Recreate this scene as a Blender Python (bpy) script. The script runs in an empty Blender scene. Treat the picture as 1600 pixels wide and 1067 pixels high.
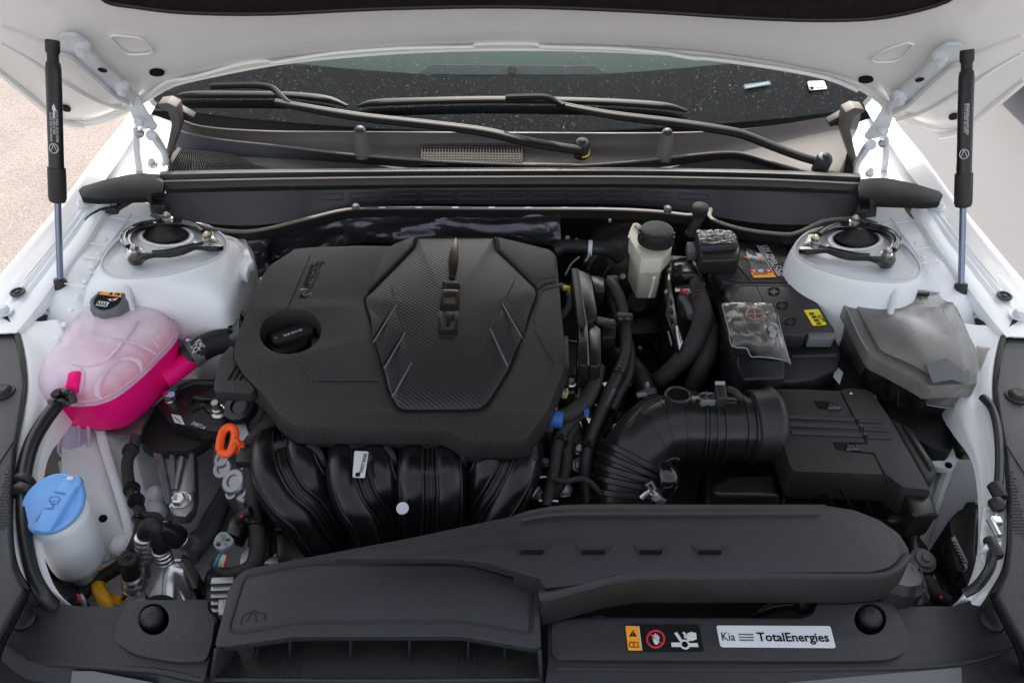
import bpy, bmesh, math, random
from mathutils import Vector, Matrix
from mathutils.geometry import tessellate_polygon
from mathutils import noise as mn
random.seed(7)
R = math.radians
SC = bpy.context.scene
COL = SC.collection
# ------------------------------------------------------------------ camera
CH, PITCH, FPX = 1.75, R(43.0), 1244.0
cd = bpy.data.cameras.new('camera'); cam = bpy.data.objects.new('camera', cd); COL.objects.link(cam)
cd.sensor_width = 36.0; cd.lens = 36.0*FPX/1600.0; cd.clip_end = 500; cd.clip_start = 0.05
cam.location = (0, 0, CH); cam.rotation_euler = (R(90)-PITCH, 0, 0)
SC.camera = cam
# ------------------------------------------------------------------ daylight
SUN_EL, SUN_AZ = R(42.5), R(3.0)          # the sun stands behind the windscreen
w = bpy.data.worlds.new('World'); SC.world = w; w.use_nodes = True
nt = w.node_tree; bg = nt.nodes['Background']
sky = nt.nodes.new('ShaderNodeTexSky'); sky.sky_type = 'NISHITA'; sky.sun_disc = False
sky.sun_elevation = SUN_EL; sky.sun_rotation = SUN_AZ; sky.air_density = 1.0; sky.dust_density = 3.0; sky.ozone_density = .35
hs = nt.nodes.new('ShaderNodeHueSaturation'); hs.inputs['Saturation'].default_value = .34
nt.links.new(sky.outputs[0], hs.inputs['Color']); nt.links.new(hs.outputs[0], bg.inputs[0]); bg.inputs[1].default_value = 0.15
sd = bpy.data.lights.new('sun', 'SUN'); so = bpy.data.objects.new('sun', sd); COL.objects.link(so)
sd.energy = 2.8; sd.angle = R(0.6); sd.color = (1.0, 0.93, 0.84)
sdir = Vector((math.sin(SUN_AZ)*math.cos(SUN_EL), math.cos(SUN_AZ)*math.cos(SUN_EL), math.sin(SUN_EL)))
so.rotation_euler = sdir.to_track_quat('Z', 'Y').to_euler(); so.location = (0, 3, 5)
SC.view_settings.view_transform = 'Standard'; SC.view_settings.look = 'None'
SC.view_settings.exposure = 1.42; SC.view_settings.gamma = 1.0

# ------------------------------------------------------------------ helpers
SP, CP = math.sin(PITCH), math.cos(PITCH)
def ray(px, py):
    u = (px-800)/FPX; v = (533.5-py)/FPX
    return Vector((u, CP+v*SP, -SP+v*CP))
def P(px, py, z, sy=0.0, sx=0.0):
    """point where a line of sight meets the plane height = z + sy*(y-1) + sx*x"""
    d = ray(px, py); t = (z-sy-CH)/(d.z-sy*d.y-sx*d.x)
    return Vector((0, 0, CH))+d*t
def PY(px, py, y):
    d = ray(px, py); return Vector((0, 0, CH))+d*(y/d.y)
def cr(ox, oy, pts, s=3.557):
    return [(ox+p[0]/s, oy+p[1]/s)+tuple(p[2:]) for p in pts]
def PL(pts, z=None, sy=0.0, sx=0.0):
    return [P(p[0], p[1], p[2] if (z is None) else z, sy, sx) for p in pts]

def cat(pts, n=6, closed=False):
    pts = [Vector(p) for p in pts]; out = []; N = len(pts)
    if N < 3: return pts
    rng = range(N if closed else N-1)
    for i in rng:
        g = lambda k: pts[k % N] if closed else pts[max(0, min(N-1, k))]
        p0, p1, p2, p3 = g(i-1), g(i), g(i+1), g(i+2)
        for k in range(n):
            t = k/n
            out.append(0.5*((2*p1)+(p2-p0)*t+(2*p0-5*p1+4*p2-p3)*t*t+(3*p1-p0-3*p2+p3)*t**3))
    if not closed: out.append(pts[-1])
    return out
def roundpoly(pts, r, n=4):
    """round the corners of a closed 2d/3d polygon"""
    pts = [Vector(p) for p in pts]; out = []; N = len(pts)
    for i in range(N):
        a, b, c = pts[i-1], pts[i], pts[(i+1) % N]
        da, dc = (a-b), (c-b); la, lc = da.length, dc.length
        rr = min(r, la*.45, lc*.45)
        p, q = b+da/la*rr, b+dc/lc*rr
        for k in range(n+1):
            t = k/n; out.append(p*(1-t)**2+b*2*t*(1-t)+q*t*t)
    return out

ORG = {}
def link(name, me, mat, parent=None):
    o = bpy.data.objects.new(name, me); COL.objects.link(o)
    if mat: 
        for m in (mat if isinstance(mat, (list, tuple)) else [mat]): me.materials.append(m)
    org = ORG.get(parent.name) if parent else None
    if parent is None:
        bb = [Vector(v.co) for v in me.vertices]
        if bb:
            org = Vector((sum(v.x for v in bb)/len(bb), sum(v.y for v in bb)/len(bb), min(v.z for v in bb)))
        else: org = Vector((0, 0, 0))
        o.location = org
    if parent: o.parent = parent
    me.transform(Matrix.Translation(-org)); ORG[o.name] = org.copy()
    return o
def tag(o, label=None, cat_=None, group=None, kind=None):
    if label: o['label'] = label
    if cat_: o['category'] = cat_
    if group: o['group'] = group
    if kind: o['kind'] = kind
    return o
def empty(name, loc, label, cat_, group=None):
    o = bpy.data.objects.new(name, None); COL.objects.link(o); o.location = loc
    o.empty_display_size = .03; ORG[o.name] = Vector(loc)
    return tag(o, label, cat_, group)

class MB:
    def __init__(s): s.bm = bmesh.new()
    def v(s, p): return s.bm.verts.new(p)
    def prism(s, loop, vec, holes=(), bev=0.0, seg=2, mi=0, taper=None):
        """closed loop (+holes) extruded along vec"""
        bm = s.bm; vec = Vector(vec); loops = [list(loop)]+[list(h) for h in holes]
        tris = tessellate_polygon([[Vector(p) for p in l] for l in loops])
        flat = [Vector(p) for l in loops for p in l]
        c = sum(loops[0], Vector())/len(loops[0])
        f2 = [p+vec+((p-c)*taper if taper else Vector()) for p in flat]
        A = [bm.verts.new(p) for p in flat]; B = [bm.verts.new(p) for p in f2]
        faces = []
        if not holes:
            faces.append(bm.faces.new(A)); faces.append(bm.faces.new(B[::-1]))
        else:
            for t in tris:
                try:
                    faces.append(bm.faces.new([A[i] for i in t])); faces.append(bm.faces.new([B[i] for i in t[::-1]]))
                except ValueError: pass
        k = 0
        for l in loops:
            n = len(l)
            for i in range(n):
                a, b = k+i, k+(i+1) % n
                try: faces.append(bm.faces.new([A[a], B[a], B[b], A[b]]))
                except ValueError: pass
            k += n
        bmesh.ops.recalc_face_normals(bm, faces=faces)
        for f in faces: f.material_index = mi
        if bev > 0:
            es = set()
            for f in faces:
                for e in f.edges:
                    if len(e.link_faces) == 2 and e.calc_face_angle(0) > .45: es.add(e)
            bmesh.ops.bevel(bm, geom=list(es), offset=bev, segments=seg, profile=.5, affect='EDGES', clamp_overlap=True)
        return s
    def box(s, c, size, rot=(0, 0, 0), bev=0.0, seg=2):
        m = Matrix.Translation(c) @ (Matrix.Rotation(rot[2], 4, 'Z') @ Matrix.Rotation(rot[1], 4, 'Y') @ Matrix.Rotation(rot[0], 4, 'X'))
        hx, hy, hz = size[0]/2, size[1]/2, size[2]/2
        top = [m @ Vector(p) for p in ((-hx, -hy, hz), (hx, -hy, hz), (hx, hy, hz), (-hx, hy, hz))]
        return s.prism(top, m.to_3x3() @ Vector((0, 0, -size[2])), bev=bev, seg=seg)
    def tube(s, pts, r, n=10, sub=5, caps=True, flat=1.0, up=None):
        pts = [Vector(p) for p in pts]
        rs = r if isinstance(r, (list, tuple)) else [r]*len(pts)
        if sub > 1 and len(pts) > 2:
            q = cat([Vector((p.x, p.y, p.z)).to_4d()[:3] for p in pts], sub)
            rr = cat([Vector((a, 0, 0)) for a in rs], sub); rs = [a.x for a in rr]; pts = q
        bm = s.bm; rings = []; N = len(pts); prev = None
        for i, p in enumerate(pts):
            d = (pts[min(N-1, i+1)]-pts[max(0, i-1)])
            if d.length < 1e-9: d = Vector((0, 0, 1))
            d.normalize()
            if prev is None:
                ref = Vector(up) if up else (Vector((0, 0, 1)) if abs(d.z) < .9 else Vector((0, 1, 0)))
                a = d.cross(ref).normalized()
            else:
                a = prev-d*prev.dot(d)
                a = a.normalized() if a.length > 1e-6 else d.orthogonal().normalized()
            prev = a; b = a.cross(d)
            rings.append([bm.verts.new(p+(a*math.cos(2*math.pi*k/n)+b*math.sin(2*math.pi*k/n)*flat)*rs[i]) for k in range(n)])
        fs = []
        for i in range(N-1):
            for k in range(n):
                fs.append(bm.faces.new([rings[i][k], rings[i][(k+1) % n], rings[i+1][(k+1) % n], rings[i+1][k]]))
        if caps:
            fs.append(bm.faces.new(rings[0][::-1])); fs.append(bm.faces.new(rings[-1]))
        bmesh.ops.recalc_face_normals(bm, faces=fs)
        return s
    def lathe(s, prof, c=(0, 0, 0), axis=(0, 0, 1), n=24, cap=True, sx=1.0):
        """prof: list of (radius, height)"""
        q = Vector(axis).normalized().to_track_quat('Z', 'Y'); c = Vector(c); bm = s.bm; rings = []
        for r, h in prof:
            rings.append([bm.verts.new(c+q @ Vector((r*sx*math.cos(2*math.pi*k/n), r*math.sin(2*math.pi*k/n), h))) for k in range(n)])
        fs = []
        for i in range(len(rings)-1):
            for k in range(n):
                fs.append(bm.faces.new([rings[i][k], rings[i][(k+1) % n], rings[i+1][(k+1) % n], rings[i+1][k]]))
        if cap:
            fs.append(bm.faces.new(rings[0][::-1])); fs.append(bm.faces.new(rings[-1]))
        bmesh.ops.recalc_face_normals(bm, faces=fs)
        return s
    def patch(s, rows, nu=4, nv=4, thick=0.0, fn=None):
        """smooth sheet through a grid of 3d points"""
        g = [cat(r, nu) for r in rows]
        cols = [cat([r[i] for r in g], nv) for i in range(len(g[0]))]
        if fn: cols = [[fn(p) for p in c] for c in cols]
        bm = s.bm; V = [[bm.verts.new(p) for p in c] for c in cols]; fs = []
        for i in range(len(V)-1):
            for j in range(len(V[0])-1):
                fs.append(bm.faces.new([V[i][j], V[i+1][j], V[i+1][j+1], V[i][j+1]]))
        bmesh.ops.recalc_face_normals(bm, faces=fs)
        bm.normal_update()
        up = sum((f.normal.z-.3*f.normal.y for f in fs))
        if up < 0: bmesh.ops.reverse_faces(bm, faces=fs)
        if thick: bmesh.ops.solidify(bm, geom=fs, thickness=thick)
        return s
    def quad(s, a, b, c, d):
        s.bm.faces.new([s.bm.verts.new(p) for p in (a, b, c, d)]); return s
    def done(s, name, mat, parent=None, ang=38, smooth=True):
        me = bpy.data.meshes.new(name); s.bm.to_mesh(me); s.bm.free()
        if smooth:
            me.polygons.foreach_set('use_smooth', [True]*len(me.polygons)); me.set_sharp_from_angle(angle=R(ang))
        return link(name, me, mat, parent)

def text(body, a, b, mat, parent=None, name='lettering', up=(0, 0, 1), h=1.0, ext=.0003, bold=0.0, label=None):
    """text from a to b lying on the surface whose normal is up; h scales the letter height"""
    cu = bpy.data.curves.new('t', 'FONT'); cu.body = body; cu.size = 1.0; cu.extrude = 0.0; cu.resolution_u = 2; cu.offset = bold
    cu.space_line = .85
    to = bpy.data.objects.new('t', cu); COL.objects.link(to)
    bpy.context.view_layer.update()
    me = bpy.data.meshes.new_from_object(to); bpy.data.objects.remove(to)
    a, b = Vector(a), Vector(b); X = (b-a); L = X.length; X.normalize(); n = Vector(up).normalized()
    n = (n-X*n.dot(X)).normalized(); Y = n.cross(X)
    xs = [v.co.x for v in me.vertices]; w_ = max(xs)-min(xs); x0 = min(xs); s_ = L/w_
    m = Matrix((( X.x, Y.x, n.x, a.x), (X.y, Y.y, n.y, a.y), (X.z, Y.z, n.z, a.z), (0, 0, 0, 1)))
    m = m @ Matrix.Diagonal((s_, s_*h, 1, 1)) @ Matrix.Translation((-x0, 0, 0))
    me.transform(m)
    if ext > 0:
        bm = bmesh.new(); bm.from_mesh(me); r = bmesh.ops.extrude_face_region(bm, geom=list(bm.faces))
        bmesh.ops.translate(bm, vec=n*ext, verts=[g for g in r['geom'] if isinstance(g, bmesh.types.BMVert)])
        bmesh.ops.recalc_face_normals(bm, faces=bm.faces); bm.to_mesh(me); bm.free()
    o = link(name, me, mat, parent)
    if label: o['label'] = label
    return o
def decal(pts, mat, parent, name='sticker', lift=.0012, label=None):
    """thin sticker: closed loop of 3d points, slightly proud of its surface"""
    n = (pts[1]-pts[0]).cross(pts[2]-pts[0]).normalized()
    if n.z < 0: n = -n
    o = MB().prism([p+n*lift for p in pts], n*-(lift*.7)).done(name, mat, parent, smooth=False)
    if label: o['label'] = label
    return o

# ------------------------------------------------------------------ materials
def mat(name, col, rough=.5, metal=0.0, coat=0.0, bump=0.0, bscale=900.0, dust=0.0, var=0.0, vscale=9.0, spec=.5,
        trans=0.0, alpha=1.0, sss=0.0, dcol=(.32, .26, .21), ior=1.45, dscale=700.0, scratch=0.0):
    m = bpy.data.materials.new(name); m.use_nodes = True; t = m.node_tree; N = t.nodes; L = t.links
    b = N['Principled BSDF']
    b.inputs['Base Color'].default_value = (*col, 1); b.inputs['Roughness'].default_value = rough
    b.inputs['Metallic'].default_value = metal; b.inputs['Coat Weight'].default_value = coat
    b.inputs['Coat Roughness'].default_value = .06
    b.inputs['Specular IOR Level'].default_value = spec; b.inputs['Transmission Weight'].default_value = trans
    b.inputs['Alpha'].default_value = alpha; b.inputs['IOR'].default_value = ior
    if sss:
        b.inputs['Subsurface Weight'].default_value = sss; b.inputs['Subsurface Radius'].default_value = (1, .6, .7)
        b.inputs['Subsurface Scale'].default_value = .012
    geo = N.new('ShaderNodeNewGeometry'); src = None
    c = None
    if var:
        n1 = N.new('ShaderNodeTexNoise'); n1.inputs['Scale'].default_value = vscale; n1.inputs['Detail'].default_value = 5
        L.new(geo.outputs['Position'], n1.inputs['Vector'])
        mr = N.new('ShaderNodeMapRange'); mr.inputs['From Min'].default_value = .3; mr.inputs['From Max'].default_value = .7
        mr.inputs['To Min'].default_value = 1-var; mr.inputs['To Max'].default_value = 1+var
        L.new(n1.outputs['Fac'], mr.inputs['Value'])
        mx = N.new('ShaderNodeVectorMath'); mx.operation = 'SCALE'; mx.inputs[0].default_value = col
        L.new(mr.outputs[0], mx.inputs['Scale']); c = mx.outputs[0]
        rr = N.new('ShaderNodeMapRange'); rr.inputs['From Min'].default_value = .3; rr.inputs['From Max'].default_value = .7
        rr.inputs['To Min'].default_value = max(0.02, rough*.8); rr.inputs['To Max'].default_value = min(1, rough*1.2)
        L.new(n1.outputs['Fac'], rr.inputs['Value']); L.new(rr.outputs[0], b.inputs['Roughness'])
    if dust:
        n2 = N.new('ShaderNodeTexNoise'); n2.inputs['Scale'].default_value = dscale; n2.inputs['Detail'].default_value = 2
        L.new(geo.outputs['Position'], n2.inputs['Vector'])
        n3 = N.new('ShaderNodeTexNoise'); n3.inputs['Scale'].default_value = 6; n3.inputs['Detail'].default_value = 3
        L.new(geo.outputs['Position'], n3.inputs['Vector'])
        m1 = N.new('ShaderNodeMapRange'); m1.inputs['From Min'].default_value = .60; m1.inputs['From Max'].default_value = .72
        L.new(n2.outputs['Fac'], m1.inputs['Value'])
        m2 = N.new('ShaderNodeMath'); m2.operation = 'MULTIPLY'; L.new(m1.outputs[0], m2.inputs[0]); L.new(n3.outputs['Fac'], m2.inputs[1])
        m3 = N.new('ShaderNodeMath'); m3.operation = 'MULTIPLY_ADD'; L.new(m2.outputs[0], m3.inputs[0]); m3.inputs[1].default_value = dust
        m3.inputs[2].default_value = dust*.05
        mx2 = N.new('ShaderNodeMix'); mx2.data_type = 'RGBA'; L.new(m3.outputs[0], mx2.inputs['Factor'])
        if c: L.new(c, mx2.inputs['A'])
        else: mx2.inputs['A'].default_value = (*col, 1)
        mx2.inputs['B'].default_value = (*dcol, 1); c = mx2.outputs['Result']
    if c: L.new(c, b.inputs['Base Color'])
    if bump:
        nb = N.new('ShaderNodeTexNoise'); nb.inputs['Scale'].default_value = bscale; nb.inputs['Detail'].default_value = 2
        L.new(geo.outputs['Position'], nb.inputs['Vector'])
        bp = N.new('ShaderNodeBump'); bp.inputs['Strength'].default_value = bump; bp.inputs['Distance'].default_value = .0006
        L.new(nb.outputs['Fac'], bp.inputs['Height']); L.new(bp.outputs[0], b.inputs['Normal'])
    return m
M = {}
M['white'] = mat('white_paint', (.79, .775, .75), .34, coat=.55, var=.025, bump=.05, bscale=160)
M['whitei'] = mat('primer_white_paint', (.80, .81, .82), .42, coat=.2, var=.045, bump=.25, bscale=90)
M['seam'] = mat('seam_sealer', (.60, .61, .62), .55, bump=.3, bscale=200)
M['black'] = mat('matt_black_plastic', (.012, .012, .013), .46, bump=.35, bscale=1500, dust=.28, var=.15, vscale=5)
M['cover'] = mat('grained_black_plastic', (.0115, .0118, .0132), .44, bump=.55, bscale=1800, dust=.5, var=.2, vscale=4)
M['grey'] = mat('grained_grey_plastic', (.0145, .0175, .0235), .47, bump=.5, bscale=1700, dust=.32, var=.16, vscale=4)
M['satin'] = mat('satin_black_plastic', (.008, .0082, .009), .30, var=.3, vscale=12, dust=.25)
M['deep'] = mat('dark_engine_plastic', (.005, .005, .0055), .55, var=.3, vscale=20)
M['wiper'] = mat('wiper_black', (.005, .005, .0055), .5, bump=.2, dust=.06, spec=.2)
M['gloss'] = mat('gloss_black_paint', (.008, .008, .008), .14, coat=.6, bump=.15, bscale=120)
M['rubber'] = mat('black_rubber', (.009, .0095, .0105), .52, bump=.3, bscale=900, dust=.35)
M['hose'] = mat('fabric_tape_hose', (.014, .014, .015), .7, bump=.6, bscale=700, dust=.5)
M['alu'] = mat('cast_aluminium', (.33, .33, .34), .42, metal=.85, bump=.6, bscale=500, var=.15, vscale=40)
M['alub'] = mat('bright_aluminium', (.66, .66, .67), .36, metal=.9, bump=.15, bscale=200)
M['steel'] = mat('zinc_plated_steel', (.60, .59, .56), .28, metal=1.0, bump=.2, bscale=400)
M['bracket'] = mat('white_painted_steel', (.62, .64, .66), .38, coat=.3, var=.05, bump=.1, bscale=100)
M['milky'] = mat('milky_white_plastic', (.72, .74, .78), .35, sss=.35, var=.04)
M['cream'] = mat('cream_translucent_plastic', (.60, .575, .47), .4, sss=.25, var=.1, vscale=30)
M['blue'] = mat('light_blue_plastic', (.16, .36, .72), .42, bump=.15, bscale=800)
M['blued'] = mat('blue_print', (.06, .17, .40), .5)
M['bluetape'] = mat('blue_tape', (.03, .12, .42), .45)
M['orange'] = mat('orange_plastic', (.90, .10, .012), .38)
M['yellow'] = mat('yellow_plastic', (.80, .42, .01), .45)
M['yel'] = mat('yellow_label', (.85, .68, .01), .5)
M['amber'] = mat('amber_label', (.85, .33, .02), .5)
M['paper'] = mat('white_label', (.62, .63, .66), .45, var=.05)
M['ink'] = mat('black_ink', (.004, .004, .004), .6, spec=.15)  # print black; also blackens holes and recesses in place of their shade
M['lred'] = mat('red_print', (.55, .015, .03), .5)
M['lblue'] = mat('pale_blue_print', (.30, .52, .75), .5)
M['pgrey'] = mat('grey_print', (.14, .14, .15), .6)
M['wprint'] = mat('white_print', (.60, .60, .60), .5)
M['greyp'] = mat('mid_grey_plastic', (.12, .125, .13), .5, bump=.2, bscale=900)
M['lgrey'] = mat('light_grey_plastic', (.26, .28, .29), .5)
M['cable'] = mat('cable_sheath', (.016, .017, .019), .36)
M['green'] = mat('green_plastic', (.01, .16, .10), .4)
M['wteal'] = mat('teal_wire', (.02, .45, .30), .4)
M['pinkw'] = mat('pink_wire', (.7, .12, .2), .4)
M['foil'] = mat('crinkled_foil', (.10, .10, .11), .3, metal=.75, bump=.7, bscale=120)
M['felt'] = mat('bonnet_insulation_felt', (.018, .014, .013), .95, bump=1.0, bscale=500, var=.3, vscale=60, spec=.1)
M['embs'] = mat('embossed_black', (.010, .010, .011), .22, coat=.3)
M['emblem'] = mat('smoked_chrome_emblem', (.045, .037, .030), .3, metal=.7)
# ================================================================== GROUND AND NEIGHBOUR
def mk_ground():
    m = bpy.data.materials.new('asphalt'); m.use_nodes = True; t = m.node_tree; N = t.nodes; L = t.links; b = N['Principled BSDF']
    g = N.new('ShaderNodeNewGeometry')
    v = N.new('ShaderNodeTexVoronoi'); v.inputs['Scale'].default_value = 190; L.new(g.outputs['Position'], v.inputs['Vector'])
    n = N.new('ShaderNodeTexNoise'); n.inputs['Scale'].default_value = 3; n.inputs['Detail'].default_value = 6; L.new(g.outputs['Position'], n.inputs['Vector'])
    r = N.new('ShaderNodeValToRGB'); r.color_ramp.elements[0].color = (.17, .145, .13, 1); r.color_ramp.elements[1].color = (.32, .275, .25, 1)
    L.new(v.outputs['Color'], r.inputs[0])
    mx = N.new('ShaderNodeMix'); mx.data_type = 'RGBA'; mx.blend_type = 'MULTIPLY'; mx.inputs['Factor'].default_value = .6
    L.new(r.outputs[0], mx.inputs['A']); L.new(n.outputs['Color'], mx.inputs['B'])
    r2 = N.new('ShaderNodeMapRange'); r2.inputs['To Min'].default_value = .75; r2.inputs['To Max'].default_value = 1.15; L.new(n.outputs['Fac'], r2.inputs['Value'])
    sc = N.new('ShaderNodeVectorMath'); sc.operation = 'SCALE'; L.new(r.outputs[0], sc.inputs[0]); L.new(r2.outputs[0], sc.inputs['Scale'])
    L.new(sc.outputs[0], b.inputs['Base Color']); b.inputs['Roughness'].default_value = .9
    bp = N.new('ShaderNodeBump'); bp.inputs['Strength'].default_value = .7; bp.inputs['Distance'].default_value = .004
    L.new(v.outputs['Distance'], bp.inputs['Height']); L.new(bp.outputs[0], b.inputs['Normal'])
    return m
M['asphalt'] = mk_ground()
gr = MB().quad(Vector((-150, -60, 0)), Vector((150, -60, 0)), Vector((150, 240, 0)), Vector((-150, 240, 0))).done('ground', M['asphalt'], smooth=False)
tag(gr, kind='structure')
M['line'] = mat('worn_road_paint', (.55, .54, .52), .8, bump=.6, bscale=120, var=.12, vscale=12)  # tone of the sun streak laid on the slab
sl_ = MB().prism([Vector(p) for p in ((.85, -1, .006), (7, -1, .006), (7, 12, .006), (.85, 12, .006))], (0, 0, -.003)).done('concrete_slab', mat('pale_concrete', (.15, .15, .155), .85, bump=.5, bscale=90, var=.14, vscale=2.5), smooth=False)
tag(sl_, kind='structure')
ln = MB().prism([Vector(p) for p in ((1.25, .9, .012), (1.42, .9, .012), (1.82, 6, .012), (1.65, 6, .012))], (0, 0, -.004)).done('parking_line', M['line'], smooth=False)  # pale strip stands for a streak of reflected sun on the ground
tag(ln, kind='structure')

# the white car parked alongside on the right
CX_ = .70
pc = empty('parked_car', (2.05, 3.4, 0), 'white car parked alongside, its flank filling the right edge of the photo', 'car')
prof = [(1.72, .30), (1.66, .36), (1.645, .50), (1.66, .64), (1.69, .70), (1.66, .74), (1.685, .86), (1.72, .96), (1.76, 1.02)]
rows = []
for y in (1.55, 1.75, 2.3, 3.0, 4.0, 5.0, 5.4):
    k = .0 if 1.75 < y < 5.2 else (.12 if y in (1.75,) else .35)
    rows.append([Vector((x+k*.6, y, z*(1 if k < .2 else .93))) for x, z in prof])
MB().patch(rows, 3, 3, thick=.003).done('door_panel', M['white'], pc)
MB().prism([Vector(p) for p in ((1.76, 1.9, 1.02), (1.76, 5.2, 1.02), (2.0, 4.7, 1.42), (2.0, 2.6, 1.42))], (.02, 0, .0)).done('side_window', M['gloss'], pc)
MB().prism([Vector(p) for p in ((1.74, 1.8, .99), (1.74, 5.25, .99), (1.76, 5.25, 1.03), (1.76, 1.8, 1.03))], (.01, 0, 0)).done('window_trim', M['satin'], pc)
for y in (1.95, 4.85):
    wh = MB().lathe([(.20, -.1), (.31, -.1), (.33, -.08), (.33, .08), (.31, .1), (.20, .1)], (1.84, y, .33), (1, 0, 0), 32).done('wheel', M['rubber'], pc)
    MB().lathe([(.02, -.11), (.19, -.09), (.205, -.105)], (1.84, y, .33), (1, 0, 0), 24).done('rim', M['alu'], wh)
MB().prism([Vector(p) for p in ((2.0, 2.6, 1.42), (2.0, 4.7, 1.42), (2.9, 4.7, 1.46), (2.9, 2.6, 1.46))], (0, 0, -.03)).done('roof', M['white'], pc)
MB().prism([Vector(p) for p in ((1.80, 1.7, .9), (1.80, 5.3, .9), (3.3, 5.3, .9), (3.3, 1.7, .9))], (0, 0, -.7)).done('body', M['white'], pc)

# ================================================================== BONNET
for ch in pc.children: ch.location.x += CX_
pc.location.x += 0
BN = Vector((0, math.sin(R(55)), math.cos(R(55)))); BP0 = Vector((0, 1.30, 1.08)); CROWN = .12
def bsurf(px, py, off=0.0):
    """point of the open bonnet's inner sheet; off moves it out of the sheet, towards the bay"""
    d = ray(px, py); o = Vector((0, 0, CH))
    f = lambda t: BN.dot(o+d*t-BP0)-CROWN*(1-((d.x*t)/.80)**2)+off
    a, b = .4, 3.0
    for _ in range(50):
        m_ = (a+b)/2
        if f(m_) < 0: a = m_
        else: b = m_
    return o+d*a
bon = empty('bonnet', (0, 1.35, 1.05), 'open white bonnet seen from below, hinged at the windscreen', 'bonnet')
# rear lip line (source pixels), left to right, and the rows running up to and beyond the frame
E0 = [(-60, 46), (0, 100), (60, 152), (100, 187), (135, 195), (185, 181), (222, 160), (270, 134), (330, 119), (430, 100), (540, 88), (660, 80), (800, 77),
      (940, 79), (1060, 86), (1170, 99), (1270, 117), (1330, 133), (1370, 155), (1395, 180), (1440, 200), (1475, 206), (1520, 187), (1600, 113), (1665, 55)]
def bpt(s, t):   # s along the lip, t up the sheet
    return None
lip = [bsurf(*p) for p in cat([Vector((a, b, 0)) for a, b in E0], 3) and [(v.x, v.y) for v in cat([Vector((a, b, 0)) for a, b in E0], 3)]]
upv = Vector((0, -math.cos(R(55)), math.sin(R(55))))       # up along the bonnet
rows = []
def along(p, k):
    # move up the sheet by k metres, widening a little and keeping on the crowned surface
    x = p.x*(1+.02*k); q = Vector((x, p.y, p.z))+upv*k
    e = BN.dot(q-BP0)-CROWN*(1-(x/.80)**2)
    return q-BN*e
steps = [0, .006, .016, .03, .05, .08, .12, .18, .26, .36, .5, .7, .9, 1.05]
offs = [.004, -.004, -.001, .009, .012, .011, .010, .012, .014, .014, .012, .012, .012, .010]
bm_rows = []
for k, of in zip(steps, offs):
    r_ = []
    for p in lip:
        q = along(p, k)
        # the pressed pocket beside the hinge on each wing
        r_.append(q-BN*of)
    bm_rows.append(r_)
mb = MB()
V = [[mb.v(p) for p in r] for r in bm_rows]
for i in range(len(V)-1):
    for j in range(len(V[0])-1): mb.bm.faces.new([V[i][j], V[i+1][j], V[i+1][j+1], V[i][j+1]])
bmesh.ops.recalc_face_normals(mb.bm, faces=mb.bm.faces[:]); 
mb.done('inner_panel', M['white'], bon, ang=60)
# outer skin: 18 mm behind the inner sheet
mb = MB(); V = [[mb.v(along(p, k)+BN*.022) for p in lip] for k in (0, .006, .2, .5, .8, 1.05)]
for i in range(len(V)-1):
    for j in range(len(V[0])-1): mb.bm.faces.new([V[i][j], V[i+1][j], V[i+1][j+1], V[i][j+1]])
mb.done('outer_skin', M['white'], bon, ang=60)
# folded hem that joins the two along the rear edge
MB().tube([p+BN*.009 for p in lip], .012, n=10, sub=1, flat=.8).done('hem', M['white'], bon)
# raised second fold just above the hem
bl = [bsurf(*p, off=.012) for p in [(232, 150), (262, 128), (300, 122), (372, 102), (415, 96), (432, 98), (520, 84), (630, 76), (735, 74), (745, 70), (800, 69), (838, 70), (850, 74), (960, 77), (1040, 84), (1050, 86), (1085, 92), (1110, 93), (1200, 105), (1290, 122), (1340, 142)]]
MB().tube(bl, .0035, n=8, sub=3).done('seam', M['white'], bon)
# insulation pad
padl = [(140, -30), (165, 0), (210, 9), (290, 18), (420, 20), (600, 12), (800, 9), (1000, 16), (1180, 27), (1300, 30), (1390, 24), (1480, 0), (1510, -30)]
q = [(v.x, v.y) for v in cat([Vector((a, b, 0)) for a, b in padl], 4)]
low = [bsurf(a, b, off=.024) for a, b in q]; mb = MB()
rws = [[p+BN*.016 for p in low], low]+[[Vector((p.x*(1-.0*k), p.y, p.z))+upv*k for p in low] for k in (.03, .1, .3, .6, .8)]
V = [[mb.v(p) for p in r] for r in rws]
for i in range(len(V)-1):
    for j in range(len(V[0])-1): mb.bm.faces.new([V[i][j], V[i+1][j], V[i+1][j+1], V[i][j+1]])
pad = mb.done('insulation_pad', M['felt'], bon, ang=50)
MB().tube([p-BN*.002 for p in low], .0035, n=8, sub=1).done('pad_edge', M['rubber'], pad)
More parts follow.
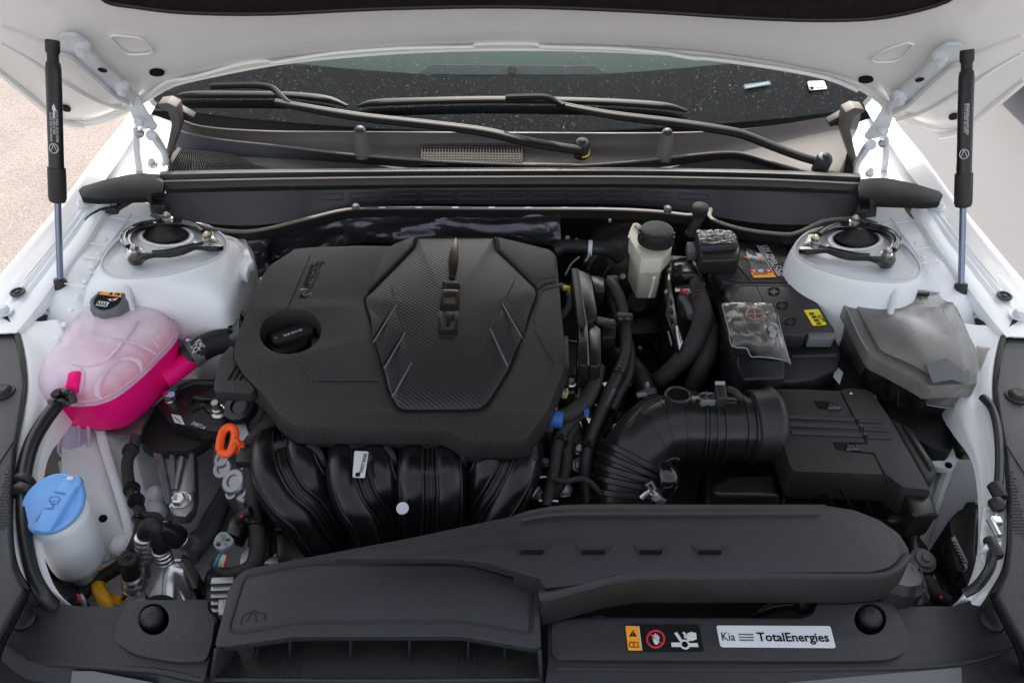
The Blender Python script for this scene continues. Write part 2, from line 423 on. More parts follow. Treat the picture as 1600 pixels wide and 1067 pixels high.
# dark holes with rims, pressed outlines, oval slots
def disc_on_bonnet(px, py, a, b, ang, m, off=.0155, nm='drain_hole', th=.003):
    pts = []
    for k in range(20):
        t = 2*math.pi*k/20; x, y = a*math.cos(t), b*math.sin(t)
        pts.append(bsurf(px+x*math.cos(ang)-y*math.sin(ang), py+x*math.sin(ang)+y*math.cos(ang), off=off))
    return MB().prism(pts, BN*th).done(nm, m, bon)
for px, py, a, b, an, nm in ((245, 115, 12, 5.2, .05, 'drain_hole'), (1353, 126, 12, 5, -.05, 'drain_hole'), (103, 171, 8, 4, .35, 'drain_hole'), (1490, 184, 8, 4, -.25, 'drain_hole')):
    disc_on_bonnet(px, py, a, b, an, M['ink'], nm=nm)
for pts in ([(171, 58), (180, 55), (222, 60), (239, 80), (232, 85), (201, 86), (190, 80)], [(1428, 70), (1418, 67), (1384, 78), (1361, 94), (1370, 98), (1400, 97), (1412, 90)]):
    MB().tube(roundpoly([bsurf(*p, off=.0145) for p in pts], .012)+[bsurf(*pts[0], off=.0145)], .0022, n=6, sub=1).done('pressed_outline', M['white'], bon)
# side channel: deep pressed flange along each wing
def wing(sg):
    f = lambda x, y: (x, y) if sg < 0 else (1600-x-3, y+16)
    # long crease from the frame edge down to the hinge root
    for pts, r in (([(0, 38), (60, 62), (120, 92), (160, 118), (190, 140), (212, 168)], .005), ([(0, 66), (45, 92), (100, 130), (150, 158), (196, 172)], .004), ([(-6, 108), (60, 163), (95, 190), (130, 197)], .006)):
        MB().tube([bsurf(*f(*p), off=.012) for p in pts], r, n=8, sub=4).done('pressed_rib', M['white'], bon)
wing(-1); wing(1)

# ================================================================== HINGES
def hinge(sg, dy, label):
    f = lambda x, y: (x, y) if sg < 0 else (1597-x, y+dy)
    g = lambda pts: [f(*p) for p in pts]
    hb = bon
    # upper arm bolted to the bonnet
    arm = g([(91, 60), (96, 55), (118, 56), (134, 66), (146, 84), (160, 102), (180, 118), (206, 144), (212, 152), (208, 168), (201, 160), (175, 147), (150, 122), (118, 97), (108, 87), (94, 84)])
    pts = [bsurf(*p, off=.030) for p in arm]
    hb = MB().prism(pts, BN*.006, bev=.0018).done('hinge', M['bracket'], bon); hb['label'] = label
    # flange along the arm's outer edge
    MB().tube([bsurf(*p, off=.032) for p in g([(92, 84), (108, 88), (120, 98), (150, 124), (176, 148), (200, 162)])], .0045, n=8, sub=3).done('arm_flange', M['bracket'], hb)
    # standoff feet to the bonnet
    for p in g([(128, 79), (191, 141)]):
        c = bsurf(*p, off=.036); MB().lathe([(.012, -.012), (.012, .0), (.011, .002)], c, -BN, 16).lathe([(.0075, .0), (.0078, .008), (.006, .0095)], c, -BN, 6).done('bolt', M['bracket'], hb)
    c = bsurf(*f(160, 110), off=.031); MB().lathe([(.007, 0), (.007, .0006)], c, -BN, 14).done('slot_hole', M['ink'], hb)
    # link that drops from the arm to the bracket on the apron
    a0, a1, a2, a3 = f(206, 150), f(222, 178), f(236, 196), f(243, 203)
    A = [bsurf(*f(204, 148), off=.030), PY(*f(222, 176), 1.305), PY(*f(240, 202), 1.31)]
    lp = g([(204, 146), (214, 150), (230, 178), (246, 200), (243, 204), (228, 202), (214, 196), (206, 184), (199, 160)])
    ly = [1.30]*9
    MB().prism([PY(p[0], p[1], 1.315) for p in lp], (0, .006, .003), bev=.0015).done('hinge_link', M['bracket'], hb)
    c = PY(*f(218, 190), 1.300); MB().lathe([(.008, 0), (.008, .010), (.006, .012)], c, (-.2*sg, -1, .4), 14).done('pivot', M['bracket'], hb)
    c = PY(*f(220, 209), 1.306); MB().lathe([(.007, 0), (.007, .014), (.004, .016)], c, (-.2*sg, -1, .4), 6).done('pivot', M['alu'], hb)
    c = PY(*f(238, 211), 1.306); MB().lathe([(.010, 0), (.010, .008), (.0075, .008), (.0075, .012)], c, (-.2*sg, -1, .4), 16).done('pivot', M['bracket'], hb)
    # fixed bracket: a folded upright with a bright leg and a curved leg
    MB().prism([PY(x, y, 1.33) for x, y in g([(207, 202), (212, 199), (216, 214), (218, 240), (224, 271), (212, 271), (208, 240)])], (0, .012, .004), bev=.002).done('hinge_bracket', M['bracket'], hb)
    MB().tube([PY(*f(238, 210), 1.322), PY(*f(246, 226), 1.325), PY(*f(256, 240), 1.327), PY(*f(260, 258), 1.33)], .006, n=8, flat=.5).done('hinge_bracket', M['bracket'], hb)
    MB().tube([PY(*f(244, 211), 1.326), PY(*f(252, 224), 1.328), PY(*f(262, 243), 1.33)], .004, n=8, flat=.5).done('hinge_bracket', M['alub'], hb)
    c = PY(*f(239, 258), 1.31); MB().lathe([(.009, 0), (.009, .006), (.006, .008), (.006, .016)], c, (-.3*sg, -.6, 1), 6).done('bolt', M['alub'], hb)
hinge(-1, 0, 'white steel bonnet hinge behind the left gas strut')
hinge(1, 15, 'white steel bonnet hinge behind the right gas strut, by the small windscreen sticker')

# ================================================================== GAS STRUTS
def strut(top, bot, label, flip):
    g = empty('gas_strut', bot, label, 'gas strut', 'gas struts holding the bonnet')
    d = (bot-top); Ln = d.length; d.normalize(); ax = d
    at = lambda k: top+ax*(Ln*k)
    # tube
    q = ax
    def lat(prof): return MB().lathe([(r, h*Ln) for r, h in prof], top, ax, 28)
    lat([(.0100, .085), (.0108, .09), (.0108, .50)]).done('pressure_tube', M['satin'], g)
    lat([(.0085, -.012), (.0098, -.008), (.0098, .03), (.0078, .04), (.0078, .065), (.0098, .072), (.0103, .087)]).done('end_fitting', M['rubber'], g)
    lat([(.0126, .465), (.0128, .47), (.0128, .585), (.011, .60), (.006, .605)]).done('sleeve', M['black'], g)
    lat([(.0048, .60), (.0048, .945)]).done('rod', mat('strut_rod_steel', (.17, .20, .27), .25, metal=.9), g)
    lat([(.0088, .925), (.0096, .93), (.0100, .965), (.0105, 1.0), (.0085, 1.012)]).done('ball_socket', M['rubber'], g)
    # printed data on the tube, facing the front of the car
    n = Vector((0, -1, .2)); n = (n-ax*n.dot(ax)).normalized(); sd_ = ax.cross(n)
    def onr(k, side): return at(k)+n*.0109*math.cos(side)+sd_*.0109*math.sin(side)
    if flip:
        for s_, a, b, tx in ((-.15, .25, .33, '81160 L1000 GS 350N'), (.2, .25, .36, 'DO NOT OPEN  HIGH PRESSURE'), (-.5, .24, .36, 'NICHT OFFNEN  NE PAS OUVRIR')):
            nn = (n*math.cos(s_)+sd_*math.sin(s_))
            text(tx, onr(a, s_)+nn*.0003, onr(b, s_)+nn*.0003, M['wprint'], g, up=nn, h=1.6)
        nn = (n*math.cos(-.35)+sd_*math.sin(-.35)); c = onr(.215, -.35)
        MB().prism([c+nn*.0004+v for v in (ax*0, ax*.010-sd_*.004, ax*.010+sd_*.004)], -nn*.0003).prism([c+nn*.0004+v for v in (ax*.010-sd_*.0012, ax*.022-sd_*.0012, ax*.022+sd_*.0012, ax*.010+sd_*.0012)], -nn*.0003).done('arrow_mark', M['wprint'], g)
    else:
        for s_, a, b, tx in ((.35, .19, .31, 'PRESSURIZED DO NOT OPEN'), (.6, .19, .30, '81170 L1000 GS 350N')):
            nn = (n*math.cos(s_)+sd_*math.sin(s_))
            text(tx, onr(a, s_)+nn*.0003, onr(b, s_)+nn*.0003, M['wprint'], g, up=nn, h=1.6)
    s_ = -.2 if flip else .5; nn = (n*math.cos(s_)+sd_*math.sin(s_)); c = onr(.385, s_)+nn*.0004; t2 = nn.cross(ax)
    ring = [c+ax*.007*math.cos(k*math.pi/10)+t2*.006*math.sin(k*math.pi/10) for k in range(21)]
    MB().tube(ring, .0006, n=4, sub=1).tube([c-ax*.006, c+ax*.004+t2*.004], .0005, n=4, sub=1).tube([c-ax*.006, c+ax*.004-t2*.004], .0005, n=4, sub=1).done('logo_mark', M['wprint'], g)
    # ball stud
    side = Vector((1 if bot.x > 0 else -1, 0, 0))
    return g
sb1, st1 = P(95, 463, .925), bsurf(82, 68, off=.055)
sb2, st2 = P(1501, 470, .925), bsurf(1511, 83, off=.055)
strut(st1, sb1, 'black gas strut at the left, with a white arrow printed on its tube', True)
strut(st2, sb2, 'black gas strut at the right, in front of the neighbouring white car', False)
# ================================================================== WINDSCREEN AND CABIN
GS = .42
def G(px, py, lift=0.0):     # point on the windscreen plane, bowed a little across
    a = P(px, py, 1.0-.42*GS+lift, GS); return a
def mk_glass():
    m = bpy.data.materials.new('dusty_windscreen_glass'); m.use_nodes = True; t = m.node_tree; N = t.nodes; L = t.links
    for n in list(N): N.remove(n)
    o = N.new('ShaderNodeOutputMaterial'); g = N.new('ShaderNodeNewGeometry')
    tr = N.new('ShaderNodeBsdfTransparent'); tr.inputs[0].default_value = (.70, .79, .75, 1)
    gl = N.new('ShaderNodeBsdfGlossy'); gl.inputs['Roughness'].default_value = .03
    fr = N.new('ShaderNodeFresnel'); fr.inputs['IOR'].default_value = 1.22
    m1 = N.new('ShaderNodeMixShader'); L.new(fr.outputs[0], m1.inputs[0]); L.new(tr.outputs[0], m1.inputs[1]); L.new(gl.outputs[0], m1.inputs[2])
    df = N.new('ShaderNodeBsdfDiffuse'); df.inputs[0].default_value = (.75, .75, .74, 1)
    mp = N.new('ShaderNodeMapping'); mp.inputs['Scale'].default_value = (1, .28, 1); L.new(g.outputs['Position'], mp.inputs['Vector'])
    n1 = N.new('ShaderNodeTexNoise'); n1.inputs['Scale'].default_value = 430; n1.inputs['Detail'].default_value = 1; L.new(mp.outputs[0], n1.inputs['Vector'])
    r1 = N.new('ShaderNodeMapRange'); r1.inputs['From Min'].default_value = .66; r1.inputs['From Max'].default_value = .78; L.new(n1.outputs['Fac'], r1.inputs['Value'])
    n2 = N.new('ShaderNodeTexNoise'); n2.inputs['Scale'].default_value = 14; L.new(g.outputs['Position'], n2.inputs['Vector'])
    mm = N.new('ShaderNodeMath'); mm.operation = 'MULTIPLY'; L.new(r1.outputs[0], mm.inputs[0]); L.new(n2.outputs['Fac'], mm.inputs[1])
    ma = N.new('ShaderNodeMath'); ma.operation = 'MULTIPLY_ADD'; L.new(mm.outputs[0], ma.inputs[0]); ma.inputs[1].default_value = .5; ma.inputs[2].default_value = .006
    m2 = N.new('ShaderNodeMixShader'); L.new(ma.outputs[0], m2.inputs[0]); L.new(m1.outputs[0], m2.inputs[1]); L.new(df.outputs[0], m2.inputs[2])
    L.new(m2.outputs[0], o.inputs[0]); return m
M['glass'] = mk_glass()
M['frit'] = mat('black_glass_band', (.008, .008, .010), .25, spec=.15)
M['dash'] = mat('dark_dashboard', (.15, .18, .165), .6, bump=.3, bscale=300)  # greenish base lightened to stand for sun on the dashboard
M['seatc'] = mat('pale_cabin_trim', (.42, .46, .40), .6)
ws = empty('windscreen', (0, 1.42, 1.0), 'dusty windscreen glass behind the wipers', 'windscreen')
xs = (150, 400, 800, 1200, 1450)
def bow(p): return Vector((p.x, p.y+.10*(p.x/.7)**2, p.z-.0*(p.x/.7)**2))
gl = [[G(x, 207) for x in xs], [G(x, 165) for x in xs], [G(x, 110) for x in xs]]
top = [p+Vector((0, 1, GS))*.75 for p in gl[-1]]
gl += [[(a+b)/2 for a, b in zip(gl[-1], top)], top]
gl = [[bow(p) for p in r] for r in gl]
MB().patch(gl, 6, 4, thick=0).done('glass', M['glass'], ws)
fr = [[bow(G(x, 209, -.006)) for x in xs], [bow(G(x, 165, -.006)) for x in xs], [bow(G(x, y, -.006)) for x, y in zip(xs, (112, 113, 121, 113, 108))]]
MB().patch(fr, 6, 2, thick=.002).done('black_band', M['frit'], ws)
# stickers on the glass
st = [bow(G(x, y, .003)) for x, y in ((1277, 154), (1306, 156), (1312, 170), (1281, 169))]
pl = decal(roundpoly(st, .004), M['paper'], ws, 'sticker', label='white sticker with small print at the glass corner')
text('GS 350 042', bow(G(1284, 166, .006)), bow(G(1308, 168, .006)), M['ink'], ws, up=(0, -GS, 1), h=.9)
MB().lathe([(.004, 0), (.004, .0004)], bow(G(1285, 165, .0065)), (0, -GS, 1), 12).done('round_mark', M['ink'], ws)
decal([bow(G(x, y, .002)) for x, y in ((1170, 149), (1213, 147), (1215, 153), (1171, 156))], mat('vin_strip', (.10, .17, .20), .4), ws, 'vin_plate')
text('KNAG6412BPA530918', bow(G(1175, 154, .004)), bow(G(1211, 151, .004)), M['wprint'], ws, up=(0, -GS, 1), h=1.2)
# cabin behind the glass
cb = empty('cabin', (0, 2.1, .6), 'dark dashboard and pale cabin trim seen through the windscreen', 'cabin')
MB().patch([[Vector((x, 1.50+.1*(x/.7)**2, .985)) for x in (-.8, -.4, 0, .4, .8)], [Vector((x, 1.75, 1.035+.015*math.cos(x*2))) for x in (-.8, -.4, 0, .4, .8)],
            [Vector((x, 2.02, 1.03)) for x in (-.8, -.4, 0, .4, .8)], [Vector((x, 2.08, .85)) for x in (-.8, -.4, 0, .4, .8)]], 4, 4, thick=.01).done('dashboard', M['dash'], cb)
MB().box((0, 2.55, .80), (1.5, .9, .2), bev=.05).done('seat_base', M['seatc'], cb)
for x in (-.38, .38): MB().box((x, 2.95, 1.05), (.52, .2, .7), rot=(R(-15), 0, 0), bev=.06, seg=3).done('seat', M['seatc'], cb)
MB().box((0, 1.62, .75), (1.6, .08, .4)).done('bulkhead', M['dash'], cb)
# forward camera housing high behind the glass, seen as a pale outline
MB().prism([bow(G(x, y, -.02)) for x, y in ((672, 102), (930, 104), (955, 120), (650, 119))], (0, .02, -.02), bev=.003).done('camera_housing', M['greyp'], cb)
MB().lathe([(.009, 0), (.009, .006), (.004, .009)], bow(G(800, 112, -.012)), (0, -.6, .6), 16).done('camera_lens', M['gloss'], cb)

# ================================================================== COWL
cw = empty('windscreen_cowl', (0, 1.33, .95), 'dusty black plastic cowl panel below the windscreen', 'cowl panel')
M['cowl'] = mat('sun_faded_cowl_plastic', (.085, .075, .070), .55, bump=.5, bscale=1400, dust=.45, var=.12)  # brown-grey base raised to carry the sunlight on black plastic
ck = lambda pts, z: [P(x, y, z) for x, y in pts]
rows = [ck([(262, 168), (300, 195), (400, 205), (545, 206), (800, 208), (1050, 208), (1180, 200), (1300, 182), (1345, 178)], 1.005),
        ck([(272, 200), (330, 212), (430, 220), (560, 224), (800, 222), (1040, 224), (1180, 220), (1300, 205), (1340, 200)], .985),
        ck([(280, 225), (350, 232), (450, 240), (560, 240), (800, 240), (1040, 240), (1180, 243), (1290, 240), (1325, 232)], .972),
        ck([(270, 240), (350, 250), (450, 258), (560, 256), (800, 257), (1040, 255), (1180, 262), (1290, 270), (1318, 268)], .965),
        ck([(262, 262), (350, 270), (450, 276), (560, 276), (800, 276), (1040, 276), (1180, 278), (1290, 278), (1318, 275)], .955)]
MB().patch(rows, 5, 4, thick=.003).done('trough', M['cowl'], cw)
# front rim of the trough, sweeping
rim = [(272, 190), (282, 205), (340, 218), (430, 228), (560, 243), (680, 252), (800, 257), (900, 259), (1000, 252), (1060, 245), (1120, 239), (1160, 240), (1210, 255), (1250, 266), (1290, 274)]
MB().tube([P(x, y, .99) for x, y in rim], .0024, n=8, sub=4).done('rim', M['cowl'], cw)
rw = [[P(x, y, .99) for x, y in rim], [P(x, y+(12 if 3 < i < 12 else 34-4*i if i <= 3 else 8), .965) for i, (x, y) in enumerate(rim)]]
MB().patch(rw, 3, 2, thick=.002).done('rim_wall', M['grey'], cw)
# end walls of the trough
for sg in (0, 1):
    f = (lambda x, y: (x, y)) if sg == 0 else (lambda x, y: (1597-x, y+8))
    pts = [f(*p) for p in ((246, 163), (262, 161), (276, 168), (282, 196), (276, 215), (264, 250), (256, 262), (252, 258), (262, 225), (268, 195), (262, 175), (246, 168))]
    MB().prism([PY(x, y, 1.335) for x, y in pts], (0, .03, .0), bev=.002).done('end_wall', M['cowl'], cw)
    MB().prism([PY(*f(*p), 1.36) for p in ((262, 165), (278, 170), (303, 184), (300, 191), (284, 188), (270, 178))], (0, .02, 0), bev=.002).done('end_seal', M['rubber'], cw)
# intake grilles: real slats
def grille(corners, nx, ny, z, r=.0009):
    a, b, c, d = [P(x, y, z) for x, y in corners]; mb = MB()
    for i in range(nx+1):
        t = i/nx; mb.tube([a.lerp(b, t), d.lerp(c, t)], r, n=4, sub=1)
    for j in range(ny+1):
        t = j/ny; mb.tube([a.lerp(d, t), b.lerp(c, t)], r, n=4, sub=1)
    return mb
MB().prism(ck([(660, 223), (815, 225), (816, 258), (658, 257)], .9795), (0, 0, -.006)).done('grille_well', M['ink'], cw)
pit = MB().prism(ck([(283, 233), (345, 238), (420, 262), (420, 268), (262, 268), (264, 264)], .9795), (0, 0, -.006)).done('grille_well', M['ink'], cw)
tag(grille([(660, 222), (815, 224), (816, 258), (658, 257)], 34, 9, .983).done('grille_slats', M['cowl'], cw, smooth=False), kind='stuff')
tag(grille([(283, 233), (360, 240), (424, 268), (262, 267)], 34, 12, .983, r=.0008).done('grille_slats', M['black'], cw, smooth=False), kind='stuff')
# washer jets
for x, y, lb in ((565, 243, 'upright washer jet on the cowl, left of the central intake grille'), (1040, 247, 'upright washer jet on the cowl, right of the wiper pivot with yellow tape')):
    j = empty('washer_jet', P(x, y, .985), lb, 'washer jet', 'washer jets on the cowl')
    sg = 1 if x < 800 else -1; b0 = P(x+3*sg, y, .985); t0 = PY(x-3*sg, y-42, b0.y+.012)
    MB().tube([b0-Vector((0, 0, .004)), b0.lerp(t0, .5)+Vector((-.001*sg, 0, 0)), t0-Vector((0, 0, .004)), t0], [.0155, .0125, .0105, .008], n=16, sub=4).done('jet_post', M['cowl'], j)
    MB().lathe([(.003, -.003), (.0085, -.001), (.0085, .003), (.004, .0055)], t0+Vector((0, -.003, -.002)), (0, -.5, .85), 16).done('nozzle', M['grey'], j)

# seal strip and front panel across the bay
sl = empty('cowl_seal', P(800, 290, .95), 'long black rubber seal and panel across the rear of the bay', 'seal')
def xrow(pts, z): return [P(x, y, z) for x, y in pts]
rows = [xrow([(250, 268), (400, 265), (600, 263), (800, 262), (1000, 262), (1200, 266), (1345, 272)], .995),
        xrow([(250, 273), (400, 270), (600, 268), (800, 267), (1000, 267), (1200, 271), (1345, 277)], .998),
        xrow([(252, 281), (400, 277), (600, 274), (800, 273), (1000, 273), (1200, 277), (1345, 284)], .990),
        xrow([(252, 284), (400, 281), (600, 278), (800, 277), (1000, 277), (1200, 281), (1345, 288)], .994),
        xrow([(254, 296), (400, 292), (600, 289), (800, 288), (1000, 288), (1200, 292), (1345, 299)], .984)]
MB().patch(rows, 5, 3, thick=.003).done('seal_strip', M['black'], sl)
rows = [xrow([(232, 303), (400, 299), (600, 296), (800, 295), (1000, 295), (1200, 299), (1372, 306)], .980),
        xrow([(234, 318), (300, 325), (400, 322), (520, 312), (650, 309), (800, 309), (1000, 310), (1110, 315), (1200, 325), (1300, 333), (1370, 330)][::1][:0] or [(234, 322), (400, 326), (600, 310), (800, 308), (1000, 309), (1200, 325), (1370, 326)], .962),
        xrow([(237, 338), (400, 352), (600, 321), (800, 320), (1000, 321), (1200, 350), (1368, 345)], .945)]
MB().patch(rows, 6, 4, thick=.003).done('front_panel', M['grey'], sl)
# the panel's moulded squares and the score line
mb = MB()
for k in range(19):
    x0 = 262+k*57
    if 480 < x0 < 1090: y0, h = 302+1*abs(x0-800)/200, 9
    else: y0, h = 308, 19
    pts = [(x0, y0), (x0+46, y0), (x0+46, y0+h), (x0, y0+h)]
    pp = [PY(x, y, 0).copy() if 0 else P(x, y, .9785-(y-299)*.0009) for x, y in pts]
    mb.tube(pp+[pp[0]], .0009, n=4, sub=1)
mb.done('moulded_outline', M['black'], sl)
# lower lip: runs round and catches the light
lip1 = [(237, 336), (262, 345), (320, 356), (372, 362), (415, 358), (480, 342), (540, 328), (600, 325), (800, 326), (950, 327), (1030, 331), (1082, 336), (1086, 322), (1100, 316), (1110, 326), (1112, 342), (1160, 358), (1225, 366), (1250, 362), (1290, 345), (1340, 342), (1370, 350)]
MB().tube([P(x, y, .956) for x, y in lip1], .0042, n=8, sub=4, flat=.6).done('lower_lip', M['cowl'], sl)
rw = [[P(x, y, .948) for x, y in lip1], [P(x, y+13, .925) for x, y in lip1]]
MB().patch(rw, 3, 2, thick=.003).done('lip_skirt', M['black'], sl)
for x, y in ((556, 324), (1043, 327)):
    MB().lathe([(.007, 0), (.007, .003), (.004, .006)], P(x, y, .960), (0, -.2, 1), 14).done('push_pin', M['cowl'], sl)
for sg in (0, 1):
    f = (lambda x, y: (x, y)) if sg == 0 else (lambda x, y: (1596-x, y+7))
    wp = [f(*p) for p in ((122, 297), (128, 291), (165, 280), (200, 272), (222, 270), (252, 272), (256, 286), (254, 300), (236, 303), (236, 318), (228, 308), (150, 311), (127, 309))]
    MB().prism([P(x, y, .995) for x, y in wp], (0, 0, -.012), bev=.002).done('seal_wing', M['wiper'], sl)
    # stepped end box
    MB().prism([P(*f(*p), .972) for p in ((229, 303), (252, 300), (258, 322), (238, 320))], (0, 0, -.02), bev=.002).done('end_box', M['black'], sl)
# ================================================================== WIPERS
def wiper(arm, blade, conn, hub, label, tape, z0):
    g = empty('wiper', P(*hub, .99), label, 'wiper', 'windscreen wipers')
    pts = [P(x, y, z) for x, y, z, *_ in arm]; rs = [a[3]*.84 for a in arm]
    MB().tube(pts, rs, n=12, sub=5, flat=.62).done('wiper_arm', M['wiper'], g)
    # crisp ridge along the arm's top
    MB().tube([p+Vector((0, .004, r*.5)) for p, r in zip(pts, rs)], .0016, n=6, sub=4).done('arm_ridge', M['black'], g)
    bp = [P(x, y, z) for x, y, z in blade]
    MB().tube(bp, [.004]+[.0095]*(len(bp)-2)+[.004], n=10, sub=5, flat=.6).done('wiper_blade', M['wiper'], g)
    MB().tube([p+Vector((0, -.012, -.014)) for p in bp], .006, n=8, sub=4, flat=1.4).done('rubber_edge', M['ink'], g)
    cp = [P(x, y, z) for x, y, z in conn]
    MB().tube(cp, [.006]*len(cp), n=8, sub=4).done('blade_clip', M['wiper'], g)
    h = P(*hub, 1.0)
    MB().lathe([(.015, -.02), (.0155, .006), (.012, .013), (.004, .016)], h, (0, -.25, 1), 20).done('pivot_cap', M['grey'], g)
    MB().lathe([(.006, 0), (.005, .002), (.001, .0025)], h+Vector((0, -.004, .0155)), (0, -.25, 1), 16).done('cap_mark', M['satin'], g)
    if tape:
        tq = [P(x, y, .992) for x, y in ((911, 241), (923, 236), (923, 247), (913, 252))]
        mb = MB(); nsg = 6; cc = h+Vector((0, .004, -.016)); ring = [cc+Vector((.0163*math.cos(t), .0163*math.sin(t), 0)) for t in [R(-88+k*14) for k in range(nsg)]]
        for i in range(nsg-1): mb.quad(ring[i], ring[i+1], ring[i+1]+Vector((0, 0, .013)), ring[i]+Vector((0, 0, .013)))
        mb.done('yellow_tape', M['yel'], g)
    return g
wiper([(430, 160, 1.075, .008), (470, 168, 1.07, .0115), (560, 183, 1.06, .013), (640, 192, 1.052, .0135), (720, 201, 1.044, .0135), (770, 209, 1.037, .0145), (820, 221, 1.028, .0145), (870, 230, 1.015, .014), (906, 235, 1.003, .013)],
      [(278, 150, 1.055), (300, 148, 1.058), (380, 148, 1.062), (450, 149, 1.062), (510, 155, 1.058), (543, 166, 1.05)],
      [(330, 135, 1.085), (372, 134, 1.085), (400, 134, 1.085), (425, 138, 1.083), (440, 152, 1.078), (452, 163, 1.073)], (909, 230),
      'black wiper on the left, its pivot wrapped in yellow tape', True, 0)
wiper([(870, 163, 1.075, .007), (905, 171, 1.07, .010), (960, 181, 1.062, .012), (1050, 192, 1.052, .013), (1130, 204, 1.040, .0135), (1165, 212, 1.03, .0140), (1210, 230, 1.015, .0135), (1250, 245, 1.003, .0125), (1284, 255, .992, .012)],
      [(560, 166, 1.052), (585, 161, 1.058), (660, 158, 1.064), (760, 156, 1.066), (860, 157, 1.066), (960, 160, 1.063), (1040, 166, 1.058), (1073, 174, 1.05)],
      [(790, 153, 1.083), (820, 152, 1.085), (850, 152, 1.085), (866, 157, 1.08), (880, 166, 1.075)], (1286, 253),
      'black wiper on the right, its pivot at the right end of the cowl', False, 0)
# ================================================================== CAR BODY
cbd = empty('car_body', (0, 1.0, .3), 'white painted body of the car around the engine bay: wings, aprons and strut towers', 'car')
# black floor and firewall of the bay
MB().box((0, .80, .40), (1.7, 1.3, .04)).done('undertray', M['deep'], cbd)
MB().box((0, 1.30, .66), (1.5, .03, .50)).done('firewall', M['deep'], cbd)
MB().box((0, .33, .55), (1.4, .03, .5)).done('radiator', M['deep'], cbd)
LIP = M['white']
for sg in (0, 1):
    f = (lambda x, y: (x, y)) if sg == 0 else (lambda x, y: (1597-x, y+6))
    def S(pts): return [P(*f(x, y), z) for x, y, z in pts]
    # outer wing: curved panel falling away outside
    e = [(236, 118, 1.01), (212, 166, 1.0), (196, 192, .995), (160, 236, .985), (110, 303, .975), (50, 376, .965), (0, 436, .955), (-70, 520, .945), (-160, 640, .93)]
    inn = [(262, 130, 1.0), (236, 178, .99), (215, 205, .985), (178, 262, .975), (135, 318, .965), (75, 392, .955), (22, 458, .945), (-30, 545, .935), (-100, 660, .92)]
    A = S(inn); B = S(e); s = -1 if sg == 0 else 1
    C1 = [p+Vector((s*.012, 0, -.008)) for p in B]; C2 = [p+Vector((s*.045, 0, -.07)) for p in B]; C3 = [p+Vector((s*.06, 0, -.25)) for p in B]; C4 = [p+Vector((s*.04, 0, -.6)) for p in B]
    MB().patch([A, [a.lerp(b, .6) for a, b in zip(A, B)], B, C1, C2, C3, C4], 4, 3, thick=.002).done('wing', M['white'], cbd)
    MB().patch([[P(*f(x, y), z) for x, y, z in r_] for r_ in ([(222, 176, .985), (240, 180, .98), (268, 190, .975)], [(200, 206, .982), (225, 212, .970), (266, 225, .955)], [(178, 240, .976), (210, 245, .958), (264, 250, .95)], [(150, 285, .968), (200, 282, .95), (262, 285, .945)])], 4, 4, thick=.002).done('hinge_apron', M['whitei'], cbd)
    # ribbed rail bolted along the wing
    o_ = [(158, 312, .968), (120, 345, .962), (85, 388, .955), (48, 435, .950), (12, 482, .945), (-8, 514, .942)]
    i_ = [(172, 318, .966), (142, 368, .960), (110, 412, .953), (78, 455, .947), (50, 492, .942), (26, 520, .940)]
    o2 = [(124, 309, .969), (86, 352, .963), (48, 398, .956), (12, 442, .951), (-24, 488, .946), (-50, 520, .944)]
    I = S(i_); O = S(o2); rows = []
    hts = [-.018, 0, .001, -.001, -.004, -.0005, -.004, -.0005, -.004, -.001, 0, -.006]
    ts = [0, .02, .22, .34, .42, .50, .58, .66, .74, .84, .96, 1.0]
    for t, h in zip(ts, hts):
        rows.append([a.lerp(b, t)+Vector((0, 0, h*(1 if .08 < k/5 < .75 or h < -.005 else .1))) for k, (a, b) in enumerate(zip(I, O))])
    rail = MB().patch(rows, 5, 2, thick=.0025).done('wing_rail', M['whitei'], cbd)
    c = P(*f(132, 318), .970); c2 = P(*f(7, 487), .947); c3 = P(*f(28, 457), .950)
    for q in (c, c2): MB().lathe([(.013, 0), (.013, .002), (.0085, .003), (.0085, .009), (.006, .011)], q, (0, 0, 1), 6 if 0 else 16).done('bolt', M['bracket'], rail)
    MB().lathe([(.0115, 0), (.0115, .002), (.008, .003), (.0075, .001), (.004, .001), (.003, .003)], c3, (0, 0, 1), 20).done('grommet', M['rubber'], rail)
    # rubber gap strip under the rail's inner edge
    gs = [(186, 314, .952), (160, 350, .95), (124, 402, .945), (96, 440, .938), (66, 478, .93), (48, 512, .925)]
    MB().tube([P(*f(x+2, y), z-.008) for x, y, z in gs], .016, n=8, sub=4).done('gap_seal', M['rubber'], cbd)
    # shelf between rail and tower with pressed steps
    rows = []
    for (x0, y0), (x1, y1), zz in (((168, 322), (250, 345), .955), ((150, 350), (232, 372), .953), ((130, 378), (200, 398), .951), ((112, 404), (176, 420), .948), ((96, 428), (160, 452), .945), ((78, 452), (150, 480), .938), ((60, 480), (145, 512), .925), ((46, 515), (140, 545), .90), ((40, 560), (130, 580), .86)):
        rows.append([P(*f(x0+(x1-x0)*k/5, y0+(y1-y0)*k/5), zz+(.004 if (len(rows) % 2 and 0 < k < 4) else 0)-.0015*k) for k in range(6)])
    rows.insert(0, [p+Vector((0, .05, .005)) for p in rows[0]])
    MB().patch(rows, 3, 3, thick=.002).done('apron_shelf', M['whitei'], cbd)
    # strut tower
    SY = -.2
    def T(x, y, dz=0.0): return P(*f(x, y), .981+dz, SY)
    pl = [(157, 418), (163, 398), (186, 374), (225, 353), (272, 346), (325, 352), (353, 372), (354, 390), (332, 406), (298, 419), (250, 430), (200, 434), (170, 430)]
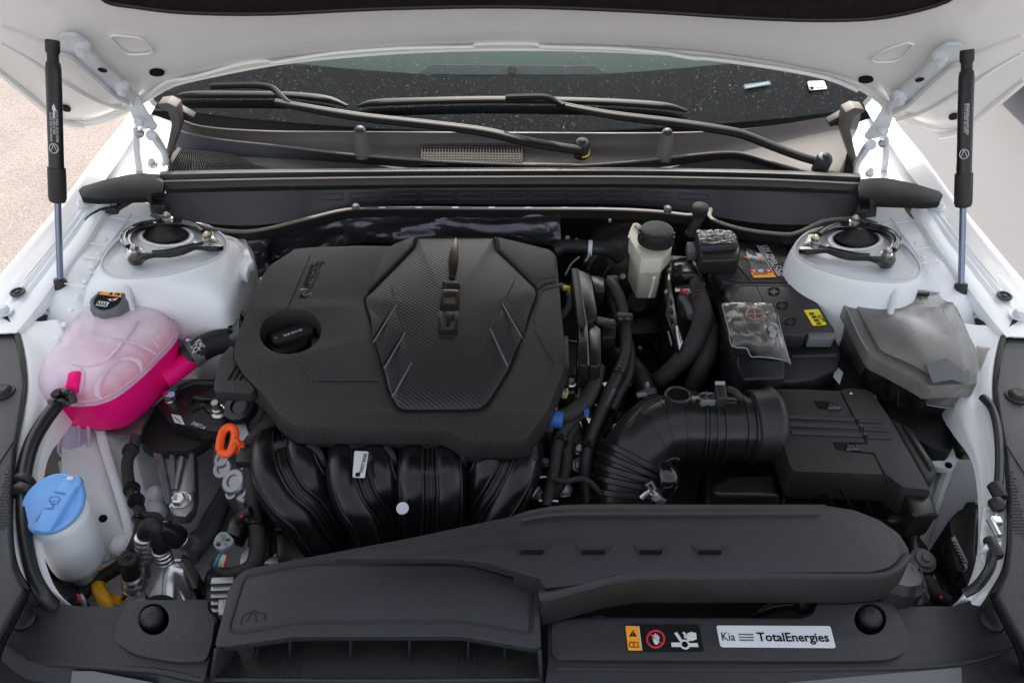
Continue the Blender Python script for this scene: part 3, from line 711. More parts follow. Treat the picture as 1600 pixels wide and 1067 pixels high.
    el = lambda cx, cy, a, b, k, n=52: (cx+a*math.cos(-2*math.pi*k/n+math.pi), cy-b*math.sin(2*math.pi*k/n))
    n = 52; plr = cat([Vector((a, b, 0)) for a, b in pl], 4, closed=True)  # 52 points, starts at left and runs over the back
    rings = []
    def EL(a, b, dz): return [T(*el(260, 368, a, b, k), dz) for k in range(n)]
    rings.append(EL(33, 13, -.03)); rings.append(EL(37.5, 15, -.002)); rings.append(EL(39, 15.8, .003)); rings.append(EL(43, 17.5, .003)); rings.append(EL(46, 19, -.001)); rings.append(EL(55, 25, -.004))
    pw = [T(v.x, v.y, 0) for v in plr]; cc = sum(pw, Vector())/n
    sc = lambda k, dz: [cc+(p-cc)*k+Vector((0, 0, dz)) for p in pw]
    SE = lambda k, dz, m_: [cc+Vector((((p-cc).x*(1-m_)+m_*math.copysign(min(abs((p-cc).x)*1.35, .105), (p-cc).x))*k, ((p-cc).y*(1-m_)+m_*math.copysign(min(abs((p-cc).y)*1.5, .085), (p-cc).y))*k, (p-cc).z+dz)) for p in pw]
    rings += [sc(.86, -.006), sc(.93, -.005), sc(.965, -.002), sc(1.0, -.002), sc(1.03, -.009), *([SE(1.06, -.014, .3), SE(1.09, -.028, .6), SE(1.12, -.055, .9), SE(1.16, -.13, 1), SE(1.22, -.27, 1), SE(1.26, -.42, 1)] if sg == 0 else [sc(1.045, -.016), sc(1.065, -.030), sc(1.085, -.055), sc(1.11, -.13), sc(1.13, -.27), sc(1.15, -.42)])]
    mb = MB(); V = [[mb.v(p) for p in r] for r in rings]
    # align angular start of ellipse rings with plate ring
    for i in range(len(V)-1):
        for k in range(n): mb.bm.faces.new([V[i][k], V[i+1][k], V[i+1][(k+1) % n], V[i][(k+1) % n]])
    bmesh.ops.recalc_face_normals(mb.bm, faces=mb.bm.faces[:])
    if sum(fc.normal.z for fc in mb.bm.faces) < 0: bmesh.ops.reverse_faces(mb.bm, faces=mb.bm.faces[:])
    tw = mb.done('strut_tower', M['whitei'], cbd, ang=70)
    # seam bead round the plate, plus the bead down the front
    MB().tube([p+Vector((0, 0, -.001)) for p in sc(.985, 0)]+[sc(.985, 0)[0]], .0026, n=6, sub=1).done('seam_bead', M['seam'], tw)
    fb = T(200, 434, -.005); MB().tube([fb, fb+Vector((0, -.02, -.03)), fb+Vector((.0, -.035, -.12)), fb+Vector((0, -.04, -.25))], .005, n=8).done('seam_bead', M['seam'], tw)
    for x, y in ((300, 462), (345, 395), (150, 452)):
        MB().lathe([(.006, -.004), (.0055, .001), (.003, .0022)], P(*f(x, y), .90), (0, -.6, .6), 12).done('weld_spot', M['whitei'], tw)
    for pts, r_ in () if sg else (([(322, 425, .94), (332, 470, .90), (348, 520, .86), (356, 560, .83)], .004), ([(338, 408, .935), (372, 428, .90), (380, 470, .86), (386, 520, .83)], .009), ([(232, 440, .945), (244, 480, .91), (250, 520, .88)], .0025)):
        MB().tube([P(*f(x, y), z) for x, y, z in pts], r_, n=8, sub=4, flat=.7).done('pressed_fold', M['whitei'], tw)
    hp = [P(*f(x, y), .905 if sg == 0 else .80) for x, y in ((285, 452), (302, 452), (306, 462), (306, 472), (296, 478), (288, 474), (285, 462))]
    MB().prism(roundpoly(hp, .004), (0, 0, -.03), bev=.002).done('pressed_tab', M['whitei'], tw)
    MB().lathe([(.0052, 0), (.0052, .0008)], P(*f(295, 461), .9055 if sg == 0 else .8), (0, 0, 1), 14).lathe([(.0028, 0), (.0028, .0008)], P(*f(296, 467), .9055 if sg == 0 else .8), (0, 0, 1), 10).done('keyhole', M['ink'], tw)
    jg = [(356, 368), (374, 366), (384, 372), (390, 392), (396, 408), (388, 414), (384, 430), (372, 424), (362, 404), (356, 388)]
    if sg == 0: MB().prism([P(*f(x, y), .93) for x, y in jg], (0, 0, -.02), bev=.004, seg=3).done('folded_flange', M['whitei'], tw)
    for q in () if sg else ((372, 448), (374, 458), (368, 402)): MB().lathe([(.004, 0), (.004, .001)], P(*f(*q), .90 if q[1] > 410 else .9305), (.3, -.3, 1), 10).done('small_hole', M['ink'], tw)
    for k in range(9 if sg == 0 else 4):
        MB().lathe([(.0045, -.002), (.0040, .0006), (.0020, .0012), (.0, .0007)], P(*f(176-k*11, 352+k*22), .9525-k*.0016), (0, 0, 1), 12, cap=False).done('spot_weld', M['whitei'], tw)
    MB().tube([P(*f(x, y), z) for x, y, z in ((205, 335, .957), (178, 372, .954), (152, 410, .950), (140, 448, .944), (150, 478, .93))[:5 if sg == 0 else 3]], .0022, n=6, sub=4, flat=.5).done('seam_bead', M['seam'], tw)
    for k in range(6 if sg == 0 else 4):
        a_ = (166-k*13, 338+k*21); MB().tube([P(*f(*a_), .9555-k*.001), P(*f(a_[0]+52, a_[1]+7), .9535-k*.001)], .0016, n=6, sub=1, flat=.5).done('pressed_step', M['whitei'], tw)
    # rubber cone of the damper mount
    c0 = T(260, 368, -.016); ax = Vector((0, .2, 1)).normalized()
    cn = MB().lathe([(.036, 0), (.038, .004), (.036, .009), (.030, .012), (.020, .018), (.0125, .0225), (.011, .023)], c0, ax, 36).done('mount_cone', M['rubber'], tw)
    MB().lathe([(.009, .0), (.0085, .0008)], c0+ax*.023, ax, 20).done('cone_top', M['deep' if sg == 0 else 'lgrey'], cn)
    MB().lathe([(.046, -.02), (.046, -.019)], c0, ax, 30).done('mount_well', M['ink'], tw)
# glossy three-lobed braces bolted on the tower tops
def brace(sg, label):
    f = (lambda x, y: (x, y)) if sg == 0 else (lambda x, y: (1597-x, y+5))
    T = lambda x, y, dz=0.0: P(*f(x, y), .986+dz, -.2)
    g = empty('tower_brace', T(260, 368), label, 'brace ring', 'brace rings on the strut towers')
    o_ = cr(0, 280, [(668, 330), (680, 290), (735, 255), (800, 235), (880, 222), (905, 208), (935, 205), (975, 215), (1040, 222), (1110, 250), (1150, 275), (1185, 280), (1190, 305), (1215, 340), (1238, 368), (1200, 382), (1140, 378), (1080, 372), (1010, 400), (930, 415), (850, 415), (800, 430), (780, 452), (745, 460), (710, 450), (700, 425), (705, 395), (690, 370), (672, 350)])
    i_ = cr(0, 280, [(722, 335), (735, 300), (790, 265), (850, 250), (905, 248), (960, 245), (1020, 250), (1080, 270), (1115, 290), (1140, 315), (1140, 340), (1085, 356), (1020, 372), (940, 390), (850, 396), (790, 408), (760, 392), (740, 370)])
    O = cat([T(x, y, .006) for x, y in o_], 2, closed=True); I = cat([T(x, y, .006) for x, y in i_], 2, closed=True)
    MB().prism(O, (0, 0, -.008), holes=[I], bev=.002, seg=2).done('brace_ring', M['gloss'], g)
    # rolled bead along the ring
    m1 = cr(0, 280, [(712, 375), (692, 330), (712, 285), (775, 250), (850, 236)]); m2 = cr(0, 280, [(1020, 235), (1085, 258), (1130, 290)]); m3 = cr(0, 280, [(1080, 364), (1000, 385), (920, 402), (850, 406)])
    for mm in (m1, m2, m3): MB().tube([T(x, y, .006) for x, y in mm], .0048, n=10, sub=4, flat=.8).done('rolled_bead', M['gloss'], g)
    for (x, y), mt in (((212, 393), 'steel'), ((262, 342), 'steel'), ((325, 374), 'steel')):
        c = T(x, y, .005); ax = Vector((0, .1, 1)).normalized()
        b = MB().lathe([(.0095, 0), (.0095, .002), (.0078, .003)], c, ax, 20).lathe([(.0070, .003), (.0070, .009), (.0060, .010)], c, ax, 6).lathe([(.0035, .010), (.0035, .013), (.0028, .014)], c, ax, 10).done('stud_nut', M[mt], g)
        if (x, y) == (325, 374): MB().lathe([(.0060, .0102), (.004, .0108)], c, ax, 10).done('paint_mark', M['yel'], b)
brace(0, 'glossy black brace ring on the left strut tower, above the pink coolant tank')
brace(1, 'glossy black brace ring on the right strut tower, behind the plastic wrapped fuse box')

# flange round the front half of the bay, inner walls and rails
for sg in (0, 1):
    f = (lambda x, y: (x, y)) if sg == 0 else (lambda x, y: (1594-x, y+6))
    Q = lambda pts: [P(*f(x, y), z) for x, y, z in pts]
    out = [(10, 500, .935), (26, 520, .93), (36, 560, .925), (40, 605, .92), (34, 650, .918), (24, 705, .915), (19, 765, .912), (18, 840, .91), (26, 890, .90), (46, 926, .88), (64, 950, .85)]
    mid = [(34, 500, .935), (44, 525, .93), (54, 560, .925), (58, 605, .92), (52, 650, .917), (40, 705, .914), (33, 765, .91), (33, 840, .905), (42, 885, .895), (62, 922, .88), (82, 948, .848)]
    inn = [(90, 500, .93), (98, 525, .925), (92, 560, .915), (84, 605, .91), (76, 650, .905), (56, 705, .90), (47, 765, .897), (46, 840, .892), (55, 885, .882), (72, 920, .87), (98, 944, .845)]
    O, Md, I = Q(out), Q(mid), Q(inn)
    s = 1 if sg == 0 else -1
    dw = [1, 1, .9, .7, .4, .16, .12, .12, .12, .12, .12]
    W1 = [p+Vector((s*.008, 0, -.02*d)) for p, d in zip(I, dw)]; W2 = [p+Vector((s*.010, 0, -.05*d)) for p, d in zip(I, dw)]; W3 = [p+Vector((s*.012, 0, -.085*d)) for p, d in zip(I, dw)]
    MB().patch([O, [a.lerp(b, .4)+Vector((0, 0, .004)) for a, b in zip(O, Md)], Md, [a.lerp(b, .5)+Vector((0, 0, -.003)) for a, b in zip(Md, I)], I, W1, W2, W3], 4, 3, thick=.002).done('bay_flange', M['whitei'], cbd)
    MB().tube([p+Vector((0, 0, .006)) for p in O], .0045, n=8, sub=4).done('edge_seal', M['rubber'], cbd)
# left inner panel and rail
rows = [[(84, 560, .80), (140, 590, .80), (230, 600, .78), (330, 590, .70), (420, 600, .60)],
        [(100, 640, .755), (160, 655, .755), (235, 680, .70), (330, 700, .60), (420, 700, .52)],
        [(96, 720, .745), (165, 740, .735), (232, 762, .67), (310, 790, .60), (400, 790, .50)],
        [(106, 800, .71), (180, 815, .705), (240, 840, .655), (318, 850, .58), (400, 860, .50)],
        [(112, 880, .67), (195, 885, .655), (262, 900, .63), (330, 905, .56), (400, 920, .50)],
        [(110, 965, .63), (200, 970, .61), (270, 980, .59), (340, 980, .53), (400, 990, .48)]]
MB().patch([[P(p[0], p[1], p[2]+.06) for p in r] for r in rows], 5, 5, thick=.002).done('inner_panel', M['whitei'], cbd)
# pressed swages and the cast lumps of that panel
for pts, r in (([(200, 700, .715), (212, 760, .69), (232, 812, .675), (262, 842, .66)], .012), ([(152, 660, .765), (170, 720, .745), (188, 775, .73), (205, 840, .70), (215, 900, .665)], .007),
               ([(245, 660, .70), (262, 710, .68), (272, 760, .66)], .012)):
    MB().tube([P(p[0], p[1], p[2]+.06) for p in pts], r, n=10, sub=4, flat=.6).done('pressed_swage', M['whitei'], cbd)
for x, y, z, r in ((237, 800, .675, .020), (212, 832, .69, .022), (190, 852, .69, .018), (243, 772, .68, .014)):
    MB().lathe([(r, -.01), (r*.95, .004), (r*.7, .010), (r*.3, .012)], P(x, y, z+.06), (-.2, -.2, 1), 20).done('weld_pad', M['whitei'], cbd)
for x, y, z in ((161, 810, .722), (197, 655, .75)):
    MB().lathe([(.006, 0), (.006, .001)], P(x, y, z+.061), (.3, -.2, 1), 12).done('panel_hole', M['ink'], cbd)
for pts in ([(205, 700, .72), (196, 770, .715), (206, 830, .69), (228, 862, .67)], [(150, 885, .68), (200, 862, .69), (245, 850, .67)]):
    MB().tube([P(p[0], p[1], p[2]+.062) for p in pts], .0012, n=5, sub=4).done('panel_seam', M['lgrey'], cbd)
# hidden bow of the rail beneath the mount: dark lower rail and grey pipes
MB().patch([[P(250, 880, .64), P(300, 850, .62), P(350, 790, .60), P(380, 730, .60)], [P(290, 935, .60), P(335, 890, .58), P(375, 830, .57), P(400, 760, .57)]], 4, 2, thick=.003).done('lower_rail', M['grey'], cbd)
# right inner panel
rows = [[(1440, 690, .80), (1480, 690, .82), (1530, 700, .84)], [(1420, 780, .74), (1475, 770, .76), (1535, 790, .79)],
        [(1410, 860, .68), (1470, 860, .70), (1530, 870, .74)], [(1400, 950, .62), (1460, 950, .64), (1520, 950, .66)]]
MB().patch([[P(*p) for p in r] for r in rows], 5, 5, thick=.002).done('inner_panel', M['whitei'], cbd)
MB().tube([P(1500, 690, .83), P(1478, 740, .79), P(1458, 800, .75), P(1436, 870, .69)], .008, n=8, sub=4).done('pressed_swage', M['whitei'], cbd)
MB().lathe([(.022, -.01), (.021, .004), (.012, .008)], P(1470, 713, .82), (-.2, -.2, 1), 20).done('weld_pad', M['whitei'], cbd)
MB().lathe([(.005, 0), (.005, .001)], P(1482, 727, .825), (-.2, -.2, 1), 12).done('panel_hole', M['ink'], cbd)
# tie-down tabs where the gas struts sit
for sg in (0, 1):
    f = (lambda x, y: (x, y)) if sg == 0 else (lambda x, y: (1597-x, y+6))
    MB().prism([P(*f(x, y), .925) for x, y in ((78, 448), (84, 452), (84, 476), (78, 484), (64, 486), (70, 474))], (0, 0, -.012), bev=.002).done('strut_bracket', M['bracket'], cbd)
    MB().patch([[P(*f(52, 487), .93), P(*f(62, 490), .93), P(*f(76, 488), .925)], [P(*f(54, 494), .92), P(*f(66, 498), .915), P(*f(84, 496), .91)]], 4, 3, thick=.003).done('strut_bracket', M['bracket'], cbd)
    MB().tube([P(*f(55, 472), .925), P(*f(52, 480), .92), P(*f(42, 486), .92), P(*f(33, 487), .925)], .003, n=6).done('wire_clip', M['bracket'], cbd)

# side trim panels (dark grey) outside the flange
for sg, lb in ((0, 'dark grey side trim panel at the left edge of the bay, with one round fastener'), (1, 'dark grey side trim panel at the right edge of the bay, beside the bonnet release cable')):
    f = (lambda x, y: (x, y)) if sg == 0 else (lambda x, y: (1594-x, y+7))
    g = empty('side_trim', P(*f(0, 760), .9), lb, 'trim panel', 'side trim panels of the bay')
    pts = [(-150, 500), (-40, 510), (0, 513), (20, 520), (30, 545), (37, 600), (31, 645), (20, 705), (15, 765), (15, 840), (20, 888), (36, 922), (-12, 1008), (-50, 1100), (-260, 1100)]
    MB().prism([P(*f(*p), .935) for p in pts], (0, 0, -.010), bev=.003, seg=3).done('trim_shell', M['grey'], g)
    c = P(*f(6, 612), .9352); ft = MB().lathe([(.0155, 0), (.0155, .002), (.012, .003), (.011, .007), (.008, .009), (.003, .0085)], c, (0, 0, 1), 20).done('fastener', M['rubber'], g)
    a = [(-60, 800), (-10, 745), (6, 728), (18, 700), (12, 765), (10, 822), (-10, 850), (-60, 900)]
    # perforated field: raised dots
    mb = MB()
    for i in range(-60, 16, 4):
        for j in range(700, 880, 5):
            if i > (722-j)*.25+12 and j < 822+(10-i)*.6 and i < 16-max(0, (j-760))*.05 and j > 742-i*1.2:
                p = P(*f(i+(j//5 % 2)*2, j), .9353); mb.lathe([(.0016, 0), (.001, .0007)], p, (0, 0, 1), 5)
    tag(mb.done('raised_dots', M['black'], g, smooth=False), kind='stuff')
    MB().tube([P(*f(x, y), z) for x, y, z in ((40, 922, .905), (22, 962, .885), (0, 1004, .872), (-14, 1050, .866))], .006, n=8, sub=3).done('gap_rubber', M['ink'], g)  # black tube drawn for the dark gap between trim and cover
    MB().tube([P(*f(x, y), .9352) for x, y in ((20, 690), (-12, 740), (-60, 795))], .0018, n=6, sub=1).done('score_line', M['black'], g)

MB().prism([P(x, y, .80) for x, y in ((850, 930), (1200, 930), (1560, 930), (1600, 1060), (860, 1060))], (0, 0, -.1)).done('front_crossmember', M['deep'], cbd)  # dark block added to stop sunlight leaking through the front slot
SLb = [P(x, y, .84) for x, y in ((-300, 880), (-20, 900), (20, 960), (60, 1040), (300, 1060), (1300, 1060), (1540, 1040), (1580, 960), (1620, 900), (1900, 880), (1900, 1250), (-300, 1250))]
MB().prism(SLb, (0, 0, -.12), bev=.004).done('bumper', M['grey'], cbd)
# ================================================================== FOIL HEAT SHIELD
rs_ = random.Random(3)
rows = []
tops = [(372, 368), (395, 364), (430, 356), (470, 348), (520, 338), (560, 334), (640, 332), (760, 333), (875, 335)]
for k in range(6):
    row = []
    for x, y in tops:
        row.append(P(x+8*k*(.6 if x < 430 else 0), y+k*10+(0 if x > 420 else 3*k), .932-.013*k)+Vector((0, rs_.uniform(-.006, .006), rs_.uniform(-.005, .005))))
    rows.append(row)
def crk(p):
    q_ = p+mn.noise_vector(p*20)*.01; v = abs(mn.noise(q_*16)); w_ = abs(mn.noise(q_*38+Vector((5, 3, 1)))); u_ = mn.noise(p*9)
    return p+Vector((w_*.003, -v*.014-w_*.004, v*.016+w_*.005+u_*.008))
o = MB().patch(rows, 14, 12, thick=.0005, fn=crk).done('heat_shield', M['foil'], ang=12)
tag(o, 'crinkled dark foil heat shield at the rear of the bay, behind the engine cover', 'heat shield')
# ================================================================== ENGINE COVER
def mk_carbon():
    m = bpy.data.materials.new('ribbed_carbon_look_plastic'); m.use_nodes = True; t = m.node_tree; N = t.nodes; L = t.links; b = N['Principled BSDF']
    b.inputs['Base Color'].default_value = (.016, .0155, .016, 1); b.inputs['Roughness'].default_value = .42
    g = N.new('ShaderNodeNewGeometry'); mp = N.new('ShaderNodeMapping'); mp.inputs['Rotation'].default_value = (0, 0, R(128)); L.new(g.outputs['Position'], mp.inputs['Vector'])
    wv = N.new('ShaderNodeTexWave'); wv.wave_type = 'BANDS'; wv.bands_direction = 'X'; wv.inputs['Scale'].default_value = 62; wv.inputs['Distortion'].default_value = .25; wv.inputs['Detail'].default_value = 0
    L.new(mp.outputs[0], wv.inputs['Vector'])
    n = N.new('ShaderNodeTexNoise'); n.inputs['Scale'].default_value = 1500; L.new(g.outputs['Position'], n.inputs['Vector'])
    ad = N.new('ShaderNodeMath'); ad.operation = 'MULTIPLY_ADD'; L.new(n.outputs['Fac'], ad.inputs[0]); ad.inputs[1].default_value = .15; L.new(wv.outputs['Fac'], ad.inputs[2])
    bp = N.new('ShaderNodeBump'); bp.inputs['Strength'].default_value = .26; bp.inputs['Distance'].default_value = .0014
    L.new(ad.outputs[0], bp.inputs['Height']); L.new(bp.outputs[0], b.inputs['Normal']); return m
M['carbon'] = mk_carbon()
ec = empty('engine_cover', P(640, 540, .85), 'large angular black engine cover with ribbed centre panel and raised lettering', 'engine cover')
EZ, ES = .935, .10
def E(x, y, dz=0.0): return P(x, y, EZ+dz, ES)
top = [(482, 387), (560, 384), (612, 385), (640, 374), (664, 370), (772, 370), (820, 381), (860, 391), (869, 400), (873, 440), (878, 500), (884, 548), (885, 566), (858, 636), (824, 684), (812, 688), (727, 688), (688, 667), (462, 665), (434, 646), (414, 618), (383, 588), (365, 560), (368, 532), (386, 486), (399, 454), (413, 427), (424, 413), (462, 389)]
loop = roundpoly([E(*p) for p in top], .006, 3)
hole = [E(454+48.5*math.cos(t)*1.0, 518+35*math.sin(t)-3*math.cos(t)) for t in [2*math.pi*k/40 for k in range(40)]]
pan = [(652, 372), (772, 372), (776, 393), (800, 415), (838, 452), (839, 462), (796, 578), (764, 630), (750, 641), (720, 643), (630, 643), (619, 637), (606, 610), (584, 520), (570, 473), (570, 466), (646, 389)]
panl = roundpoly([E(*p) for p in pan], .004, 3)
# body shell: top face with the cap hole and the recess for the centre panel
bm_ = MB().prism(loop, (0, -.004, -.030), holes=[hole, panl], bev=.0028, seg=3, taper=.012)
bm_.done('cover_shell', M['cover'], ec, ang=30)
# lower skirt, slightly larger, standing under the shell
MB().prism([p+(p-sum(loop, Vector())/len(loop))*.0+Vector((0, 0, -.012)) for p in loop], (0, -.004, -.03), holes=[[h+Vector((0, 0, -.012)) for h in hole]], bev=.001).done('cover_skirt', M['black'], ec, ang=30)
# gasket groove and centre panel, crowned towards the middle
pc_ = sum(panl, Vector())/len(panl)
ins = [pc_+(p-pc_)*.985 for p in panl]
mb = MB()
rings = [[p+Vector((0, 0, -.004)) for p in ins], [p+Vector((0, 0, .0015)) for p in ins]]
for k, h in ((.97, .004), (.90, .0065), (.75, .010), (.55, .013), (.35, .0145), (.18, .015)): rings.append([pc_+(p-pc_)*k+Vector((0, 0, h)) for p in ins])
V = [[mb.v(p) for p in r] for r in rings]
for i in range(len(V)-1):
    for k in range(len(V[0])): mb.bm.faces.new([V[i][k], V[i+1][k], V[i+1][(k+1) % len(V[0])], V[i][(k+1) % len(V[0])]])
mb.bm.faces.new(V[-1]); bmesh.ops.recalc_face_normals(mb.bm, faces=mb.bm.faces[:])
cp = mb.done('centre_panel', M['carbon'], ec, ang=50)
MB().tube([p+Vector((0, 0, .0002)) for p in panl]+[panl[0]+Vector((0, 0, .0002))], .0022, n=8, sub=1).done('panel_gasket', M['ink'], ec)
for q in ([(616, 480, .013), (586, 532, .008), (598, 570, .008), (629, 519, .013)], [(630, 526, .012), (602, 575, .007), (613, 612, .006), (642, 560, .011)], [(789, 474, .012), (833, 462, .003), (818, 522, .003), (806, 506, .008)], [(770, 512, .012), (784, 482, .012), (814, 530, .004), (795, 566, .004)], [(618, 452, .010), (578, 478, .004), (583, 528, .006), (616, 474, .012)]):
    MB().prism([E(x, y, h_) for x, y, h_ in q], (0, 0, -.004), bev=.0008).done('chevron_panel', M['carbon'], cp)
# fine raised lines on cover and panel
def line(pts, r, m, par, nm, dz=0.0, sub=1): return MB().tube([E(x, y, dz) for x, y in pts], r, n=6, sub=sub).done(nm, m, par)
for pts in ([(484, 400), (448, 482)], [(458, 551), (486, 590), (494, 593), (590, 593)], [(875, 446), (852, 450), (845, 456), (834, 495), (836, 505)], [(834, 514), (866, 568)], [(884, 552), (872, 560), (836, 625)], [(884, 575), (880, 560)]):
    line(pts, .0011, M['grey'], ec, 'raised_line', .0004)
for pts, dz in (([(612, 447), (620, 476), (583, 535)], .011), ([(622, 485), (633, 520), (600, 576)], .011), ([(634, 523), (646, 562), (613, 620)], .010), ([(806, 432), (785, 475), (816, 528)], .012), ([(783, 478), (766, 514), (793, 572)], .012), ([(765, 518), (745, 560)], .012)):
    line(pts[:2], .0011, M['cover'], cp, 'moulded_line', dz)
    if len(pts) > 2: line(pts[1:], .0012, M['greyp'], cp, 'moulded_line', dz+.0004)
# raised shoulders beside the panel at the back
for pts, h in (([(640, 375), (652, 372), (646, 388), (572, 462), (585, 430), (600, 395), (618, 384)], .007), ([(774, 371), (820, 382), (860, 392), (868, 402), (872, 438), (850, 443), (840, 452), (778, 392)], .005)):
    L_ = [E(x, y) for x, y in pts]; c_ = sum(L_, Vector())/len(L_)
    MB().prism([c_+(p-c_)*.93+Vector((0, 0, h)) for p in L_], (0, 0, -h-.003), bev=.0025, seg=3, taper=.10).done('shoulder', M['cover'], ec, ang=50)
# front facet under the panel
# lettering
g0, g1 = E(720, 523, .016), E(723, 441, .0165)
n_ = Vector((0, -ES, 1))
text('GDi', g0, g1, M['emblem'], ec, up=n_, h=1.25, ext=.0025, bold=.015, name='emblem_lettering') if 0 else None
EK = lambda pts: [E(640+a/5.335, 360+b/5.335, .0165) for a, b in pts]
for lo, ho in (([(265, 505), (284, 490), (398, 492), (418, 510), (414, 662), (250, 654)], [(292, 540), (375, 534), (380, 610), (286, 603)]), ([(305, 418), (425, 430), (418, 478), (303, 464)], None), ([(272, 412), (297, 413), (295, 468), (272, 462)], None), ([(240, 670), (234, 850), (262, 880), (375, 880), (400, 850), (409, 672), (376, 670), (372, 800), (362, 814), (272, 812), (268, 672)], None), ([(305, 675), (374, 678), (375, 735), (340, 740), (336, 790), (303, 790)], None)):
    MB().prism(EK(lo), (0, 0, -.0018), holes=[EK(ho)] if ho else (), bev=.0005).done('emblem_letter', M['emblem'], ec)
MB().prism([E(x, y, .0175) for x, y in ((709, 373), (713, 371), (716, 380), (716, 408), (711, 430), (703, 430), (700, 408), (703, 392))], (0, 0, -.004), bev=.001).done('emblem_blade', M['emblem'], ec)
MB().lathe([(.005, -.003), (.005, .001)], E(706, 432, .017), n_, 12).done('emblem_dot', M['ink'], ec)
text('Smartstream', E(496, 408, .0002), E(479, 449, .0002), M['embs'], ec, up=n_, h=1.6, ext=.0007, bold=.02)
text('TECHNOLOGY', E(486, 412, .0002), E(473, 448, .0002), M['embs'], ec, up=n_, h=1.1, ext=.0007)
MB().prism([E(x, y, .0008) for x, y in ((470, 451), (482, 451), (477, 465), (466, 464))], (0, 0, -.0006), bev=.0002).done('logo_plate', M['embs'], ec)
text('S', E(475, 456, .001), E(472, 462, .001), M['greyp'], ec, up=n_, h=1.0, ext=.0004)
# lower left wing of the cover with three slots
wg = [(361, 538), (367, 545), (366, 562), (384, 590), (398, 607), (390, 612), (335, 611), (333, 604), (343, 560), (346, 554)]
MB().prism([P(x, y, .915) for x, y in wg], (0, 0, -.022), bev=.003, seg=3).done('side_wing', M['cover'], ec, ang=40)
for k in range(3):
    MB().tube([P(x, y, .9155) for x, y in ((374+k*7, 563+k*5), (357+k*9, 593))], .0016, n=6, sub=1).done('cooling_slot', M['ink'], ec)
# cap hole: funnel wall and well
wl = [[h+Vector((0, 0, -.002)) for h in hole]]; hc = sum(hole, Vector())/len(hole)
mb = MB(); rr = [[hc+(h-hc)*1.0+Vector((0, 0, -.003)) for h in hole], [hc+(h-hc)*.96+Vector((0, 0, -.05)) for h in hole]]
V = [[mb.v(p) for p in r] for r in rr]
for k in range(len(hole)): mb.bm.faces.new([V[0][k], V[1][k], V[1][(k+1) % 40], V[0][(k+1) % 40]])
mb.done('cap_well', M['cover'], ec)
for p, q in (((430, 516), (460, 500)),): pass
oc = empty('oil_filler_cap', P(450, 530, .88), 'black oil filler cap printed SAE 0W-20, sunk in the round hole of the engine cover', 'oil cap')
C0 = P(450, 527, .895)
MB().lathe([(.030, -.03), (.034, -.02), (.0345, -.004), (.033, .0), (.028, .0015), (.0, .002)], C0, (0, -.05, 1), 32, cap=False).done('cap_disc', M['satin'], oc)
gp = [P(x, y, .907) for x, y in ((422, 522), (424, 519), (478, 504), (490, 508), (489, 518), (432, 536), (425, 534))]
MB().prism(roundpoly(gp, .003), (0, 0, -.014), bev=.0015).done('grip_bar', M['black'], oc, ang=40)
text('SAE 0W-20', P(444, 526, .9078), P(473, 516, .9078), M['wprint'], oc, h=1.1, bold=.02)
MB().lathe([(.003, 0), (.003, .0006)], P(431, 528, .907), (0, 0, 1), 10).done('oil_symbol', M['greyp'], oc)
MB().box(P(494, 500, .90), (.008, .010, .012), bev=.001).done('clip', M['lgrey'], oc)
MB().tube([P(486, 512, .88), P(489, 505, .895), P(488, 495, .90), P(480, 490, .90)], .004, n=8).done('retaining_arm', M['satin'], oc)

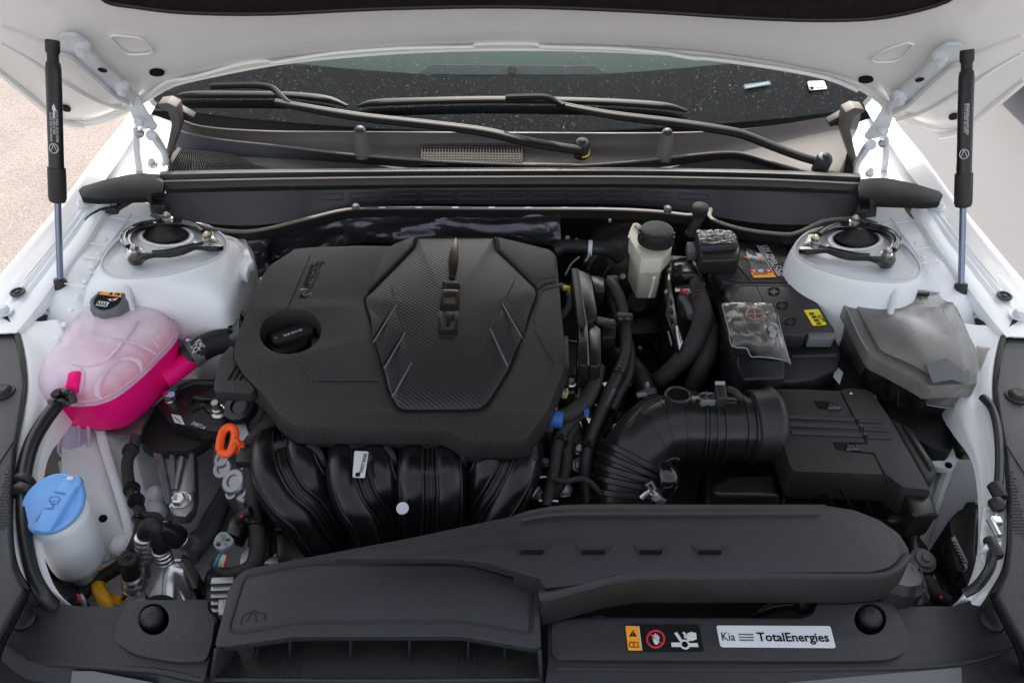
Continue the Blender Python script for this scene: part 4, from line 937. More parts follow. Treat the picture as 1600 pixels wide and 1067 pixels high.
# ================================================================== INTAKE MANIFOLD
M['runner'] = mat('glossy_runner_plastic', (.007, .007, .008), .24, bump=.2, bscale=900, var=.25, vscale=20)
im = empty('intake_manifold', P(620, 760, .7), 'satin black plastic intake manifold with four curved runners below the engine cover', 'intake manifold')
run = [([(455, 678), (446, 700), (447, 735), (462, 772), (488, 806), (512, 840)], .050), ([(573, 678), (566, 702), (566, 740), (574, 775), (588, 808), (600, 840)], .050),
       ([(683, 678), (676, 702), (674, 740), (675, 775), (676, 808), (676, 840)], .050), ([(794, 682), (795, 705), (792, 735), (782, 765), (766, 800), (748, 835)], .048)]
zz = [.80, .838, .846, .83, .80, .765]
for i, (pts, r) in enumerate(run):
    base = [P(x, y, z-r*.2) for (x, y), z in zip(pts, zz)]
    pp = cat([Vector((p.x, p.y, p.z)) for p in base], 6)
    def offs(o_, up_):
        tr = []
        for k, p in enumerate(pp):
            d = (pp[min(len(pp)-1, k+1)]-pp[max(0, k-1)]).normalized(); sd_ = Vector((0, 0, 1)).cross(d).normalized()*-1; upn = d.cross(sd_).normalized()
            if upn.z < 0: upn = -upn
            tr.append(p+sd_*o_+upn*up_)
        return tr
    L1 = offs(-.0235, .012); L2 = offs(.0235, .012); nn_ = len(L1)
    rr2 = [.0275-.006*(k/nn_)**2 for k in range(nn_)]
    ro = MB().tube(L1, rr2, n=24, sub=1).done('runner', M['runner'], im, ang=70)
    MB().tube(L2, rr2, n=24, sub=1).done('runner', M['runner'], im, ang=70)
    MB().tube(offs(0, .012), .024, n=20, sub=1, flat=.85).done('runner_web', M['runner'], ro, ang=70)
    for off, up_, rr_ in ((-.010, .0345, .0022), (.010, .0345, .0022), (-.004, .0335, .0012), (.003, .0335, .0012), (-.043, .030, .0016), (.042, .030, .0016)):
        MB().tube(offs(off, up_)[2:-2], rr_, n=6, sub=1).done('rib', M['satin'], ro)
    # arched flange at the top
    cx, cy = pts[0][0]+(6 if i == 0 else 0), 690
    a = [(cx-46, cy+26), (cx-42, cy+8), (cx-28, cy-2), (cx-6, cy-3), (cx+16, cy-3), (cx+32, cy+2), (cx+43, cy+14), (cx+47, cy+26)]
    b = [(cx+39, cy+26), (cx+34, cy+17), (cx+25, cy+9), (cx+8, cy+6), (cx-8, cy+6), (cx-24, cy+8), (cx-34, cy+15), (cx-38, cy+26)]
    MB().prism([P(x, y, .872) for x, y in a+b], (0, 0, -.02), bev=.0012).done('arch_flange', M['grey'], im)
    for dx in (-15, 8): MB().prism([P(x, y, .874) for x, y in ((cx+dx-1.5, cy-4), (cx+dx+1.5, cy-4), (cx+dx+1.5, cy+8), (cx+dx-1.5, cy+8))], (0, 0, -.02)).done('rib', M['black'], im)
# web between runners, with fastener pockets
rows = [[P(400, 700, .81), P(500, 690, .81), P(620, 690, .79), P(740, 690, .79), P(845, 700, .79)],
        [P(412, 760, .81), P(520, 750, .825), P(620, 750, .83), P(720, 750, .825), P(832, 750, .80)],
        [P(445, 830, .76), P(520, 830, .765), P(620, 830, .77), P(720, 830, .765), P(815, 830, .755)],
        [P(440, 890, .66), P(520, 890, .66), P(620, 890, .66), P(720, 890, .66), P(815, 890, .66)]]
MB().patch(rows, 6, 5, thick=.003).done('web', M['satin'], im)
for x, y in ((511, 728), (621, 762), (736, 735)):
    MB().tube([P(x-12, y-22, .826), P(x-13, y, .824), P(x-6, y+12, .822), P(x+6, y+12, .822), P(x+13, y, .824), P(x+12, y-22, .826)], .003, n=8, sub=4).done('pocket_rim', M['satin'], im)
    MB().prism([P(x+dx, y+dy, .823) for dx, dy in ((-11, -24), (11, -24), (11, 0), (6, 9), (-6, 9), (-11, 0))], (0, 0, -.004)).done('pocket', M['ink'], im)
# plenum box at the bottom with its lip
pb = [(430, 828), (452, 826), (462, 832), (540, 832), (552, 828), (566, 832), (650, 832), (700, 828), (800, 800), (830, 830), (830, 900), (445, 900), (434, 880)]
MB().prism([P(x, y, .745) for x, y in pb], (0, 0, -.10), bev=.003).done('plenum', M['satin'], im)
MB().tube([P(x, y, .748) for x, y in ((430, 828), (450, 826), (462, 832), (540, 832), (552, 828), (566, 832), (650, 832), (672, 828), (760, 815))], .0035, n=8, sub=2).done('plenum_lip', M['satin'], im)
# label and dot
lb = [P(x, y, z) for x, y, z in ((554, 705, .887), (576, 706, .887), (570, 747, .886), (551, 746, .886))]
o = decal(roundpoly(lb, .002), M['paper'], im, 'sticker', label='white part number label')
text('28300-2S000', P(569, 708, .8885), P(561, 738, .8875), M['ink'], im, h=1.1)
for k in range(5): pass
MB().prism([P(x, y, .888) for x, y in ((556, 738), (563, 738), (562, 744), (555, 744))], (0, 0, -.0004)).done('print_block', M['ink'], im)
MB().lathe([(.0085, 0), (.0085, .001)], P(629, 794, .850), (0, -.35, 1), 24).done('paint_dot', M['paper'], im)

# ================================================================== FRONT AIR DUCT
ad = empty('air_intake_duct', P(600, 960, .8), 'wide grey plastic air duct at the front, its dark mouth below a long lip', 'air duct')
DZ = .905
dt = [(378, 893), (389, 887), (454, 875), (497, 867), (640, 840), (805, 805), (842, 796), (842, 850), (842, 925), (846, 1014), (720, 993), (457, 994), (334, 1012), (345, 970), (357, 921), (366, 903)]
MB().prism(roundpoly([P(x, y, DZ, .03) for x, y in dt], .008), (0, 0, -.012), bev=.003, seg=3).done('duct_top', M['grey'], ad, ang=40)
pn = [(385, 899), (475, 880), (495, 878), (720, 879), (740, 882), (828, 906), (831, 912), (831, 985), (826, 989), (720, 971), (470, 971), (372, 988), (358, 985), (358, 978), (378, 910)]
pnl = roundpoly([P(x, y, DZ+.0006, .03) for x, y in pn], .004)
MB().tube(pnl+[pnl[0]], .0016, n=6, sub=1).done('embossed_outline', M['black'], ad)
pc2 = sum(pnl, Vector())/len(pnl)
MB().prism([pc2+(p-pc2)*.985+Vector((0, 0, .0004)) for p in pnl], (0, 0, -.002), bev=.0008).done('raised_field', M['grey'], ad, ang=40)
MB().tube([P(x, y, DZ+.0012, .03) for x, y in ((375, 975), (379, 962), (390, 956), (398, 952), (405, 957), (414, 958), (413, 968))], .0009, n=6, sub=1).tube([P(x, y, DZ+.0012, .03) for x, y in ((386, 970), (390, 960), (398, 956), (400, 972))], .0009, n=6, sub=1).done('embossed_logo', M['black'], ad)
# side walls, floor and the mouth's fins
fl = [P(x, y, .835) for x, y in ((333, 1008), (457, 995), (720, 995), (847, 1008), (850, 1080), (320, 1080))]
MB().prism(fl, (0, 0, -.006)).done('mouth_floor', M['black'], ad)
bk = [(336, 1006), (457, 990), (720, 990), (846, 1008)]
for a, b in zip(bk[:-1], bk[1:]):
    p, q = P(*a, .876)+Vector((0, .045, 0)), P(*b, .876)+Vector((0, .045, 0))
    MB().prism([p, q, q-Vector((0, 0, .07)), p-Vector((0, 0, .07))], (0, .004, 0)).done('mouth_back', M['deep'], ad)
for (a, b) in (((334, 1012), (326, 1062)), ((846, 1014), (849, 1062))):
    p, q = P(*a, DZ-.002), P(*b, .85)
    MB().prism([p, q, q-Vector((0, 0, .03)), p-Vector((0, -.03, .07))], (.004 if a[0] < 500 else -.004, 0, 0), bev=.001).done('mouth_cheek', M['grey'], ad)
MB().tube([P(326, 1061, .846), P(600, 1063, .846), P(849, 1061, .846)], .003, n=8, sub=1).done('mouth_sill', M['grey'], ad)
for x, y0, y1 in ((394, 1004, 1032), (451, 995, 1030), (546, 995, 1032), (638, 995, 1032), (730, 995, 1030), (787, 1003, 1030)):
    a = P(x, y0, .876); b = P(x, y1, .838)
    MB().prism([a, b, Vector((b.x, a.y+.044, b.z)), a+Vector((0, .04, 0))], (.002, 0, 0), bev=.0006).done('fin', M['grey'], ad)
for x0 in (433, 445, 458, 470, 714, 722, 733, 742, 750):
    MB().tube([P(x0, 1024, .8365), P(x0-5 if x0 < 600 else x0+1, 1058, .8365)], .0010, n=5, sub=1).done('floor_rib', M['grey'], ad)
# resonator half: long box with the rounded right end
rz = .92
rt = [(780, 822), (842, 793), (906, 789), (1290, 789), (1335, 796), (1375, 812), (1405, 833), (1420, 856), (1421, 878), (1408, 893), (1382, 901), (1340, 904), (1000, 904), (948, 912), (846, 940), (842, 925), (842, 906), (800, 893), (740, 880)]
L_ = roundpoly([P(x, y, rz-.003) for x, y in rt[1:18]], .004)
MB().prism(L_, (0, -.006, -.045), bev=.004, seg=3, taper=.0).done('resonator_skirt', M['black'], ad, ang=40)
it = [(812, 806), (850, 797), (906, 794), (1285, 794), (1325, 801), (1362, 815), (1390, 834), (1404, 856), (1403, 874), (1390, 886), (1360, 893), (1020, 894), (965, 896), (905, 912), (850, 918), (846, 904), (800, 890), (760, 878), (700, 872), (520, 872), (640, 845)]
c_ = P(1040, 845, rz+.012)
IT = roundpoly([P(x, y, rz+.004) for x, y in it], .006)
MB().prism(IT, (0, 0, -.012), bev=.0045, seg=4).done('resonator_top', M['grey'], ad, ang=50)
# rear slope that catches the sun
MB().patch([[P(x, y, z) for x, y, z in ((800, 806, .915), (842, 794, .915), (906, 788, .915), (1100, 788, .915), (1290, 788, .915))], [P(x, y, z) for x, y, z in ((815, 812, .9262), (850, 806, .9262), (906, 803, .9262), (1100, 803, .9262), (1280, 803, .9262))]], 4, 3, thick=.002).done('rear_slope', M['cover'], ad)
for cx in (832, 928, 1018, 1110):
    pts = [(cx-31, 849), (cx-20, 857), (cx-17, 866), (cx+17, 866), (cx+21, 857), (cx+31, 849), (cx+20, 853), (cx+14, 856), (cx-16, 856), (cx-22, 853)]
    a = [P(x, y, rz+.0055) for x, y in [(cx-30, 850), (cx-20, 863), (cx+18, 863), (cx+30, 850), (cx+15, 857), (cx-17, 857)]]
    MB().prism(a, (0, 0, -.0012), bev=.0004).done('pressed_notch', M['black'], ad)
    MB().prism([P(x, y, rz+.0062) for x, y in ((cx-19, 859), (cx+17, 859), (cx+17, 865), (cx-19, 865))], (0, 0, -.001)).done('notch_step', M['ink'], ad)
# ridge that sweeps from the duct into the resonator
MB().tube([P(x, y, rz-.002) for x, y in ((842, 932), (880, 924), (950, 905), (1010, 898), (1200, 898), (1360, 899), (1400, 888), (1418, 868))], .005, n=8, sub=4).done('lower_bead', M['grey'], ad)
# bellows neck at the right end
nk = MB()
for k, (x, y, r) in enumerate(((1388, 905, .040), (1396, 918, .040), (1402, 932, .038))):
    nk.lathe([(r*.8, -.02), (r, -.01), (r, .01), (r*.8, .02)], P(x, y, .86-.02*k), (.2, .3, 1), 24)
nk.done('neck', M['satin'], ad)
for x in (1408, 1424, 1436): MB().prism([P(a, b, .875) for a, b in ((x, 885), (x+3, 885), (x+12, 915), (x+8, 918))], (0, 0, -.03), bev=.001).done('neck_rib', M['grey'], ad)

# ================================================================== RADIATOR COVERS
def radcover(pts, name_label, raised, fast, boss, holec, par_z=.862):
    g = empty('radiator_cover', P(pts[0][0], 1000, .8), name_label, 'cover', 'radiator top covers')
    hl = [P(holec[0]+holec[2]*math.cos(t), holec[1]+holec[3]*math.sin(t), par_z) for t in [2*math.pi*k/32 for k in range(32)]]
    lp = roundpoly([P(x, y, par_z) for x, y in pts], .005)
    MB().prism(lp, (0, 0, -.025), holes=[hl], bev=.0025, seg=3).done('cover_top', M['grey'], g, ang=40)
    rl = roundpoly([P(x, y, par_z+.006) for x, y in raised], .012)
    h2 = [P(holec[0]+holec[2]*math.cos(t), holec[1]+holec[3]*math.sin(t), par_z+.006) for t in [2*math.pi*k/32 for k in range(32)]]
    MB().prism(rl, (0, 0, -.010), holes=[h2], bev=.0045, seg=4).done('raised_boss', M['grey'], g, ang=50)
    for x, y in fast:
        q = P(x, y, par_z)
        ft = MB().lathe([(.0125, -.001), (.0125, .0015), (.011, .003), (.004, .0042), (.0, .0043)], q, (0, 0, 1), 24, cap=False).done('round_fastener', M['grey'], g)
        MB().tube([q+Vector((.0135*math.cos(t), .0135*math.sin(t), .0006)) for t in [R(-160+k*18) for k in range(11)]], .0011, n=5, sub=1).done('groove', M['ink'], ft)
    # bump stop sunk in the hole
    bx, by, bz = boss
    bs = empty('bonnet_bump_stop', P(bx, by, bz-.02), 'round black rubber bump stop in the hole of the %s radiator cover' % ('left' if bx < 800 else 'right'), 'bump stop', 'rubber bump stops for the bonnet')
    MB().lathe([(.010, -.02), (.0125, -.012), (.0138, -.002), (.0130, .005), (.009, .010), (.0, .0115)], P(bx, by, bz-.006), (0, 0, 1), 28, cap=False).done('stop_head', M['rubber'], bs)
    MB().lathe([(.016, -.002), (.015, 0), (.012, .001)], P(bx, by, bz-.022), (0, 0, 1), 24).done('stop_collar', M['gloss'], bs)
    MB().lathe([(.032, 0), (.032, .002)], P(holec[0], holec[1], par_z-.028), (0, 0, 1), 24).done('hole_well', M['ink'], g)
    return g
rc = radcover([(43, 921), (62, 932), (90, 943), (130, 947), (193, 947), (203, 937), (325, 937), (325, 953), (339, 966), (332, 1010), (318, 1066), (240, 1050), (70, 1038), (32, 1022), (2, 1003)],
         'grey plastic radiator cover at the front left, around a rubber bump stop', [(202, 938), (323, 938), (325, 955), (336, 967), (330, 1008), (322, 1032), (275, 1034), (210, 1022), (180, 1002), (178, 985), (190, 958)],
         [(39, 968)], (237, 965, .868), (240, 967, 24, 24.5))
MB().patch([[P(x, y, .861) for x, y in ((2, 1002), (32, 1021), (70, 1037), (240, 1049), (318, 1064))], [P(x, y, .853) for x, y in ((0, 1010), (28, 1032), (70, 1046), (240, 1058), (316, 1074))], [P(x, y, .80) for x, y in ((-6, 1080), (26, 1110), (80, 1130), (240, 1150), (310, 1160))]], 5, 4, thick=.003).done('front_face', M['grey'], rc)
MB().prism([P(x, y, z) for x, y, z in ((113, 1048, .8585), (145, 1048, .858), (240, 1066, .856), (240, 1110, .83), (106, 1100, .83))], (0, 0, -.002)).done('foam_pad', M['greyp'], rc)
rc2 = radcover([(857, 966), (866, 964), (1050, 965), (1255, 966), (1270, 958), (1275, 950), (1275, 937), (1392, 937), (1402, 947), (1488, 947), (1515, 938), (1545, 919), (1572, 960), (1592, 1020), (1600, 1040), (1610, 1085), (850, 1085), (856, 1040)],
         'grey radiator cover at the front right, carrying the warning label and white oil sticker', [(1278, 939), (1390, 939), (1400, 950), (1418, 985), (1420, 1002), (1412, 1020), (1390, 1030), (1330, 1032), (1200, 1032), (870, 1030), (862, 1020), (862, 968), (1250, 968), (1272, 960)],
         [(1550, 971), (936, 977)], (1360, 965, .868), (1360, 967, 25, 24.5))
MB().prism([P(x, y, z) for x, y, z in ((1230, 1066, .8635), (1502, 1042, .8635), (1504, 1085, .8635), (1230, 1085, .8635))], (0, 0, -.001)).done('film_patch', M['greyp'], rc2)
MB().tube([P(x, y, .8628) for x, y in ((868, 1044), (1100, 1046), (1380, 1044), (1500, 1036), (1590, 1010))], .002, n=6, sub=3).done('ridge', M['grey'], rc2)
MB().prism([P(x, y, .80) for x, y in ((870, 920), (1180, 920), (1400, 925), (1400, 962), (870, 962))], (0, 0, -.08)).done('slot_back', M['deep'], rc2)  # added dark block, hides the sunlit undertray behind the slot
# warning label
LZ = .8688
def LP(pts, dz=0.0): return [P(x, y, LZ+dz) for x, y in pts]
K = 1600/360
lc = lambda pts: [(960+a/K, 960+b/K) for a, b in pts]
dl = decal(roundpoly(LP(lc([(72, 68), (585, 68), (622, 254), (92, 254)])), .003), M['embs'], rc2, 'warning_label', label='black and orange warning label with a stop hand and fan symbol', lift=.0008)
MB().prism(roundpoly(LP(lc([(76, 76), (165, 78), (186, 248), (96, 248)]), .0009), .002), (0, 0, -.0003)).done('label_print', M['amber'], dl)
MB().prism(LP(lc([(166, 78), (172, 78), (193, 249), (187, 249)]), .0009), (0, 0, -.0003)).done('label_print', M['wprint'], dl)
MB().prism(LP(lc([(128, 104), (156, 150), (104, 150)]), .0012), (0, 0, -.0003)).done('warning_triangle', M['ink'], dl)
MB().prism(LP(lc([(127, 116), (131, 116), (130, 134), (128, 134)]), .0015), (0, 0, -.0003)).prism(LP(lc([(127, 138), (131, 138), (131, 143), (127, 143)]), .0015), (0, 0, -.0003)).done('exclamation_mark', M['amber'], dl)
MB().tube(LP(lc([(106, 192), (106, 222), (136, 224), (168, 226), (162, 192), (140, 188), (134, 194), (122, 188), (106, 192)]), .0012), .0005, n=4, sub=1).tube(LP(lc([(134, 194), (138, 223)]), .0012), .0005, n=4, sub=1).done('book_symbol', M['ink'], dl)
cc_ = lc([(286, 168)])[0]
MB().tube([P(cc_[0]+13.4*math.cos(t), cc_[1]+13.2*math.sin(t), LZ+.001) for t in [2*math.pi*k/32 for k in range(33)]], .0013, n=5, sub=1).tube(LP(lc([(238, 128), (336, 205)]), .0010), .0009, n=5, sub=1).done('ban_ring', M['lred'], dl)
MB().prism(LP(lc([(268, 170), (262, 166), (260, 160), (274, 172), (268, 140), (274, 138), (281, 162), (280, 130), (288, 128), (291, 160), (294, 134), (301, 136), (301, 164), (307, 146), (313, 148), (310, 190), (300, 206), (284, 206), (272, 190)]), .0016), (0, 0, -.0003)).done('hand_symbol', M['wprint'], dl)
MB().prism(LP(lc([(414, 126), (436, 120), (470, 172), (455, 184)]), .0012), (0, 0, -.0003)).prism(LP(lc([(394, 192), (454, 192), (462, 222), (398, 222)]), .0012), (0, 0, -.0003)).prism(LP(lc([(516, 196), (578, 196), (584, 222), (522, 222)]), .0012), (0, 0, -.0003)).prism(LP(lc([(496, 152), (506, 130), (530, 118), (568, 126), (572, 168), (540, 180), (508, 180)]), .0012), (0, 0, -.0003)).prism(LP(lc([(472, 126), (480, 116), (502, 134), (492, 146)]), .0012), (0, 0, -.0003)).prism(LP(lc([(480, 152), (488, 142), (508, 156), (498, 166)]), .0012), (0, 0, -.0003)).done('fan_symbol', M['wprint'], dl)
hb_ = lc([(489, 206)])[0]
MB().lathe([(.0062, 0), (.0062, .0004)], P(hb_[0], hb_[1], LZ+.001), (0, 0, 1), 8).done('fan_symbol', M['wprint'], dl)
MB().lathe([(.0036, 0), (.0036, .0004)], P(hb_[0], hb_[1], LZ+.0013), (0, 0, 1), 12).done('fan_symbol', M['ink'], dl)
ws_ = decal(roundpoly(LP(lc([(706, 76), (1498, 80), (1538, 233), (736, 226)])), .003), M['paper'], rc2, 'oil_sticker', label='white sticker with dark lettering', lift=.0008)
def lt(s, a, b, m=M['ink'], h=1.0, bold=0.0): text(s, P(*lc([a])[0], LZ+.001), P(*lc([b])[0], LZ+.001), m, ws_, h=h, bold=bold)
lt('Kia', (750, 178), (842, 180), h=1.15)
for k, s in enumerate(('recommends', 'recommande', 'предлагает')): lt(s, (862+k*3, 140+k*20), (966+k*3, 142+k*20), h=1.0)
lt('TotalEnergies', (998, 182), (1495, 186), h=1.0, bold=.018)
# ================================================================== LEFT SIDE OF THE BAY
def mk_shell(name, tint, dif, a, b_, tlf=.35, gl_=.35, zr=None, bs=380, bst=.25):
    m = bpy.data.materials.new(name); m.use_nodes = True; t = m.node_tree; N = t.nodes; L = t.links
    for n in list(N): N.remove(n)
    o = N.new('ShaderNodeOutputMaterial'); tr = N.new('ShaderNodeBsdfTransparent'); tr.inputs[0].default_value = (*tint, 1)
    df = N.new('ShaderNodeBsdfDiffuse'); tl = N.new('ShaderNodeBsdfTranslucent'); gl = N.new('ShaderNodeBsdfGlossy')
    g = N.new('ShaderNodeNewGeometry'); nz = N.new('ShaderNodeTexNoise'); nz.inputs['Scale'].default_value = 22; nz.inputs['Detail'].default_value = 4; L.new(g.outputs['Position'], nz.inputs['Vector'])
    df.inputs[0].default_value = (*dif, 1); tl.inputs[0].default_value = (*dif, 1); gl.inputs['Roughness'].default_value = .22
    bn = N.new('ShaderNodeTexNoise'); bn.inputs['Scale'].default_value = bs; L.new(g.outputs['Position'], bn.inputs['Vector'])
    bp = N.new('ShaderNodeBump'); bp.inputs['Strength'].default_value = bst; bp.inputs['Distance'].default_value = .001 if bs > 100 else .004; L.new(bn.outputs['Fac'], bp.inputs['Height'])
    for x in (df, gl): L.new(bp.outputs[0], x.inputs['Normal'])
    mr = N.new('ShaderNodeMapRange'); mr.inputs['To Min'].default_value = a; mr.inputs['To Max'].default_value = b_; mr.inputs['From Min'].default_value = .3; mr.inputs['From Max'].default_value = .7
    L.new(nz.outputs['Fac'], mr.inputs['Value'])
    if zr:      # thinner wall towards the rim lets more of the liquid through
        sx_ = N.new('ShaderNodeSeparateXYZ'); L.new(g.outputs['Position'], sx_.inputs[0])
        mz = N.new('ShaderNodeMapRange'); mz.inputs['From Min'].default_value = zr[0]; mz.inputs['From Max'].default_value = zr[1]; mz.inputs['To Min'].default_value = zr[2]; mz.inputs['To Max'].default_value = 1
        L.new(sx_.outputs['Z'], mz.inputs['Value']); mu = N.new('ShaderNodeMath'); mu.operation = 'MULTIPLY'; L.new(mr.outputs[0], mu.inputs[0]); L.new(mz.outputs[0], mu.inputs[1]); mr = mu
    m1 = N.new('ShaderNodeMixShader'); m1.inputs[0].default_value = tlf; L.new(df.outputs[0], m1.inputs[1]); L.new(tl.outputs[0], m1.inputs[2])
    m2 = N.new('ShaderNodeMixShader'); L.new(mr.outputs[0], m2.inputs[0]); L.new(tr.outputs[0], m2.inputs[1]); L.new(m1.outputs[0], m2.inputs[2])
    lw = N.new('ShaderNodeLayerWeight'); lw.inputs['Blend'].default_value = .25
    mm = N.new('ShaderNodeMath'); mm.operation = 'MULTIPLY'; L.new(lw.outputs['Fresnel'], mm.inputs[0]); mm.inputs[1].default_value = gl_
    m3 = N.new('ShaderNodeMixShader'); L.new(mm.outputs[0], m3.inputs[0]); L.new(m2.outputs[0], m3.inputs[1]); L.new(gl.outputs[0], m3.inputs[2])
    L.new(m3.outputs[0], o.inputs[0]); return m
M['shell'] = mk_shell('milky_tank_plastic', (1.0, .84, .94), (.98, .88, .96), .66, .92, .2, .5, zr=(.908, .938, .42))
M['ridge'] = mk_shell('moulded_tank_ridge', (1, .86, .95), (.95, .83, .94), .40, .60, .2, .9)
M['pink'] = mk_shell('pink_coolant', (1.0, .02, .25), (1.0, .010, .22), .96, .99, .08, .5)
M['clearp'] = mk_shell('clear_dusty_film', (.95, .94, .92), (.42, .40, .37), .10, .30, .3, 1.3)
M['wrap'] = mk_shell('dusty_plastic_wrap', (.9, .9, .9), (.34, .325, .30), .36, .55, .2, 1.5, bs=14, bst=.35)
M['lilac'] = mk_shell('milky_bracket_plastic', (.95, .86, .97), (.74, .66, .80), .65, .8)

ct = empty('coolant_tank', P(165, 560, .82), 'milky coolant expansion tank with bright pink liquid, beside the left strut tower', 'coolant tank')
K2 = 4.445
oc10 = [(40, 745), (58, 680), (110, 600), (180, 490), (260, 365), (330, 285), (400, 225), (470, 180), (560, 155), (640, 148), (720, 152), (800, 175), (900, 220), (975, 280), (1006, 345), (1004, 392), (955, 465), (860, 565), (760, 665), (650, 755), (560, 815), (450, 852), (330, 860), (200, 855), (110, 845), (58, 808)]
TZ = .905
to_ = cat([P(50+a/K2, 440+b/K2, TZ) for a, b in oc10], 3, closed=True)
tc = sum(to_, Vector())/len(to_)
def dome(prof, m, nm, par, base=0.0, ang=80, topcap=True, botcap=True):
    mb = MB(); V = [[mb.v(tc+(p-tc)*k+Vector((0, 0, h+base))) for p in to_] for k, h in prof]
    n = len(V[0])
    for i in range(len(V)-1):
        for k in range(n): mb.bm.faces.new([V[i][k], V[i+1][k], V[i+1][(k+1) % n], V[i][(k+1) % n]])
    if topcap: mb.bm.faces.new(V[-1])
    if botcap: mb.bm.faces.new(V[0][::-1])
    bmesh.ops.recalc_face_normals(mb.bm, faces=mb.bm.faces[:])
    return mb.done(nm, m, par, ang=ang)
dome([(.55, -.085), (.80, -.080), (.90, -.066), (.945, -.045), (.965, -.006), (.955, -.001), (.80, .001), (.4, .001), (.05, .001)], M['pink'], 'coolant', ct)
sh = dome([(.93, -.002), (1.0, -.002), (1.012, .0005), (1.0, .004), (.975, .0065), (.955, .013), (.90, .021), (.78, .029), (.6, .034), (.4, .037), (.2, .038), (.05, .038)], M['shell'], 'tank_shell', ct, botcap=False)
for dz_, k_ in ((.0015, 1.008), (.006, .978)):
    rim_ = [tc+(p-tc)*k_+Vector((0, 0, dz_)) for p in to_]; MB().tube(rim_+[rim_[0]], .0019, n=8, sub=1).done('seam_rim', M['shell'], sh)
def TP(a, b, dz): return P(50+a/K2, 440+b/K2, TZ+dz)
def ridge(pts, r, dz, nm='moulded_ridge', m=None): MB().tube([TP(a, b, d) for a, b, d in [(p[0], p[1], p[2] if len(p) > 2 else dz) for p in pts]], (r if m else [r*.3]+[r*1.1]*(len(pts)-2)+[r*.3]), n=8, sub=4, flat=(.6 if m else .22)).done(nm, m or M['ridge'], sh)
ridge([(205, 440, .022), (300, 408, .032), (420, 395, .036), (560, 400, .037), (700, 425, .036), (800, 465, .030), (865, 505, .020)], .0030, 0)
ridge([(470, 300, .034), (400, 350, .034), (330, 430, .034), (285, 500, .034), (275, 560, .034), (310, 580, .034), (400, 585, .034), (480, 560, .035), (560, 500, .036), (640, 400, .037), (720, 300, .036), (760, 240, .030)], .0026, 0)
ridge([(760, 620, .022), (745, 560, .028), (690, 535, .030), (620, 535, .032), (560, 575, .032), (500, 640, .030), (460, 710, .026), (455, 780, .020), (490, 815, .014)], .0032, 0)
ridge([(880, 460, .018), (830, 380, .027), (800, 330, .030), (820, 280, .028), (900, 235, .020), (960, 270, .012)], .0030, 0)
ridge([(200, 740, .018), (240, 650, .028), (290, 600, .032), (350, 620, .032), (345, 700, .028), (330, 790, .018)], .0030, 0)
ridge([(110, 730, .012), (130, 640, .022), (175, 560, .026), (240, 470, .028)], .0028, 0)
ridge([(400, 240, .018), (360, 300, .026), (300, 370, .028), (240, 450, .026)], .0026, 0)
# filler neck and inlet channel
ridge([(300, 640, .030), (290, 700, .028), (275, 760, .020)], .010, 0, 'inlet_channel', M['pink'])
cc = P(178, 482, .937)
MB().lathe([(.022, -.02), (.021, 0), (.019, .008)], cc, (0, -.1, 1), 24).done('neck', M['shell'], ct)
# ribbed cap
mb = MB(); n = 48; prof = [(.026, -.006), (.0285, -.004), (.0285, .011), (.0265, .0145), (.0225, .016), (.0215, .0152), (.0, .0152)]
q = Vector((-.03, -.16, 1)).normalized().to_track_quat('Z', 'Y'); V = []
for r, h in prof:
    V.append([mb.v(cc+q @ Vector(((r+(.0016 if (k % 6 < 3 and .026 < r) else 0))*math.cos(2*math.pi*k/n), (r+(.0016 if (k % 6 < 3 and .026 < r) else 0))*math.sin(2*math.pi*k/n), h+.006))) for k in range(n)])
for i in range(len(V)-1):
    for k in range(n): mb.bm.faces.new([V[i][k], V[i][(k+1) % n], V[i+1][(k+1) % n], V[i+1][k]])
bmesh.ops.recalc_face_normals(mb.bm, faces=mb.bm.faces[:])
cap = mb.done('filler_cap', M['greyp'], ct, ang=40)
ax = q @ Vector((0, 0, 1)); cu_, cv_ = q @ Vector((1, 0, 0)), q @ Vector((0, 1, 0))
if abs(cu_.x) < .5: cu_, cv_ = cv_, -cu_
if cu_.x < 0: cu_ = -cu_
cv_ = ax.cross(cu_)
ct0 = cc+ax*.0215
def CPt(a, b, dz=0): return ct0+cu_*(a*.0205)+cv_*(b*.0205)+ax*dz
MB().prism([CPt(math.cos(t), math.sin(t), .0006) for t in [2*math.pi*k/32 for k in range(32)]], -ax*.0005).done('cap_disc', M['ink'], cap)
MB().prism([CPt(math.cos(t), math.sin(t), .0010) for t in [R(20+140*k/16) for k in range(17)]], -ax*.0003).done('cap_label', M['amber'], cap)
MB().prism([CPt(-.15, .42, .0013), CPt(.12, .42, .0013), CPt(0, .82, .0013)], -ax*.0003).prism([CPt(.32, .45, .0013), CPt(.42, .45, .0013), CPt(.42, .75, .0013), CPt(.32, .75, .0013)], -ax*.0003).prism([CPt(.5, .45, .0013), CPt(.68, .45, .0013), CPt(.68, .68, .0013), CPt(.5, .68, .0013)], -ax*.0003).done('cap_print', M['ink'], cap)
MB().prism([CPt(-.62, -.72, .0010), CPt(.28, -.72, .0010), CPt(.28, -.28, .0010), CPt(-.62, -.28, .0010)], -ax*.0003).prism([CPt(.0, .0, .001), CPt(.75, .22, .001), CPt(.6, -.05, .001), CPt(.3, -.15, .001)], -ax*.0003).done('cap_print', M['paper'], cap)
for k in range(4): MB().prism([CPt(-.55+k*.2, -.66, .0013), CPt(-.42+k*.2, -.66, .0013), CPt(-.50+k*.2, -.34, .0013), CPt(-.58+k*.2, -.34, .0013)], -ax*.0003).done('cap_print', M['ink'], cap)
